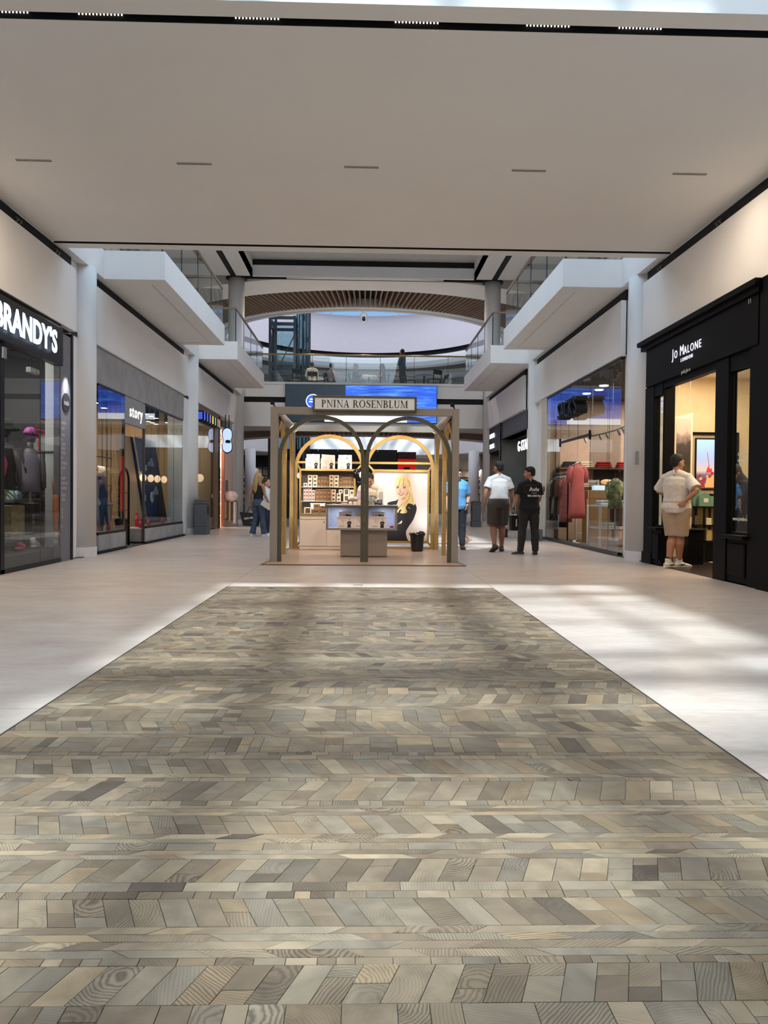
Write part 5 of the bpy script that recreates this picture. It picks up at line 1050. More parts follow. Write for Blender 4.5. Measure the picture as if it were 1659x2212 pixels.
b = MB(); b.smooth = True; b.ball((5.9, 18.5, 1.53), (0.15, 0.15, 0.065), 18, 10); b.build('shade', mat('peach_glow', (240, 180, 130), 0.5, emit=(240, 170, 116), es=0.7), r)
b = MB(); b.cyl((5.9, 18.5, 1.59), (5.9, 18.5, 3.82), 0.005, 6); b.build('cord', black_metal, r)
r = thing('mannequin', 'mannequin in a floral green and pink blouse near the column', 'mannequin', (5.62, 17.0, 0.0)); x, y = 5.62, 17.0
b = MB(); b.smooth = True; b.tube([(x, y, 0.9), (x, y, 1.12), (x, y, 1.36), (x, y, 1.5), (x, y, 1.58)], [(0.17, 0.12), (0.14, 0.1), (0.19, 0.12), (0.15, 0.09), (0.04, 0.04)], 16); b.build('blouse', mat('floral_print', (150, 160, 120), 0.8, var=0.8, scale=9), r)
b = MB(); b.cyl((x, y, 0.0), (x, y, 0.92), 0.018); b.lathe((x, y, 0.0), [(0.16, 0.009), (0.16, 0.025)], 20); b.build('stand', steel, r)
for d in (-1, 1):
    b = MB(); b.smooth = True; b.tube([(x + d * 0.15, y, 1.48), (x + d * 0.22, y - 0.05, 1.3), (x + d * 0.2, y - 0.16, 1.12)], [0.05, 0.045, 0.035], 10); b.build('sleeve', mat('floral_print', (150, 160, 120), 0.8, var=0.8, scale=9), r)
r = thing('shoe_pair', 'pair of pale sandals on the clothes shop floor by the dress', 'shoes', (5.2, 18.9, 0.0)); 
for y in (18.85, 18.97):
    b = MB(); b.smooth = True; b.tube([(5.12, y, 0.02), (5.22, y, 0.03), (5.34, y, 0.02)], [(0.03, 0.01), (0.04, 0.02), (0.03, 0.01)], 10); b.tube([(5.24, y - 0.05, 0.02), (5.24, y, 0.08), (5.24, y + 0.05, 0.02)], 0.012, 8); b.build('sandal', lamp_white, r)
r = thing('spotlight_track', 'curved metal track with small spotlights inside the clothes shop', 'track light', (5.4, 17, 2.7))
pts = [(5.35 + 0.25 * math.sin(math.pi * t), 19.2 - 4.0 * t, 2.62 + 0.05 * t) for t in [i / 10 for i in range(11)]]
b = MB(); b.smooth = True; b.tube(pts, 0.018, 8); b.build('rail', steel, r)
for i in (1, 3, 4, 6, 7, 9):
    x, y, z = pts[i]; b = MB(); b.cyl((x, y, z - 0.02), (x + 0.05, y, z - 0.13), 0.03, 12); b.build('spot_head', steel, r)
for i in (2, 5, 8):
    x, y, z = pts[i]; b = MB(); b.cyl((x, y, z), (x, y, 3.82), 0.006, 6); b.build('hanger_rod', steel, r)
for k, (x, y) in enumerate(((5.7, 19.6), (5.8, 18.9), (5.7, 18.2), (5.6, 15.6), (6.2, 15.3), (6.6, 16.2))):
    b = MB(); b.lathe((x, y, 3.80), [(0.10, 0), (0.11, 0.02)], 18); tag(b.build('ceiling_spot', mat('white_lens', (255, 250, 240), 0.4, emit=(255, 248, 236), es=3)), 'white round ceiling lamp in the clothes shop, ' + ['leftmost', 'second from the left', 'third from the left', 'right, nearest the glass', 'right, deeper in', 'rightmost and deepest'][k], 'light', 'round lamps in the clothes shop ceiling')

# ---- third shop: dark grey wall with white letters
dgrey = mat('dark_grey_wall', (74, 76, 76), 0.6, var=0.12, scale=2)
b = MB(); b.box(5.02, 5.4, 23.0, 27.9, 3.25, 3.86); t7 = struct(b.build('trim_7', mat('grey_lintel', (90, 92, 92), 0.6)), 'grey lintel of the dark shop')
b = MB(); b.box(5.9, 6.0, 23.0, 27.9, 0, 3.9); w3 = struct(b.build('wall_right_dark', dgrey), 'dark grey recessed shop wall')
for a, c in ((23.05, 24.6), (24.6, 26.2), (26.2, 27.85)):
    for z0, z1 in ((0.02, 1.3), (1.3, 2.45), (2.45, 3.3)):
        b = MB(); b.bevbox(5.87, 5.9, a + 0.004, c - 0.004, z0 + 0.003, z1 - 0.003, 0.004); b.build('panel', dgrey, w3)
b = MB(); b.box(5.0, 5.9, 27.75, 27.9, 0, 3.86); struct(b.build('wall_dark_end', dgrey), 'end wall of the dark shop')
b = MB(); b.box(5.0, 5.95, 23.0, 27.9, 3.25, 3.3); struct(b.build('ceiling_dark_shop', mat('dark_soffit', (60, 62, 62), 0.7)), 'soffit of the dark shop')
area('shop_light', (5.45, 25.5, 3.2), 0.6, 16, NEUTRAL, sizey=3)
r = thing('shop_sign', 'white lit block letters cut off by the column on the dark shop', 'sign', (5.1, 24.3, 2.6))
b = MB(); text(b, 'G-STAR', 0.46, (5.0, 24.05, 2.77), RU, RW, 0.02, 0.004, 1.0, 1.1); b.build('lettering', mat('letter_white', (240, 245, 250), 0.5, emit=(232, 242, 252), es=0.7), r)
b = MB(); b.bar((5.03, 25.2, 2.77), (5.03, 22.9, 2.77), 0.03); b.build('rail', black_metal, r)
r = thing('wall_picture', 'black framed poster of a figure on the dark shop wall', 'picture', (5.85, 26.0, 0.9))
b = MB()
for (a, c, z0, z1) in ((25.4, 26.6, 0.8, 0.86), (25.4, 26.6, 2.1, 2.16), (25.4, 25.47, 0.86, 2.1), (26.53, 26.6, 0.86, 2.1)): b.box(5.82, 5.87, a, c, z0, z1)
b.build('frame', black_metal, r)
b = MB(); b.box(5.84, 5.87, 25.47, 26.53, 0.86, 2.1); b.build('poster', mat('poster_grey', (140, 134, 128), 0.6, var=0.3, scale=3), r)
b = MB(); b.prism(spline([(-.18, -.5), (.2, -.5), (.16, 0), (.2, .2), (.08, .3), (.1, .45), (0, .55), (-.1, .45), (-.06, .3), (-.2, .2), (-.14, 0)], 3), (5.838, 26.0, 1.42), (0, 1, 0), (0, 0, 1), (0.001, 0, 0)); b.build('figure', mat('poster_figure', (190, 170, 156), 0.6), r)
b = MB(); b.bevbox(4.3, 4.75, 20.2, 20.6, 0.0, 0.30, 0.01); tag(b.build('floor_box', mat('grey_box', (112, 116, 118), 0.5)), 'low grey box on the floor beside the second right column', 'box')
# ---- fourth shop: black front with two lines of lit letters
b = MB(); b.box(5.0, 5.1, 27.95, 30.6, 2.9, 3.88); t8 = struct(b.build('trim_8', mat('black_front', (18, 20, 24), 0.5)), 'black front of the last right shop')
b = MB(); b.box(4.96, 5.1, 27.92, 28.1, 0, 3.9); b.build('jamb', black_metal, t8)
room('right', 4, 28.0, 30.55, 2.6, 2.9, (70, 62, 58), (60, 56, 54), (50, 46, 44), 'black_shop', 25, WARM)
r = thing('shop_sign', 'two short lines of white lit letters on the black shop', 'sign', (4.95, 29.4, 3.0))
b = MB(); text(b, 'HOWILLA', 0.25, (4.97, 29.75, 3.52), RU, RW, 0.02, 0.0, 0.9, 1.1); text(b, 'BARING', 0.25, (4.97, 29.75, 3.12), RU, RW, 0.02, 0.0, 1.0, 1.15); b.build('lettering', mat('letter_white', (240, 245, 250), 0.5, emit=(232, 242, 252), es=0.7), r)
b = MB(); b.box(5.5, 5.6, 28.5, 28.75, 0.01, 2.4); b.box(5.46, 5.64, 28.45, 28.8, 2.4, 2.46); tag(b.build('lit_post', mat('post_tan', (170, 140, 120), 0.6, emit=(170, 140, 120), es=0.3)), 'tan lit post inside the black shop opening', 'post')
# ================================================================ kiosk
stonegrey = mat('kiosk_grey', (150, 142, 132), 0.5, var=0.03); olive = mat('kiosk_olive', (98, 92, 74), 0.4, 0.5, var=0.06); gold = mat('kiosk_gold', (204, 166, 100), 0.38, 0.8, var=0.08)
creamlam = mat('kiosk_cream', (232, 214, 198), 0.4, var=0.015)
KX0, KX1, KY0, KY1 = -1.56, 1.60, 12.88, 16.3
b = MB(); b.prism([(KX0 - 0.06, 12.36), (KX1 + 0.06, 12.36), (KX1 + 0.02, KY1 + 0.1), (KX0 - 0.02, KY1 + 0.1)], (0, 0, 0.002), (1, 0, 0), (0, 1, 0), (0, 0, 0.012))
r = thing('kiosk', 'open kiosk frame of grey posts with olive and gold arches on a low base', 'kiosk', (0.02, 14.5, 0))
b.build('base', mat('kiosk_base', (196, 164, 142), 0.25, var=0.06, scale=2), r)
b = MB(); bz = mat('base_bronze', (132, 98, 66), 0.35, 0.6)
b.bar((KX0 - 0.06, 12.36, 0.008), (KX1 + 0.06, 12.36, 0.008), 0.03, 0.016); b.bar((KX0 - 0.06, 12.36, 0.008), (KX0, 12.95, 0.008), 0.03, 0.018); b.bar((KX1 + 0.06, 12.36, 0.008), (KX1, 12.95, 0.008), 0.03, 0.018); b.build('base_edge', bz, r)
for x0, x1 in ((KX0, KX0 + 0.125), (KX1 - 0.115, KX1)):
    b = MB(); b.bevbox(x0, x1, KY0, KY0 + 0.13, 0.014, 2.60, 0.003); b.build('post', stonegrey, r)
    b = MB(); b.bevbox(x0 + 0.01, x1 - 0.01, KY1 - 0.12, KY1, 0.014, 2.60, 0.003); b.build('post', stonegrey, r)
b = MB(); b.bevbox(KX0 + 0.125, KX1 - 0.115, KY0 + 0.005, KY0 + 0.13, 2.48, 2.60, 0.003); b.build('header_beam', stonegrey, r)
b = MB(); b.bevbox(KX0 + 0.125, KX1 - 0.115, KY1 - 0.12, KY1, 2.48, 2.60, 0.003); b.build('header_beam', stonegrey, r)
for x0, x1 in ((KX0, KX0 + 0.12), (KX1 - 0.115, KX1)):
    b = MB(); b.bevbox(x0, x1, KY0 + 0.13, KY1 - 0.12, 2.48, 2.60, 0.003); b.build('side_beam', stonegrey, r)
def arch(M, p0, u, width, ztop, wd, dp, nm, z0=0.014):
    """arch frame: two legs and a half round head in the plane through p0 along u"""
    u = Vector(u); n = Vector((-u.y, u.x, 0)); R = width / 2; zs = ztop - R; N = 20
    po = [(0, z0)] + [(R - R * math.cos(math.pi * i / N), zs + R * math.sin(math.pi * i / N)) for i in range(N + 1)] + [(width, z0)]
    pi_ = [(wd, z0)] + [(R - (R - wd) * math.cos(math.pi * i / N), zs + (R - wd) * math.sin(math.pi * i / N)) for i in range(N + 1)] + [(width - wd, z0)]
    vs = []; fs = []; k = len(po)
    for q in (po, pi_):
        for d in (0, dp):
            for (a, z) in q:
                v = Vector(p0) + u * a + n * d; vs.append((v.x, v.y, z))
    O0, O1, I0, I1 = 0, k, 2 * k, 3 * k
    for i in range(k - 1):
        fs += [(O0 + i, O0 + i + 1, I0 + i + 1, I0 + i), (O1 + i, O1 + i + 1, I1 + i + 1, I1 + i), (O0 + i, O0 + i + 1, O1 + i + 1, O1 + i), (I0 + i, I0 + i + 1, I1 + i + 1, I1 + i)]
    for i in (0, k - 1): fs.append((O0 + i, O1 + i, I1 + i, I0 + i))
    b = MB(); b.add(vs, fs); return b.build(nm, M, r)
arch(olive, (KX0 + 0.125, KY0 + 0.03, 0), (1, 0, 0), 1.455, 2.47, 0.065, 0.06, 'front_arch')
arch(olive, (0.022, KY0 + 0.03, 0), (1, 0, 0), 1.463, 2.47, 0.065, 0.06, 'front_arch')
arch(gold, (KX0 + 0.10, KY1 - 0.09, 0), (1, 0, 0), 1.48, 2.42, 0.075, 0.06, 'rear_arch')
arch(gold, (0.022, KY1 - 0.09, 0), (1, 0, 0), 1.48, 2.42, 0.075, 0.06, 'rear_arch')
for x in (KX0 + 0.10, KX1 - 0.03):
    arch(gold, (x, KY0 + 0.14, 0), (0, 1, 0), 1.55, 2.46, 0.06, 0.07, 'side_arch'); arch(gold, (x, KY0 + 0.14 + 1.56, 0), (0, 1, 0), 1.55, 2.46, 0.06, 0.07, 'side_arch')
for xa, xb, ia, ib in ((KX0 + 0.14, -0.01, -1.33, -0.15), (0.06, 1.47, 0.205, 1.375)):
    b = MB(); y = KY1 - 0.06; b.bar((xa, y, 1.83), (xb, y, 1.83), 0.04, 0.045); b.build('cross_bar', gold, r)
    b = MB(); yi = y + 0.02
    b.bar((xa, y, 1.83), (ia, yi, 1.67), 0.035); b.bar((xb, y, 1.83), (ib, yi, 1.67), 0.035); b.bar((xa, y, 0.03), (ia, yi, 0.16), 0.035); b.bar((xb, y, 0.03), (ib, yi, 0.16), 0.035); b.build('corner_strut', gold, r)
    b = MB(); b.bar((xa, y, 0.035), (xb, y, 0.035), 0.04, 0.05); b.build('foot_bar', gold, r)
    b = MB(); b.bar((ia, yi, 1.67), (ib, yi, 1.67), 0.04, 0.05); b.bar((ia, yi, 0.14), (ia, yi, 1.67), 0.04, 0.05); b.bar((ib, yi, 0.14), (ib, yi, 1.67), 0.04, 0.05); b.bar((ia, yi, 0.16), (ib, yi, 0.16), 0.04, 0.05); b.build('inner_frame', gold, r)
for x in (KX0 + 0.06, KX1 - 0.06):
    b = MB(); b.box(x - 0.05, x + 0.02, 13.0, 13.06, 2.60, 2.615); b.bar((x, 13.03, 2.615), (x - 0.04, 13.03, 2.66), 0.02); b.bevbox(x - 0.08, x - 0.01, 13.0, 13.06, 2.65, 2.70, 0.006); b.build('top_bracket', black_metal, r)
# name board with serif capitals
def serif(b, s, x, z, H, y, dp):
    T, t, sf = 0.15, 0.055, 0.045
    def poly(p): b.prism([(x + a * H, z + c * H) for a, c in p], (0, y, 0), (1, 0, 0), (0, 0, 1), (0, dp, 0))
    def rc(a, c, d, e): poly([(a, c), (d, c), (d, e), (a, e)])
    def ringh(cx, cz, rx, rz, ix, iz, a0, a1, n=14):
        o_ = [(cx + rx * math.cos(a0 + (a1 - a0) * i / n), cz + rz * math.sin(a0 + (a1 - a0) * i / n)) for i in range(n + 1)]
        i_ = [(cx + ix * math.cos(a0 + (a1 - a0) * i / n), cz + iz * math.sin(a0 + (a1 - a0) * i / n)) for i in range(n + 1)]
        for i in range(n): poly([o_[i], o_[i + 1], i_[i + 1], i_[i]])
    h = math.pi / 2
    def stem(a, w_, top=True, bot=True):
        rc(a, 0, a + w_, 1)
        if bot: rc(a - 0.10, 0, a + w_ + 0.10, sf)
        if top: rc(a - 0.10, 1 - sf, a + w_ + 0.10, 1)
    W_ = 0.5
    if s == 'I': stem(0.12, T); W_ = 0.42
    elif s in 'PRB':
        stem(0.12, T)
        ringh(0.30, 0.73 if s != 'B' else 0.755, 0.32, 0.27 if s != 'B' else 0.245, 0.17, 0.215 if s != 'B' else 0.19, -h, h)
        rc(0.27, 1 - 0.055, 0.31, 1); rc(0.27, 0.46, 0.31, 0.515) if s != 'B' else rc(0.27, 0.50, 0.31, 0.565)
        W_ = 0.68
        if s == 'R': poly([(0.33, 0.49), (0.48, 0.49), (0.80, 0.0), (0.63, 0.0)]); rc(0.63, 0, 0.86, sf); W_ = 0.84
        if s == 'B': ringh(0.30, 0.27, 0.38, 0.27, 0.22, 0.215, -h, h); rc(0.27, 0, 0.31, 0.055); W_ = 0.74
    elif s == 'N':
        rc(0.14, 0, 0.14 + t, 1); rc(0.72, 0, 0.72 + t, 1); poly([(0.08, 1), (0.25, 1), (0.775, 0), (0.70, 0)]); rc(0.04, 0, 0.30, sf); rc(0.02, 1 - sf, 0.2, 1); rc(0.62, 1 - sf, 0.88, 1); W_ = 0.90
    elif s == 'A':
        poly([(0.10, 0), (0.155, 0), (0.43, 1), (0.38, 1)]); poly([(0.56, 0), (0.73, 0), (0.45, 1), (0.36, 1)]); rc(0.2, 0.30, 0.58, 0.30 + t); rc(0.0, 0, 0.26, sf); rc(0.48, 0, 0.82, sf); W_ = 0.82
    elif s == 'O': ringh(0.44, 0.5, 0.42, 0.52, 0.27, 0.465, 0, 4 * h, 28); W_ = 0.90
    elif s == 'U':
        rc(0.12, 0.34, 0.12 + T, 1); rc(0.02, 1 - sf, 0.36, 1); rc(0.68, 0.34, 0.68 + t, 1); rc(0.58, 1 - sf, 0.83, 1); ringh(0.4275, 0.36, 0.3075, 0.38, 0.2, 0.30, 2 * h, 4 * h); W_ = 0.86
    elif s in 'EL':
        stem(0.12, T, True, True); rc(0.27, 0, 0.62, sf + 0.01); poly([(0.62, 0), (0.67, 0.24), (0.63, 0.24), (0.55, 0.05)]); W_ = 0.68
        if s == 'E': rc(0.27, 1 - sf - 0.01, 0.60, 1); poly([(0.60, 1), (0.63, 0.78), (0.59, 0.78), (0.53, 0.95)]); rc(0.27, 0.49, 0.5, 0.54); rc(0.48, 0.40, 0.51, 0.63)
    elif s == 'M':
        rc(0.13, 0, 0.13 + t, 1); rc(0.80, 0, 0.80 + T, 1); poly([(0.10, 1), (0.26, 1), (0.58, 0), (0.52, 0)]); poly([(0.52, 0), (0.57, 0), (0.88, 1), (0.82, 1)]); rc(0.03, 0, 0.30, sf); rc(0.02, 1 - sf, 0.2, 1); rc(0.72, 0, 1.03, sf); rc(0.86, 1 - sf, 1.03, 1); W_ = 1.06
    elif s == 'S':
        c = [(0.56, 0.80), (0.50, 0.92), (0.36, 0.99), (0.22, 0.95), (0.14, 0.82), (0.18, 0.68), (0.34, 0.56), (0.50, 0.43), (0.56, 0.27), (0.50, 0.10), (0.34, 0.01), (0.18, 0.06), (0.10, 0.20)]; wd = [0.05, 0.05, 0.06, 0.09, 0.13, 0.15, 0.17, 0.16, 0.14, 0.10, 0.06, 0.05, 0.05]
        P_ = [Vector(q) for q in c]; L_, R_ = [], []
        for i, q in enumerate(P_):
            d = (P_[min(i + 1, 12)] - P_[max(i - 1, 0)]).normalized(); n = Vector((-d.y, d.x)) * wd[i] / 2; L_.append(q + n); R_.append(q - n)
        for i in range(12): poly([tuple(L_[i]), tuple(L_[i + 1]), tuple(R_[i + 1]), tuple(R_[i])])
        rc(0.555, 0.74, 0.60, 0.98); rc(0.06, 0.02, 0.105, 0.28); W_ = 0.66
    elif s == ' ': W_ = 0.38
    return W_ * H + 0.03 * H
r = thing('kiosk_sign', 'name board with black serif capitals over the kiosk front', 'sign', (0.015, 12.86, 2.53))
b = MB(); X0_, X1_, Z0_, Z1_ = -0.855, 0.875, 2.525, 2.785
b.bevbox(X0_, X1_, 12.80, 12.88, Z0_, Z0_ + 0.035, 0.003); b.bevbox(X0_, X1_, 12.80, 12.88, Z1_ - 0.035, Z1_, 0.003); b.bevbox(X0_, X0_ + 0.035, 12.80, 12.88, Z0_ + 0.035, Z1_ - 0.035, 0.003); b.bevbox(X1_ - 0.035, X1_, 12.80, 12.88, Z0_ + 0.035, Z1_ - 0.035, 0.003); b.build('frame', olive, r)
b = MB(); b.box(X0_ + 0.03, X1_ - 0.03, 12.825, 12.87, Z0_ + 0.03, Z1_ - 0.03); b.build('face', mat('sign_face', (196, 192, 186), 0.5, emit=(190, 188, 184), es=0.22), r)  # faint glow put into the face to lighten it
word = 'PNINA ROSENBLUM'; H_ = 0.122; tw = 0; tmp = MB()
for ch in word: tw += serif(tmp, ch, 0, 0, H_, 0, 0.01)
b = MB(); x = 0.01 - tw / 2
for ch in word: x += serif(b, ch, x, 2.594, H_, 12.817, 0.008)
b.build('lettering', mat('sign_ink', (14, 14, 16), 0.5), r)
# spotlights on the side beams
for k, (x, y, dx, t) in enumerate(((KX0 + 0.1, 13.35, 1, 'nearer spotlight under the left kiosk beam'), (KX0 + 0.1, 14.1, 1, 'farther spotlight under the left kiosk beam'), (KX1 - 0.1, 13.35, -1, 'nearer spotlight under the right kiosk beam'), (KX1 - 0.1, 14.1, -1, 'farther spotlight under the right kiosk beam'))):
    rr = thing('kiosk_spotlight', 'white cylinder, ' + t, 'spotlight', (x, y, 2.4), 'spotlights under the kiosk beams')
    b = MB(); b.box(x - 0.02, x + 0.02, y - 0.25, y + 0.2, 2.455, 2.48); b.bar((x, y, 2.46), (x + dx * 0.07, y, 2.40), 0.025); b.build('bracket', black_metal, rr)
    d = Vector((dx * 0.55, 0.28 if k % 2 else -0.1, -0.6)).normalized(); c = Vector((x + dx * 0.13, y, 2.40))
    b = MB(); b.smooth = False; b.tube([c - d * 0.13, c + d * 0.13], 0.055, 20); b.build('lamp_body', mat('spot_shell', (214, 196, 180), 0.4), rr)
    b = MB(); b.tube([c + d * 0.131, c + d * 0.134], 0.042, 16); b.build('lens', mat('spot_lens', (255, 240, 215), 0.4, emit=(255, 232, 196), es=4), rr)
    l = bpy.data.lights.new('kiosk_spot', 'SPOT'); lo = bpy.data.objects.new('kiosk_spot', l); COL.objects.link(lo); l.energy = 40; l.color = (1.0, 0.84, 0.66); l.spot_size = math.radians(95); l.spot_blend = 0.6; l.shadow_soft_size = 0.04
    tgt = Vector((0.1 if dx > 0 else -0.1, 15.6, 0.9)); lo.location = c + d * 0.16; lo.rotation_euler = (tgt - lo.location).to_track_quat('-Z', 'Y').to_euler()
# rear left: cabinet with shelves
r = thing('shelf_cabinet', 'cream kiosk cabinet with glass shelves above two doors', 'cabinet', (-0.74, 16.1, 0))
b = MB(); b.box(-1.31, -0.17, 15.86, 16.20, 0.02, 0.08); b.box(-1.31, -0.17, 15.86, 16.20, 0.08, 0.70); b.build('carcass', creamlam, r)
for a, c in ((-1.305, -0.755), (-0.745, -0.175)):
    b = MB(); b.bevbox(a, c, 15.845, 15.86, 0.09, 0.63, 0.003); d_ = b.build('door', creamlam, r)
    b = MB(); b.lathe((c - 0.05 if a < -1 else a + 0.05, 15.845, 0.585), [(0.012, 0), (0.012, -0.006)], 14, 'y'); b.build('lock', black_metal, d_)
b = MB(); b.bevbox(-1.305, -0.175, 15.845, 15.86, 0.64, 0.70, 0.003); b.build('fascia_board', creamlam, r)
b = MB(); b.box(-1.32, -0.165, 15.84, 15.90, 0.70, 0.735); b.box(-1.32, -1.285, 15.84, 15.88, 0.735, 1.65); b.box(-0.20, -0.165, 15.84, 15.88, 0.735, 1.65); b.box(-1.32, -0.165, 15.84, 16.20, 1.64, 1.68); b.build('gold_frame', gold, r)
b = MB(); b.box(-1.30, -0.18, 16.19, 16.20, 0.735, 1.64); b.build('back_panel', mat('cab_back', (110, 100, 92), 0.5), r)
for z in (0.745, 1.005, 1.30):
    b = MB(); b.box(-1.285, -0.20, 15.88, 16.18, z, z + 0.010); b.build('glass_shelf', mat('shelf_glass', (200, 214, 212), 0.1, spec=0.6), r)
    area('shelf_light', (-0.74, 15.95, z + 0.25), 0.9, 1.6, (1, 0.86, 0.70), sizey=0.03)
b = MB(); b.lathe((-1.34, 16.0, 1.54), [(0.055, -0.01), (0.06, 0), (0.055, 0.01)], 24, 'y'); b.build('round_plate', creamlam, r)
# cartons on the shelves: one object each
crm = mat('carton_cream', (232, 206, 176), 0.6, var=0.05); brn = mat('carton_brown', (150, 108, 68), 0.5, var=0.1); win = mat('carton_label', (96, 66, 42), 0.5); pkc = mat('carton_pink', (226, 176, 158), 0.6)
u_ = 0.00093; X_at = lambda px: -1.2 + (px - 207) * u_
names = {'c': 'cream carton with brown label', 'b': 'brown carton with darker label', 'p': 'slim pinkish carton', 'g': 'large cream carton with window'}
shelves = {1.311: ('top shelf', [(165, 250, 85, 1, 'c'), (260, 360, 88, 3, 'c'), (375, 468, 88, 3, 'c'), (472, 540, 112, 2, 'b'), (544, 608, 112, 2, 'b'), (612, 676, 112, 2, 'b'), (680, 728, 100, 2, 'b'), (737, 832, 88, 3, 'c'), (842, 945, 88, 3, 'c'), (955, 1025, 92, 2, 'b'), (1028, 1090, 108, 2, 'b'), (1094, 1155, 108, 2, 'b'), (1159, 1220, 108, 2, 'b'), (1224, 1275, 100, 2, 'b')]),
           1.016: ('middle shelf', [(165, 212, 80, 4, 'p'), (216, 272, 80, 4, 'p'), (280, 350, 80, 4, 'p'), (356, 420, 82, 3, 'p'), (430, 515, 90, 3, 'b'), (519, 602, 90, 3, 'b'), (606, 690, 90, 3, 'b'), (694, 780, 90, 3, 'b'), (785, 880, 88, 3, 'c'), (900, 995, 88, 2, 'c'), (948, 1035, 88, 1, 'c'), (1052, 1190, 140, 2, 'g'), (1200, 1280, 130, 2, 'c')]),
           0.756: ('bottom shelf', [(180, 350, 140, 1, 'g'), (360, 532, 95, 1, 'b'), (392, 532, 120, 1, 'b'), (540, 680, 88, 2, 'b'), (690, 790, 88, 2, 'b'), (800, 900, 88, 2, 'c'), (910, 1010, 88, 2, 'c'), (1020, 1140, 100, 2, 'b')])}
ordw = ['first', 'second', 'third', 'fourth', 'fifth', 'sixth', 'seventh', 'eighth', 'ninth', 'tenth', 'eleventh', 'twelfth', 'thirteenth', 'fourteenth']
tops = {}
for z0, (sn, cols) in shelves.items():
    for ci, (a, c, h, n, kd) in enumerate(cols):
        for j in range(n):
            xa, xc = X_at(a) + 0.0015, X_at(c) - 0.0015; hh = h * u_; z = z0 + j * hh; y0 = 15.91
            if sn == 'bottom shelf' and ci == 2: z = z0 + 95 * u_
            if sn == 'middle shelf' and ci == 10: z = z0 + 2 * 88 * u_; xa += 0.0; 
            pos = '' if n == 1 else (', ' + {2: ['lower', 'upper'], 3: ['bottom', 'middle', 'top'], 4: ['bottom', 'second', 'third', 'top']}[n][j] + ' box')
            rr = thing('product_carton', '%s, %s, %s stack from left%s' % (names[kd], sn, ordw[ci], pos), 'box', ((xa + xc) / 2, y0 + 0.05, z), 'cartons on the kiosk shelves')
            b = MB(); b.bevbox(xa, xc, y0, y0 + 0.10, z, z + hh - 0.002, 0.002); b.build('carton', {'c': crm, 'b': brn, 'p': pkc, 'g': crm}[kd], rr)
            k = (xc - xa); b = MB(); f0, f1, g0, g1 = (0.22, 0.78, 0.22, 0.72) if kd != 'g' else (0.2, 0.8, 0.1, 0.85)
            if kd == 'b': f0, f1, g0, g1 = 0.15, 0.85, 0.35, 0.8
            b.box(xa + k * f0, xa + k * f1, y0 - 0.0012, y0, z + hh * g0, z + hh * g1); b.build('label', win, rr)
r = thing('plastic_tray', 'clear white plastic tray behind the cartons on the bottom kiosk shelf', 'tray', (-0.95, 16.1, 0.756))
b = MB(); b.prism([(-0.13, 0), (0.13, 0), (0.15, 0.20), (-0.15, 0.20)], (-0.95, 16.03, 0.757), (1, 0, 0), (0, 0, 1), (0, 0.12, 0)); b.build('tub', mat('tray_white', (206, 214, 220), 0.2), r)
b = MB(); b.box(-1.11, -0.79, 16.02, 16.16, 0.957, 0.97); b.build('rim', mat('tray_rim', (230, 236, 240), 0.2), r)
r = thing('clip_lamp', 'glossy black clip lamp with pale round lens at the shelf corner', 'lamp', (-0.1, 15.9, 1.5))
gl = mat('gloss_black', (14, 14, 16), 0.12)
b = MB(); b.smooth = True; b.ball((-0.14, 15.86, 1.58), (0.10, 0.08, 0.11)); b.ball((-0.10, 15.88, 1.50), (0.07, 0.06, 0.08)); b.build('housing', gl, r)
b = MB(); b.smooth = True; b.ball((-0.06, 15.80, 1.56), (0.035, 0.02, 0.065)); b.build('lens', mat('lens_pale', (214, 206, 196), 0.2), r)
b = MB(); b.smooth = True; b.tube([(-0.12, 15.9, 1.5), (-0.10, 15.92, 1.38), (-0.08, 15.9, 1.26), (-0.09, 15.95, 1.1), (-0.11, 15.98, 1.0)], [0.05, 0.06, 0.045, 0.03, 0.02], 10); b.build('hose', gl, r)
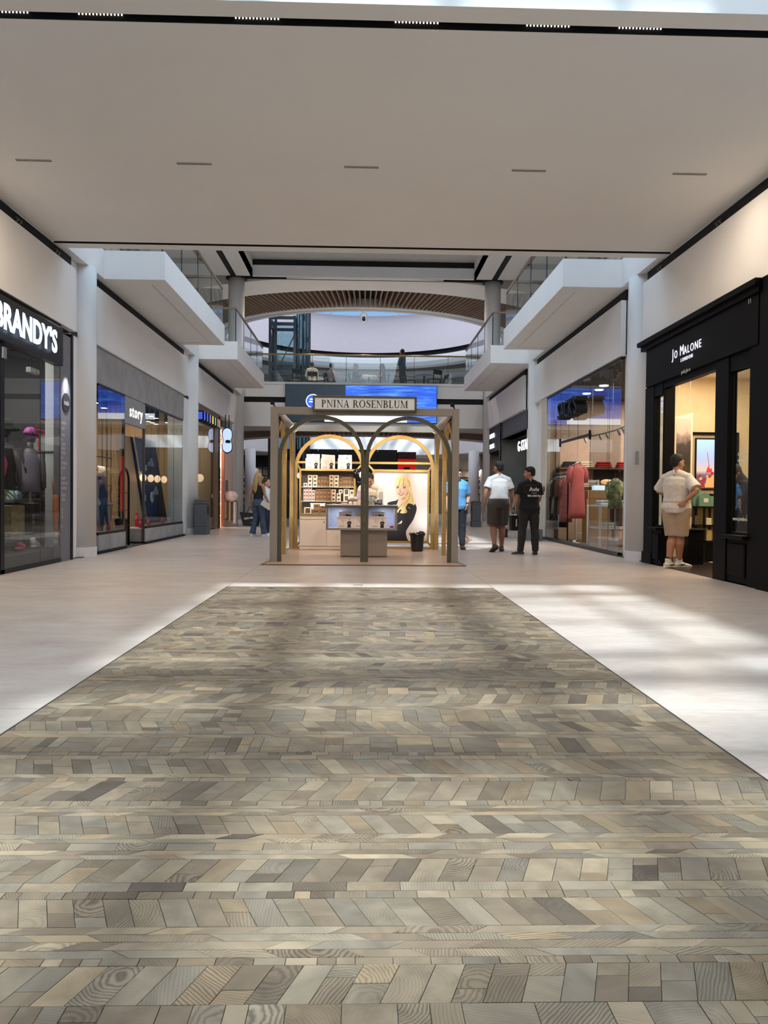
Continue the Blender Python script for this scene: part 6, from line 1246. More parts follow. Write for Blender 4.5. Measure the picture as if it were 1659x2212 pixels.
# paper gift bags with a printed figure
paper = mat('bag_paper', (238, 222, 210), 0.6, var=0.02); pskin = mat('print_skin', (226, 178, 150), 0.6); pblk = mat('print_black', (22, 20, 24), 0.6); pblond = mat('print_blonde', (226, 190, 130), 0.6); pgrey = mat('print_grey', (168, 150, 142), 0.6)
def gift_bag(x0, x1, z0, h, y, label, kind, group, tilt=0.0):
    w_ = x1 - x0; rr = thing('gift_bag', label, 'bag', ((x0 + x1) / 2, y, z0), group); R_ = lambda p: (x0 + p[0] * w_ , z0 + p[1] * h + tilt * p[0] * w_)
    dpt = 0.10 if kind == 'stand' else 0.045
    b = MB(); b.prism([R_((0, 0)), R_((1, 0)), R_((1.0, 1)), R_((0.0, 1))], (0, y, 0), (1, 0, 0), (0, 0, 1), (0, dpt, 0)); b.build('bag', paper, rr)
    fy = y - 0.0006
    def pr(b, pts, k=0): b.prism([R_(p) for p in pts], (0, fy - 0.0005 * k, 0), (1, 0, 0), (0, 0, 1), (0, -0.0004, 0))
    if kind == 'stand':
        b = MB(); b.m = 0; pr(b, [(.62, .02), (.86, .02), (.84, .32), (.90, .42), (.86, .56), (.76, .60), (.66, .54), (.60, .36), (.66, .30)]); b.m = 1; pr(b, spline([(.70, .62), (.78, .56), (.84, .62), (.82, .80), (.76, .84), (.70, .78)], 3), 1); b.m = 2; pr(b, spline([(.73, .66), (.79, .66), (.80, .77), (.76, .80), (.72, .76)], 3), 2); b.m = 2; pr(b, [(.68, .38), (.82, .46), (.82, .42), (.70, .34)], 1)
        b.m = 3
        for q in range(6): pr(b, [(.14 + .055 * q, .08), (.17 + .055 * q, .08), (.17 + .055 * q, .2 + .03 * (q % 2)), (.14 + .055 * q, .2 + .03 * (q % 2))])
        pr(b, [(.22, .82), (.25, .82), (.42, .36), (.40, .36)])
        for z in (.55, .66, .78): pr(b, [(.28, z), (.6, z), (.6, z + .02), (.28, z + .02)])
        b.build('printed_figure', [pblk, pblond, pskin, pgrey], rr)
    elif kind == 'lie':
        b = MB(); b.m = 0; pr(b, spline([(.2, .70), (.45, .73), (.6, .82), (.75, .78), (.95, .76), (.95, .69), (.6, .68)], 3)); b.m = 1; pr(b, spline([(.12, .69), (.3, .68), (.5, .76), (.4, .79), (.2, .74)], 3), 1); b.build('printed_figure', [pblk, pskin], rr)
    b = MB(); b.smooth = True
    for yy in (y + 0.006, y + dpt - 0.006):
        p, q = R_((0.3, 1)), R_((0.7, 1)); b.tube([(p[0], yy, p[1] - 0.005), ((p[0] + q[0]) / 2, yy + 0.02, p[1] + 0.002 + tilt * 0.1), (q[0], yy, q[1] - 0.005)], 0.003, 6)
    b.build('handle', lamp_white, rr)
g1 = 'gift bags on top of the kiosk cabinet'; g2 = 'gift bags in the counter niche'
for k, (x, t) in enumerate(((-1.20, 'left'), (-0.885, 'middle'), (-0.535, 'right'))):
    gift_bag(x, x + 0.29, 1.68, 0.22, 15.90, 'white gift bag with standing figure print, %s front on the kiosk cabinet' % t, 'stand', g1)
    gift_bag(x + 0.01, x + 0.285, 1.68, (0.31, 0.31, 0.30)[k], 16.04, 'taller white gift bag behind the %s front one on the kiosk cabinet' % t, ('plain', 'plain', 'lie')[k], g1, (0.0, -0.06, 0)[k])
for k, (x, t) in enumerate(((-0.475, 'left'), (-0.175, 'middle'), (0.125, 'right'))):
    gift_bag(x, x + 0.295, 0.545, 0.21, 13.98, 'white gift bag with standing figure print, %s front in the counter niche' % t, 'stand', g2)
    gift_bag(x + 0.03, x + 0.265, 0.545, 0.30, 14.12, 'taller white gift bag behind the %s front one in the counter niche' % t, 'lie' if k != 1 else 'plain', g2)
# poster
r = thing('poster', 'large poster of a smiling blonde woman in black with folded arms, in a gold frame', 'poster', (0.79, 16.3, 0.16))
b = MB(); b.box(0.22, 1.36, 16.262, 16.29, 0.165, 1.65); b.build('sheet', mat('poster_ground', (226, 208, 198), 0.6, var=0.02), r)
ps = (1.36 - 0.22) / 1150.0           # poster print: 1150 units wide, origin at its top left
def pp(b, pts, k, n=5, sp=True):
    q = spline(pts, n) if sp else pts
    b.prism([(0.22 + (a - 305) * ps, 1.65 - (min(c, 1712) - 235) * ps) for a, c in q], (0, 16.262 - 0.0005 * k, 0), (1, 0, 0), (0, 0, 1), (0, -0.0004, 0))
b = MB()
# 0 black 1 blonde 2 skin 3 deep blonde 4 lip 5 white 6 dark eye 7 shade skin
b.m = 1; pp(b, [(755, 480), (770, 390), (850, 330), (960, 322), (1050, 370), (1090, 470), (1110, 600), (1140, 720), (1165, 860), (1130, 960), (1040, 980), (990, 900), (940, 760), (800, 700), (770, 600)], 1)
b.m = 0; pp(b, [(590, 950), (620, 890), (780, 850), (830, 820), (800, 940), (830, 1000), (980, 830), (1100, 880), (1190, 920), (1222, 1000), (1210, 1100), (1150, 1260), (1060, 1400), (1000, 1520), (1020, 1650), (1050, 1780), (580, 1780), (585, 1600), (600, 1400), (590, 1200), (585, 1050)], 2)
b.m = 2; pp(b, [(830, 780), (960, 770), (990, 830), (900, 930), (850, 985), (800, 990), (795, 930), (835, 860)], 3)
b.m = 7; pp(b, [(850, 790), (960, 760), (985, 800), (920, 830), (870, 810)], 4)
b.m = 2; pp(b, [(775, 560), (770, 640), (800, 740), (850, 805), (900, 808), (990, 760), (1050, 690), (1075, 600), (1060, 520), (980, 460), (850, 450), (790, 490)], 5)
b.m = 7; pp(b, [(1000, 740), (1060, 670), (1080, 600), (1070, 560), (1035, 640), (985, 730)], 6)
b.m = 1; pp(b, [(765, 560), (775, 430), (860, 350), (960, 345), (1040, 400), (1085, 500), (1085, 590), (1040, 545), (1000, 480), (960, 545), (930, 545), (900, 500), (860, 545), (820, 540)], 7)
b.m = 3
for q in ([(830, 545), (850, 430), (900, 370), (862, 440), (845, 545)], [(930, 540), (925, 430), (950, 360), (945, 440), (945, 540)], [(1060, 560), (1050, 470), (1010, 390), (1060, 440), (1080, 560)]): pp(b, q, 8)
b.m = 1; pp(b, [(1050, 560), (1120, 600), (1125, 700), (1170, 850), (1190, 905), (1130, 960), (1050, 905), (1010, 960), (985, 1010), (1020, 1090), (950, 1125), (870, 1110), (905, 1040), (850, 1060), (830, 1110), (805, 1080), (850, 1000), (920, 920), (985, 820), (1040, 720)], 9)
b.m = 3
for q in ([(1060, 640), (1085, 720), (1050, 830), (960, 940), (900, 1010), (960, 920), (1040, 810), (1065, 720)], [(1105, 660), (1130, 780), (1150, 880), (1110, 930), (1135, 880), (1115, 780)], [(1040, 900), (990, 980), (1000, 1060), (940, 1100), (1010, 1085), (985, 1010)]): pp(b, q, 10)
b.m = 6; pp(b, [(785, 575), (815, 560), (840, 572), (815, 588)], 8); pp(b, [(925, 578), (955, 560), (985, 572), (955, 588)], 8); pp(b, [(775, 548), (815, 535), (850, 548), (815, 543)], 11); pp(b, [(905, 552), (950, 535), (1000, 552), (950, 543)], 11)
b.m = 7; pp(b, [(868, 580), (850, 655), (870, 672), (905, 668), (895, 650), (880, 655)], 8)
b.m = 4; pp(b, [(828, 690), (870, 684), (895, 690), (945, 690), (925, 725), (880, 742), (845, 725)], 8)
b.m = 5; pp(b, [(842, 698), (885, 700), (930, 698), (905, 718), (870, 720)], 9)
b.m = 2; pp(b, [(810, 1360), (860, 1320), (905, 1275), (915, 1300), (895, 1340), (850, 1345)], 8)
b.m = 7; pp(b, [(1040, 985), (1100, 1030), (1040, 1000)], 12); b.m = 0; pp(b, [(1075, 910), (1150, 940), (1120, 985), (1060, 960)], 11)
b.build('portrait', [mat('poster_black', (20, 18, 22), 0.6), mat('poster_blonde', (232, 204, 142), 0.6, var=0.08, scale=20), mat('poster_skin', (236, 196, 168), 0.6), mat('poster_gold', (196, 158, 96), 0.6), mat('poster_lip', (160, 84, 78), 0.6), mat('poster_white', (245, 238, 230), 0.6), mat('poster_eye', (58, 44, 40), 0.6), mat('poster_shade', (206, 152, 124), 0.6)], r)
# counter
taupe = mat('counter_taupe', (146, 134, 122), 0.4, var=0.03)
r = thing('kiosk_counter', 'kiosk counter with lit display niche on a taupe plinth', 'counter', (-0.03, 14.2, 0))
b = MB(); b.box(-0.41, 0.44, 14.0, 14.45, 0.015, 0.02); b.bevbox(-0.41, 0.44, 13.98, 14.45, 0.03, 0.505, 0.003); b.build('plinth', taupe, r)
b = MB(); b.bevbox(-0.675, 0.615, 13.90, 14.55, 0.505, 0.54, 0.003); b.build('niche_floor', taupe, r)
b = MB(); b.bevbox(-0.675, -0.635, 13.90, 14.55, 0.54, 0.92, 0.003); b.build('side_panel', taupe, r)
b = MB(); b.bevbox(0.575, 0.615, 13.90, 14.55, 0.54, 0.92, 0.003); b.build('side_panel', taupe, r)
nb = mat('niche_white', (206, 210, 226), 0.4)
b = MB(); b.box(-0.635, 0.575, 14.40, 14.42, 0.54, 0.92); b.box(-0.635, -0.63, 13.92, 14.4, 0.54, 0.92); b.box(0.57, 0.575, 13.92, 14.4, 0.54, 0.92); b.box(-0.63, 0.57, 13.92, 14.4, 0.54, 0.544); b.build('niche_lining', nb, r)
b = MB(); b.bevbox(-0.685, 0.625, 13.89, 14.56, 0.92, 0.955, 0.003); b.build('worktop_edge', olive, r)
b = MB(); b.bevbox(-0.68, 0.62, 13.90, 14.55, 0.955, 0.965, 0.003); b.build('worktop', creamlam, r)
for x in (-0.45, 0.4): area('niche_light', (x, 14.15, 0.915), 0.1, 0.8, (0.80, 0.86, 1.0), sizey=0.06)
CT = 0.9655
b = MB(); b.bevbox(0.49, 0.56, 14.1, 14.2, 0.546, 0.58, 0.004); tag(b.build('red_packet', mat('red_packet', (170, 30, 40), 0.4)), 'small red packet at the right end of the counter niche', 'packet')
r = thing('card_terminal', 'small black card terminal on the kiosk counter', 'terminal', (0.30, 14.1, CT)); b = MB(); b.prism([(0, 0), (0.14, 0), (0.14, 0.09), (0.10, 0.10)], (0.255, 14.05, CT), (0, 1, 0), (0, 0, 1), (0.09, 0, 0)); b.build('body', black_metal, r); b = MB(); b.prism([(0.008, 0.024), (0.02, 0.024), (0.095, 0.098), (0.083, 0.096)], (0.27, 14.046, CT), (0, 1, 0), (0, 0, 1), (0.06, 0, 0)); b.build('keypad', mat('keypad', (74, 70, 76), 0.4), r)
b = MB(); b.bevbox(0.20, 0.25, 14.12, 14.2, CT, CT + 0.045, 0.01); tag(b.build('receipt_box', gl), 'low black box beside the card terminal', 'box')
r = thing('tablet_stand', 'tall pale tablet stand at the right of the seller', 'stand', (0.34, 14.35, CT)); b = MB(); b.bevbox(0.29, 0.37, 14.34, 14.36, CT + 0.012, CT + 0.245, 0.004); b.build('tablet', mat('tablet_pale', (196, 190, 184), 0.3), r); b = MB(); b.bevbox(0.28, 0.38, 14.30, 14.40, CT, CT + 0.012, 0.003); b.build('base', steel, r)
r = thing('glass_jar', 'patterned silver glass jar on the counter before the seller', 'jar', (0.15, 14.1, CT)); b = MB(); b.smooth = True; b.lathe((0.15, 14.1, CT), [(0.055, 0), (0.06, 0.01), (0.06, 0.11), (0.04, 0.14), (0.04, 0.15)], 20); b.build('jar', mat('silver_pattern', (150, 150, 146), 0.25, 0.4, var=0.7, scale=24), r); b = MB(); b.lathe((0.15, 14.1, CT + 0.15), [(0.042, 0), (0.042, 0.02)], 18); b.build('lid', steel, r)
for k, x in enumerate((-0.235, -0.155)):
    r = thing('cream_pot', ['left', 'right'][k] + ' one of two small white cream pots on the counter', 'pot', (x, 14.05, CT), 'cream pots on the counter'); b = MB(); b.lathe((x, 14.05, CT), [(0.030, 0), (0.034, 0.006), (0.034, 0.036)], 20); b.build('pot', lamp_white, r); b = MB(); b.lathe((x, 14.05, CT + 0.036), [(0.035, 0), (0.035, 0.012), (0.02, 0.022)], 20); b.build('lid', paper, r)
b = MB(); b.bevbox(-0.115, -0.055, 14.1, 14.16, CT, CT + 0.085, 0.003); tag(b.build('small_carton', crm), 'small cream carton next to the two cream pots', 'box')
r = thing('basket', 'round brown basket behind the cream pots', 'basket', (-0.19, 14.3, CT)); b = MB(); b.smooth = True; b.lathe((-0.19, 14.3, CT), [(0.07, 0), (0.10, 0.03), (0.11, 0.08), (0.10, 0.10)], 22); b.build('bowl', mat('basket_brown', (120, 86, 62), 0.7, var=0.3, scale=30), r); b = MB(); b.smooth = True; b.ball((-0.22, 14.27, CT + 0.12), 0.04); b.ball((-0.15, 14.30, CT + 0.11), 0.035); b.build('puff', lamp_white, r)
b = MB(); b.bevbox(-0.42, -0.28, 14.02, 14.12, CT, CT + 0.02, 0.006); b.bevbox(-0.40, -0.30, 14.03, 14.10, CT + 0.02, CT + 0.035, 0.006); tag(b.build('sample_packet', mat('packet_pink', (226, 160, 158), 0.6)), 'pink sample packets lying on the counter', 'packet')
b = MB(); b.bevbox(-0.57, -0.50, 14.05, 14.15, CT, CT + 0.012, 0.004); tag(b.build('paper_slip', lamp_white), 'white paper slip at the left end of the counter', 'paper')
r = thing('photo_card', 'lilac photo card on a clip stand on the counter', 'card', (-0.06, 14.4, CT)); b = MB(); b.box(-0.115, -0.03, 14.40, 14.404, CT + 0.08, CT + 0.26); b.build('card', mat('lilac', (196, 180, 206), 0.5, var=0.2, scale=12), r); b = MB(); b.cyl((-0.075, 14.405, CT), (-0.075, 14.405, CT + 0.1), 0.004, 8); b.lathe((-0.075, 14.405, CT), [(0.03, 0), (0.03, 0.006)], 16); b.build('clip', steel, r)
b = MB(); b.bevbox(0.46, 0.54, 14.0, 14.06, CT, CT + 0.008, 0.002); tag(b.build('phone', gl), 'black phone lying at the right end of the counter', 'phone')
r = thing('waste_basket', 'black plastic waste basket with liner in front of the poster', 'bin', (1.10, 15.6, 0.014))
bp = mat('bin_plastic', (24, 23, 23), 0.35)
b = MB(); b.lathe((1.10, 15.6, 0.015), [(0.115, 0), (0.12, 0.006), (0.145, 0.33), (0.152, 0.335), (0.152, 0.36), (0.14, 0.36), (0.135, 0.34), (0.11, 0.03)], 32); b.build('tub', bp, r)
b = MB(); b.smooth = True; pts = []
for i in range(25):
    a = 2 * math.pi * i / 24; pts.append((1.10 + 0.152 * math.cos(a), 15.6 + 0.152 * math.sin(a), 0.365 + 0.012 * math.sin(5 * a)))
b.tube(pts, [(0.016, 0.022)] * 25, 8); b.prism([(0.0, 0.0), (0.14, 0.02), (0.13, 0.045), (0.06, 0.06)], (1.10, 15.55, 0.37), (1, 0, 0), (0, 0, 1), (0, 0.12, 0)); b.build('liner', gl, r)
# ================================================================ people
skin_a = mat('skin_olive', (170, 122, 96), 0.55, var=0.04); skin_b = mat('skin_tan', (146, 98, 74), 0.55, var=0.04); skin_c = mat('skin_fair', (206, 160, 136), 0.55, var=0.04)
hair_k = mat('hair_black', (14, 12, 11), 0.75, var=0.3, scale=30); hair_b = mat('hair_dark_brown', (42, 30, 24), 0.5, var=0.3, scale=30); hair_y = mat('hair_blonde', (168, 138, 92), 0.5, var=0.3, scale=40, stretch=(6, 6, 1))
eye_w = mat('eye_white', (220, 214, 206), 0.3); eye_d = mat('eye_dark', (30, 22, 18), 0.3); lip_m = mat('lip', (150, 84, 78), 0.5)
def remesh(o, vox, smooth=5, wrinkle=0.0, wscale=0.12):
    md = o.modifiers.new('join', 'REMESH'); md.mode = 'VOXEL'; md.voxel_size = vox; md.use_smooth_shade = True
    sm = o.modifiers.new('soften', 'SMOOTH'); sm.factor = 0.5; sm.iterations = smooth
    if wrinkle:
        t = bpy.data.textures.get('folds%.2f' % wscale) or bpy.data.textures.new('folds%.2f' % wscale, 'CLOUDS'); t.noise_scale = wscale; t.noise_depth = 2
        d = o.modifiers.new('folds', 'DISPLACE'); d.texture = t; d.texture_coords = 'LOCAL'; d.strength = wrinkle; d.mid_level = 0.5
    return o
BASE = dict(hipL=(-.09, 0, .92), hipR=(.09, 0, .92), kneeL=(-.10, .02, .50), kneeR=(.10, .02, .50), ankL=(-.10, -.02, .09), ankR=(.10, -.02, .09), footL=(0, 1, 0), footR=(0, 1, 0),
            pelvis=(0, 0, .95), waist=(0, 0, 1.10), chest=(0, .01, 1.28), neck=(0, -.01, 1.46), head=(0, .025, 1.625), shL=(-.178, -.01, 1.385), shR=(.178, -.01, 1.385),
            elL=(-.23, -.03, 1.13), elR=(.23, -.03, 1.13), wrL=(-.235, .06, .88), wrR=(.235, .06, .88), hyaw=0, hpitch=0, hroll=0, hdL=None, hdR=None, hnL=None, hnR=None, curl=0.35)
class Person:
    def __init__(s, label, loc, yaw, H, pose=None, build=1.0, skin=skin_a, vox=0.008):
        s.r = thing('person', label, 'person', loc); s.p = dict(BASE); s.p.update(pose or {}); s.w = build; s.vox = vox; s.skin = skin
        s.M = Matrix.Translation(Vector(loc)) @ Matrix.Rotation(math.radians(yaw), 4, 'Z') @ Matrix.Scale(H / 1.75, 4)
        s.sc = H / 1.75
        p = s.p; s.hm = Matrix.Translation(Vector(p['head'])) @ Matrix.Rotation(math.radians(p['hyaw']), 4, 'Z') @ Matrix.Rotation(math.radians(p['hpitch']), 4, 'X') @ Matrix.Rotation(math.radians(p['hroll']), 4, 'Y') @ Matrix.Scale(1.06, 4)
    def V(s, k): return Vector(s.p[k]) if isinstance(k, str) else Vector(k)
    def side(s): return (s.V('shR') - s.V('shL')).normalized()
    def spine(s):
        pe, wa, ch, ne = s.V('pelvis'), s.V('waist'), s.V('chest'), s.V('neck')
        return [pe - (wa - pe).normalized() * .10, pe - (wa - pe).normalized() * .02, pe.lerp(wa, .55), wa, wa.lerp(ch, .6), ch, ch.lerp(ne, .6), ne]
    def put(s, b, name, M, parent=None, vox=None, smooth=5, wrinkle=0, wscale=0.12, re=True):
        b.v = [tuple(s.M @ Vector(v)) for v in b.v]
        o = b.build(name, M, parent or s.r, smooth=True)
        if re: remesh(o, (vox or s.vox), smooth, wrinkle, wscale)
        return o
    def torso(s, b, inf=0.0, k0=0, k1=8, flare=0.0, flat=1.0):
        R = [(.125, .105), (.165, .12), (.15, .11), (.14, .105), (.158, .115), (.168, .118), (.155, .09), (.06, .06)]
        P = s.spine(); w = s.w
        b.tube([P[i] for i in range(k0, k1)], [((R[i][0] * w + inf + (flare if i <= 1 else 0)), (R[i][1] * w * flat + inf + (flare if i <= 1 else 0))) for i in range(k0, k1)], 20, side=s.side())
    def limb(s, b, pts, rad): b.tube(pts, rad, 12)
    def hand(s, b, sd):
        p = s.p; w = s.V('wr' + sd); el = s.V('el' + sd); d = Vector(p['hd' + sd]).normalized() if p['hd' + sd] else (w - el).normalized()
        t = 1 if sd == 'L' else -1
        n = Vector(p['hn' + sd]) if p['hn' + sd] else Vector((t, 0, 0))
        n = (n - d * n.dot(d)).normalized(); u = d.cross(n) * (-t)          # u: towards the thumb
        if u.y < 0 and p['hn' + sd] is None: u = -u
        b.tube([w - d * .01, w + d * .03, w + d * .07, w + d * .09], [(.024, .018), (.036, .017), (.040, .015), (.036, .012)], 12, side=u)
        c = p['curl']
        for i, (o_, L) in enumerate(((.030, .064), (.010, .074), (-.010, .068), (-.029, .054))):
            a = w + d * .085 + u * o_; e = a + (d * math.cos(c * .6) + n * math.sin(c * .6)) * L * .5; f = e + (d * math.cos(c * 1.8) + n * math.sin(c * 1.8)) * L * .5
            b.tube([a - d * .01, a, e, f], [.0095, .0095, .009, .007], 8)
        a = w + d * .025 + u * .028; e = a + (d * .65 + u * .6 + n * .2).normalized() * .035; f = e + (d * .9 + u * .2 + n * .3).normalized() * .03
        b.tube([a - d * .01, a, e, f], [.014, .013, .011, .008], 8)
    def body(s, fingers=True, legs=True, bare=False):
        b = MB(); p = s.p; w = s.w
        s.torso(b)
        for sd in 'LR':
            sh, el, wr = s.V('sh' + sd), s.V('el' + sd), s.V('wr' + sd)
            b.ball(sh, .056 * w); b.tube([s.V('neck') + Vector((0, -.01, .02)), s.V('neck').lerp(sh, .5) + Vector((0, 0, .0)), sh + Vector((0, 0, .005))], [.05, .052, .05], 12); s.limb(b, [sh, sh.lerp(el, .4), el, el.lerp(wr, .25), wr], [.052 * w, .048 * w, .038 * w, .041 * w, .025])
            s.hand(b, sd)
            hp, kn, an = s.V('hip' + sd), s.V('knee' + sd), s.V('ank' + sd)
            if legs:
                bk = Vector((0, -.02, 0))
                s.limb(b, [hp + Vector((0, 0, .02)), hp.lerp(kn, .4), kn, kn.lerp(an, .3) + bk, kn.lerp(an, .65) + bk * .4, an], [.092 * w, .080 * w, .058 * w, .064 * w, .046 * w, .038])
            if legs:
                f = Vector(p['foot' + sd]).normalized(); b.tube([an - f * .055 - Vector((0, 0, .045)), an + Vector((0, 0, -.03)), an + f * .09 + Vector((0, 0, -.055)), an + f * .17 + Vector((0, 0, -.07))], [(.03, .025), (.036, .04), (.042, .025), (.03, .013)], 12, side=f.cross(Vector((0, 0, 1))))
        ne = s.V('neck'); hd = s.hm
        b.tube([ne - Vector((0, 0, .03)), ne, hd @ Vector((0, -.015, -.09)), hd @ Vector((0, -.01, -.02))], [.066, .056, .052, .05], 14)
        rot = hd.to_3x3()
        def B(c, r): b.ball(hd @ Vector(c), r, 16, 11, rot)
        B((0, -.012, .035), (.076, .094, .088)); B((0, .018, -.02), (.066, .078, .088)); B((0, .052, -.075), (.040, .036, .034)); B((0, .088, -.002), (.013, .022, .026)); B((0, .104, -.022), (.016, .016, .012)); B((0, .082, .030), (.055, .018, .016)); B((0, .086, -.056), (.024, .014, .014))
        for d in (-1, 1): B((d * .077, -.008, -.008), (.011, .022, .032)); B((d * .04, .062, -.03), (.026, .026, .026))
        o = s.put(b, 'body', s.skin, vox=s.vox)
        # face
        b = MB()
        for d in (-1, 1): b.ball(hd @ Vector((d * .030, .0835, .008)), (.013, .007, .0065), 10, 7, rot)
        s.put(b, 'eyes', eye_w, re=False); b = MB()
        for d in (-1, 1): b.ball(hd @ Vector((d * .030, .0885, .008)), (.0055, .003, .0055), 8, 6, rot)
        s.put(b, 'iris', eye_d, re=False); b = MB()
        for d in (-1, 1): b.tube([hd @ Vector((d * .012, .097, .030)), hd @ Vector((d * .03, .096, .036)), hd @ Vector((d * .048, .086, .030))], .0045, 6)
        s.put(b, 'eyebrows', s.hairm if hasattr(s, 'hairm') else hair_k, re=False)
        b = MB(); b.tube([hd @ Vector((-.024, .088, -.054)), hd @ Vector((0, .101, -.052)), hd @ Vector((.024, .088, -.054))], [(.003, .003), (.008, .006), (.003, .003)], 8); s.put(b, 'lips', lip_m, re=False)
        return o
    def hair(s, M, kind='short', tail=None):
        b = MB(); hd = s.hm; rot = hd.to_3x3()
        def B(c, r): b.ball(hd @ Vector(c), r, 16, 11, rot)
        if kind == 'short': B((0, -.022, .050), (.083, .093, .087)); B((0, -.055, .005), (.070, .055, .07)); B((0, .03, .095), (.06, .055, .035))
        elif kind == 'long':
            B((0, -.022, .048), (.087, .096, .092)); 
            for d in (-1, 0, 1): b.tube([hd @ Vector((d * .055, -.06, .05)), hd @ Vector((d * .075, -.085, -.06)), hd @ Vector((d * .085, -.10, -.20)), hd @ Vector((d * .07, -.10, -.34)), hd @ Vector((d * .05, -.095, -.42))], [.05, .055, .055, .045, .02], 12)
            for d in (-1, 1): b.tube([hd @ Vector((d * .06, .03, .08)), hd @ Vector((d * .085, .01, .0)), hd @ Vector((d * .09, .0, -.12)), hd @ Vector((d * .09, .01, -.26))], [.03, .035, .035, .018], 10)
        elif kind == 'tied': B((0, -.022, .046), (.081, .093, .085)); B((0, -.10, .07), (.045, .04, .045))
        elif kind == 'pony':
            B((0, -.022, .048), (.083, .095, .088)); b.tube([hd @ Vector((.0, -.09, .09)), hd @ Vector((.06, -.12, .06)), hd @ Vector((.09, -.11, -.06)), hd @ Vector((.10, -.09, -.2)), hd @ Vector((.10, -.08, -.28))], [.04, .045, .045, .035, .012], 12)
        s.put(b, 'hair', M, vox=s.vox, smooth=3, wrinkle=0.006, wscale=0.03)
    def veil(s, M, drop=.32):
        b = MB(); hd = s.hm; rot = hd.to_3x3(); b.ball(hd @ Vector((0, -.025, .035)), (.092, .098, .105), 16, 11, rot)
        b.tube([hd @ Vector((0, -.03, .06)), hd @ Vector((0, -.03, -.06)), hd @ Vector((0, -.03, -.14)), hd @ Vector((0, -.045, -.14 - drop * .5)), hd @ Vector((0, -.06, -.14 - drop))], [(.088, .085), (.092, .088), (.115, .105), (.19, .13), (.15, .10)], 18, side=rot @ Vector((1, 0, 0)))
        s.put(b, 'headscarf', M, vox=s.vox, smooth=4, wrinkle=0.012, wscale=0.08)
    def shirt(s, M, sleeve=.62, hem=0, inf=.020, flare=.006, loose=.012, name='shirt', wr=.014):
        b = MB(); b.ball(s.V('neck') + Vector((0, -.012, -.035)), (.09, .066, .05)); s.torso(b, inf, hem, 7, flare); P = s.spine(); b.tube([P[6], P[6].lerp(P[7], .75)], [(.155 * s.w + inf * .6, .09 * s.w + inf), (.082, .075)], 20, side=s.side())
        for sd in 'LR':
            if sleeve <= 0: continue
            sh, el, wr_ = s.V('sh' + sd), s.V('el' + sd), s.V('wr' + sd); b.ball(sh, .060 * s.w + loose * .4); b.tube([s.V('neck') + Vector((0, -.01, .0)), s.V('neck').lerp(sh, .5), sh + Vector((0, 0, .004))], [.062 + inf * .3, .062 + inf * .4, .056 + inf * .4], 12)
            if sleeve <= 1: b.tube([sh, sh.lerp(el, sleeve * .5), sh.lerp(el, sleeve)], [.056 * s.w + loose * .4, .060 * s.w + loose * .8, .058 * s.w + loose * 1.5], 14)
            else: b.tube([sh, sh.lerp(el, .5), el, el.lerp(wr_, sleeve - 1)], [.064 * s.w + loose * .4, .062 * s.w + loose, .055 * s.w + loose, .042 + loose], 14)
        return s.put(b, name, M, smooth=4, wrinkle=wr)
    def pants(s, M, to=1.0, inf=.016, flare=0.0, name='trousers', wr=.012, hem=None):
        b = MB(); P = s.spine(); pe = P[1]
        b.tube([P[0] - (P[1] - P[0]) * .1, P[0], P[1], P[2]], [(.11 * s.w + inf, .10 * s.w + inf), (.135 * s.w + inf, .115 * s.w + inf), (.170 * s.w + inf, .124 * s.w + inf), (.153 * s.w + inf, .113 * s.w + inf)], 20, side=s.side())
        for sd in 'LR':
            hp, kn, an = s.V('hip' + sd), s.V('knee' + sd), s.V('ank' + sd); an2 = an + (kn - an).normalized() * 0.0
            pts = [hp + Vector((0, 0, .02)), hp.lerp(kn, .45), kn]; rr = [.096 * s.w + inf, .085 * s.w + inf, .064 * s.w + inf]
            if to < 1: e = hp.lerp(kn, to / .5) if to <= .5 else kn.lerp(an, (to - .5) / .5); pts = [pts[0], hp.lerp(kn, .4), e]; rr = [rr[0], .088 * s.w + inf, .082 * s.w + inf]
            else: bk = Vector((0, -.02, 0)); pts += [kn.lerp(an, .3) + bk, kn.lerp(an, .62) + bk * .4, an.lerp(kn, -.02)]; rr += [.066 * s.w + inf + flare * .2, .054 * s.w + inf + flare * .5, .046 + inf + flare]
            b.tube(pts, rr, 16)
        return s.put(b, name, M, smooth=4, wrinkle=wr)
    def gown(s, M, z=.12, name='coat', flare=.10):
        b = MB(); P = s.spine(); pe = P[1]; bt = Vector((pe.x, pe.y, z)); b.tube([bt, bt.lerp(pe, .5), pe], [(.165 + flare, .13 + flare), (.17 + flare * .5, .13 + flare * .5), (.175, .135)], 20, side=s.side()); s.torso(b, .025, 1, 7); s.put(b, name, M, smooth=4, wrinkle=.015)
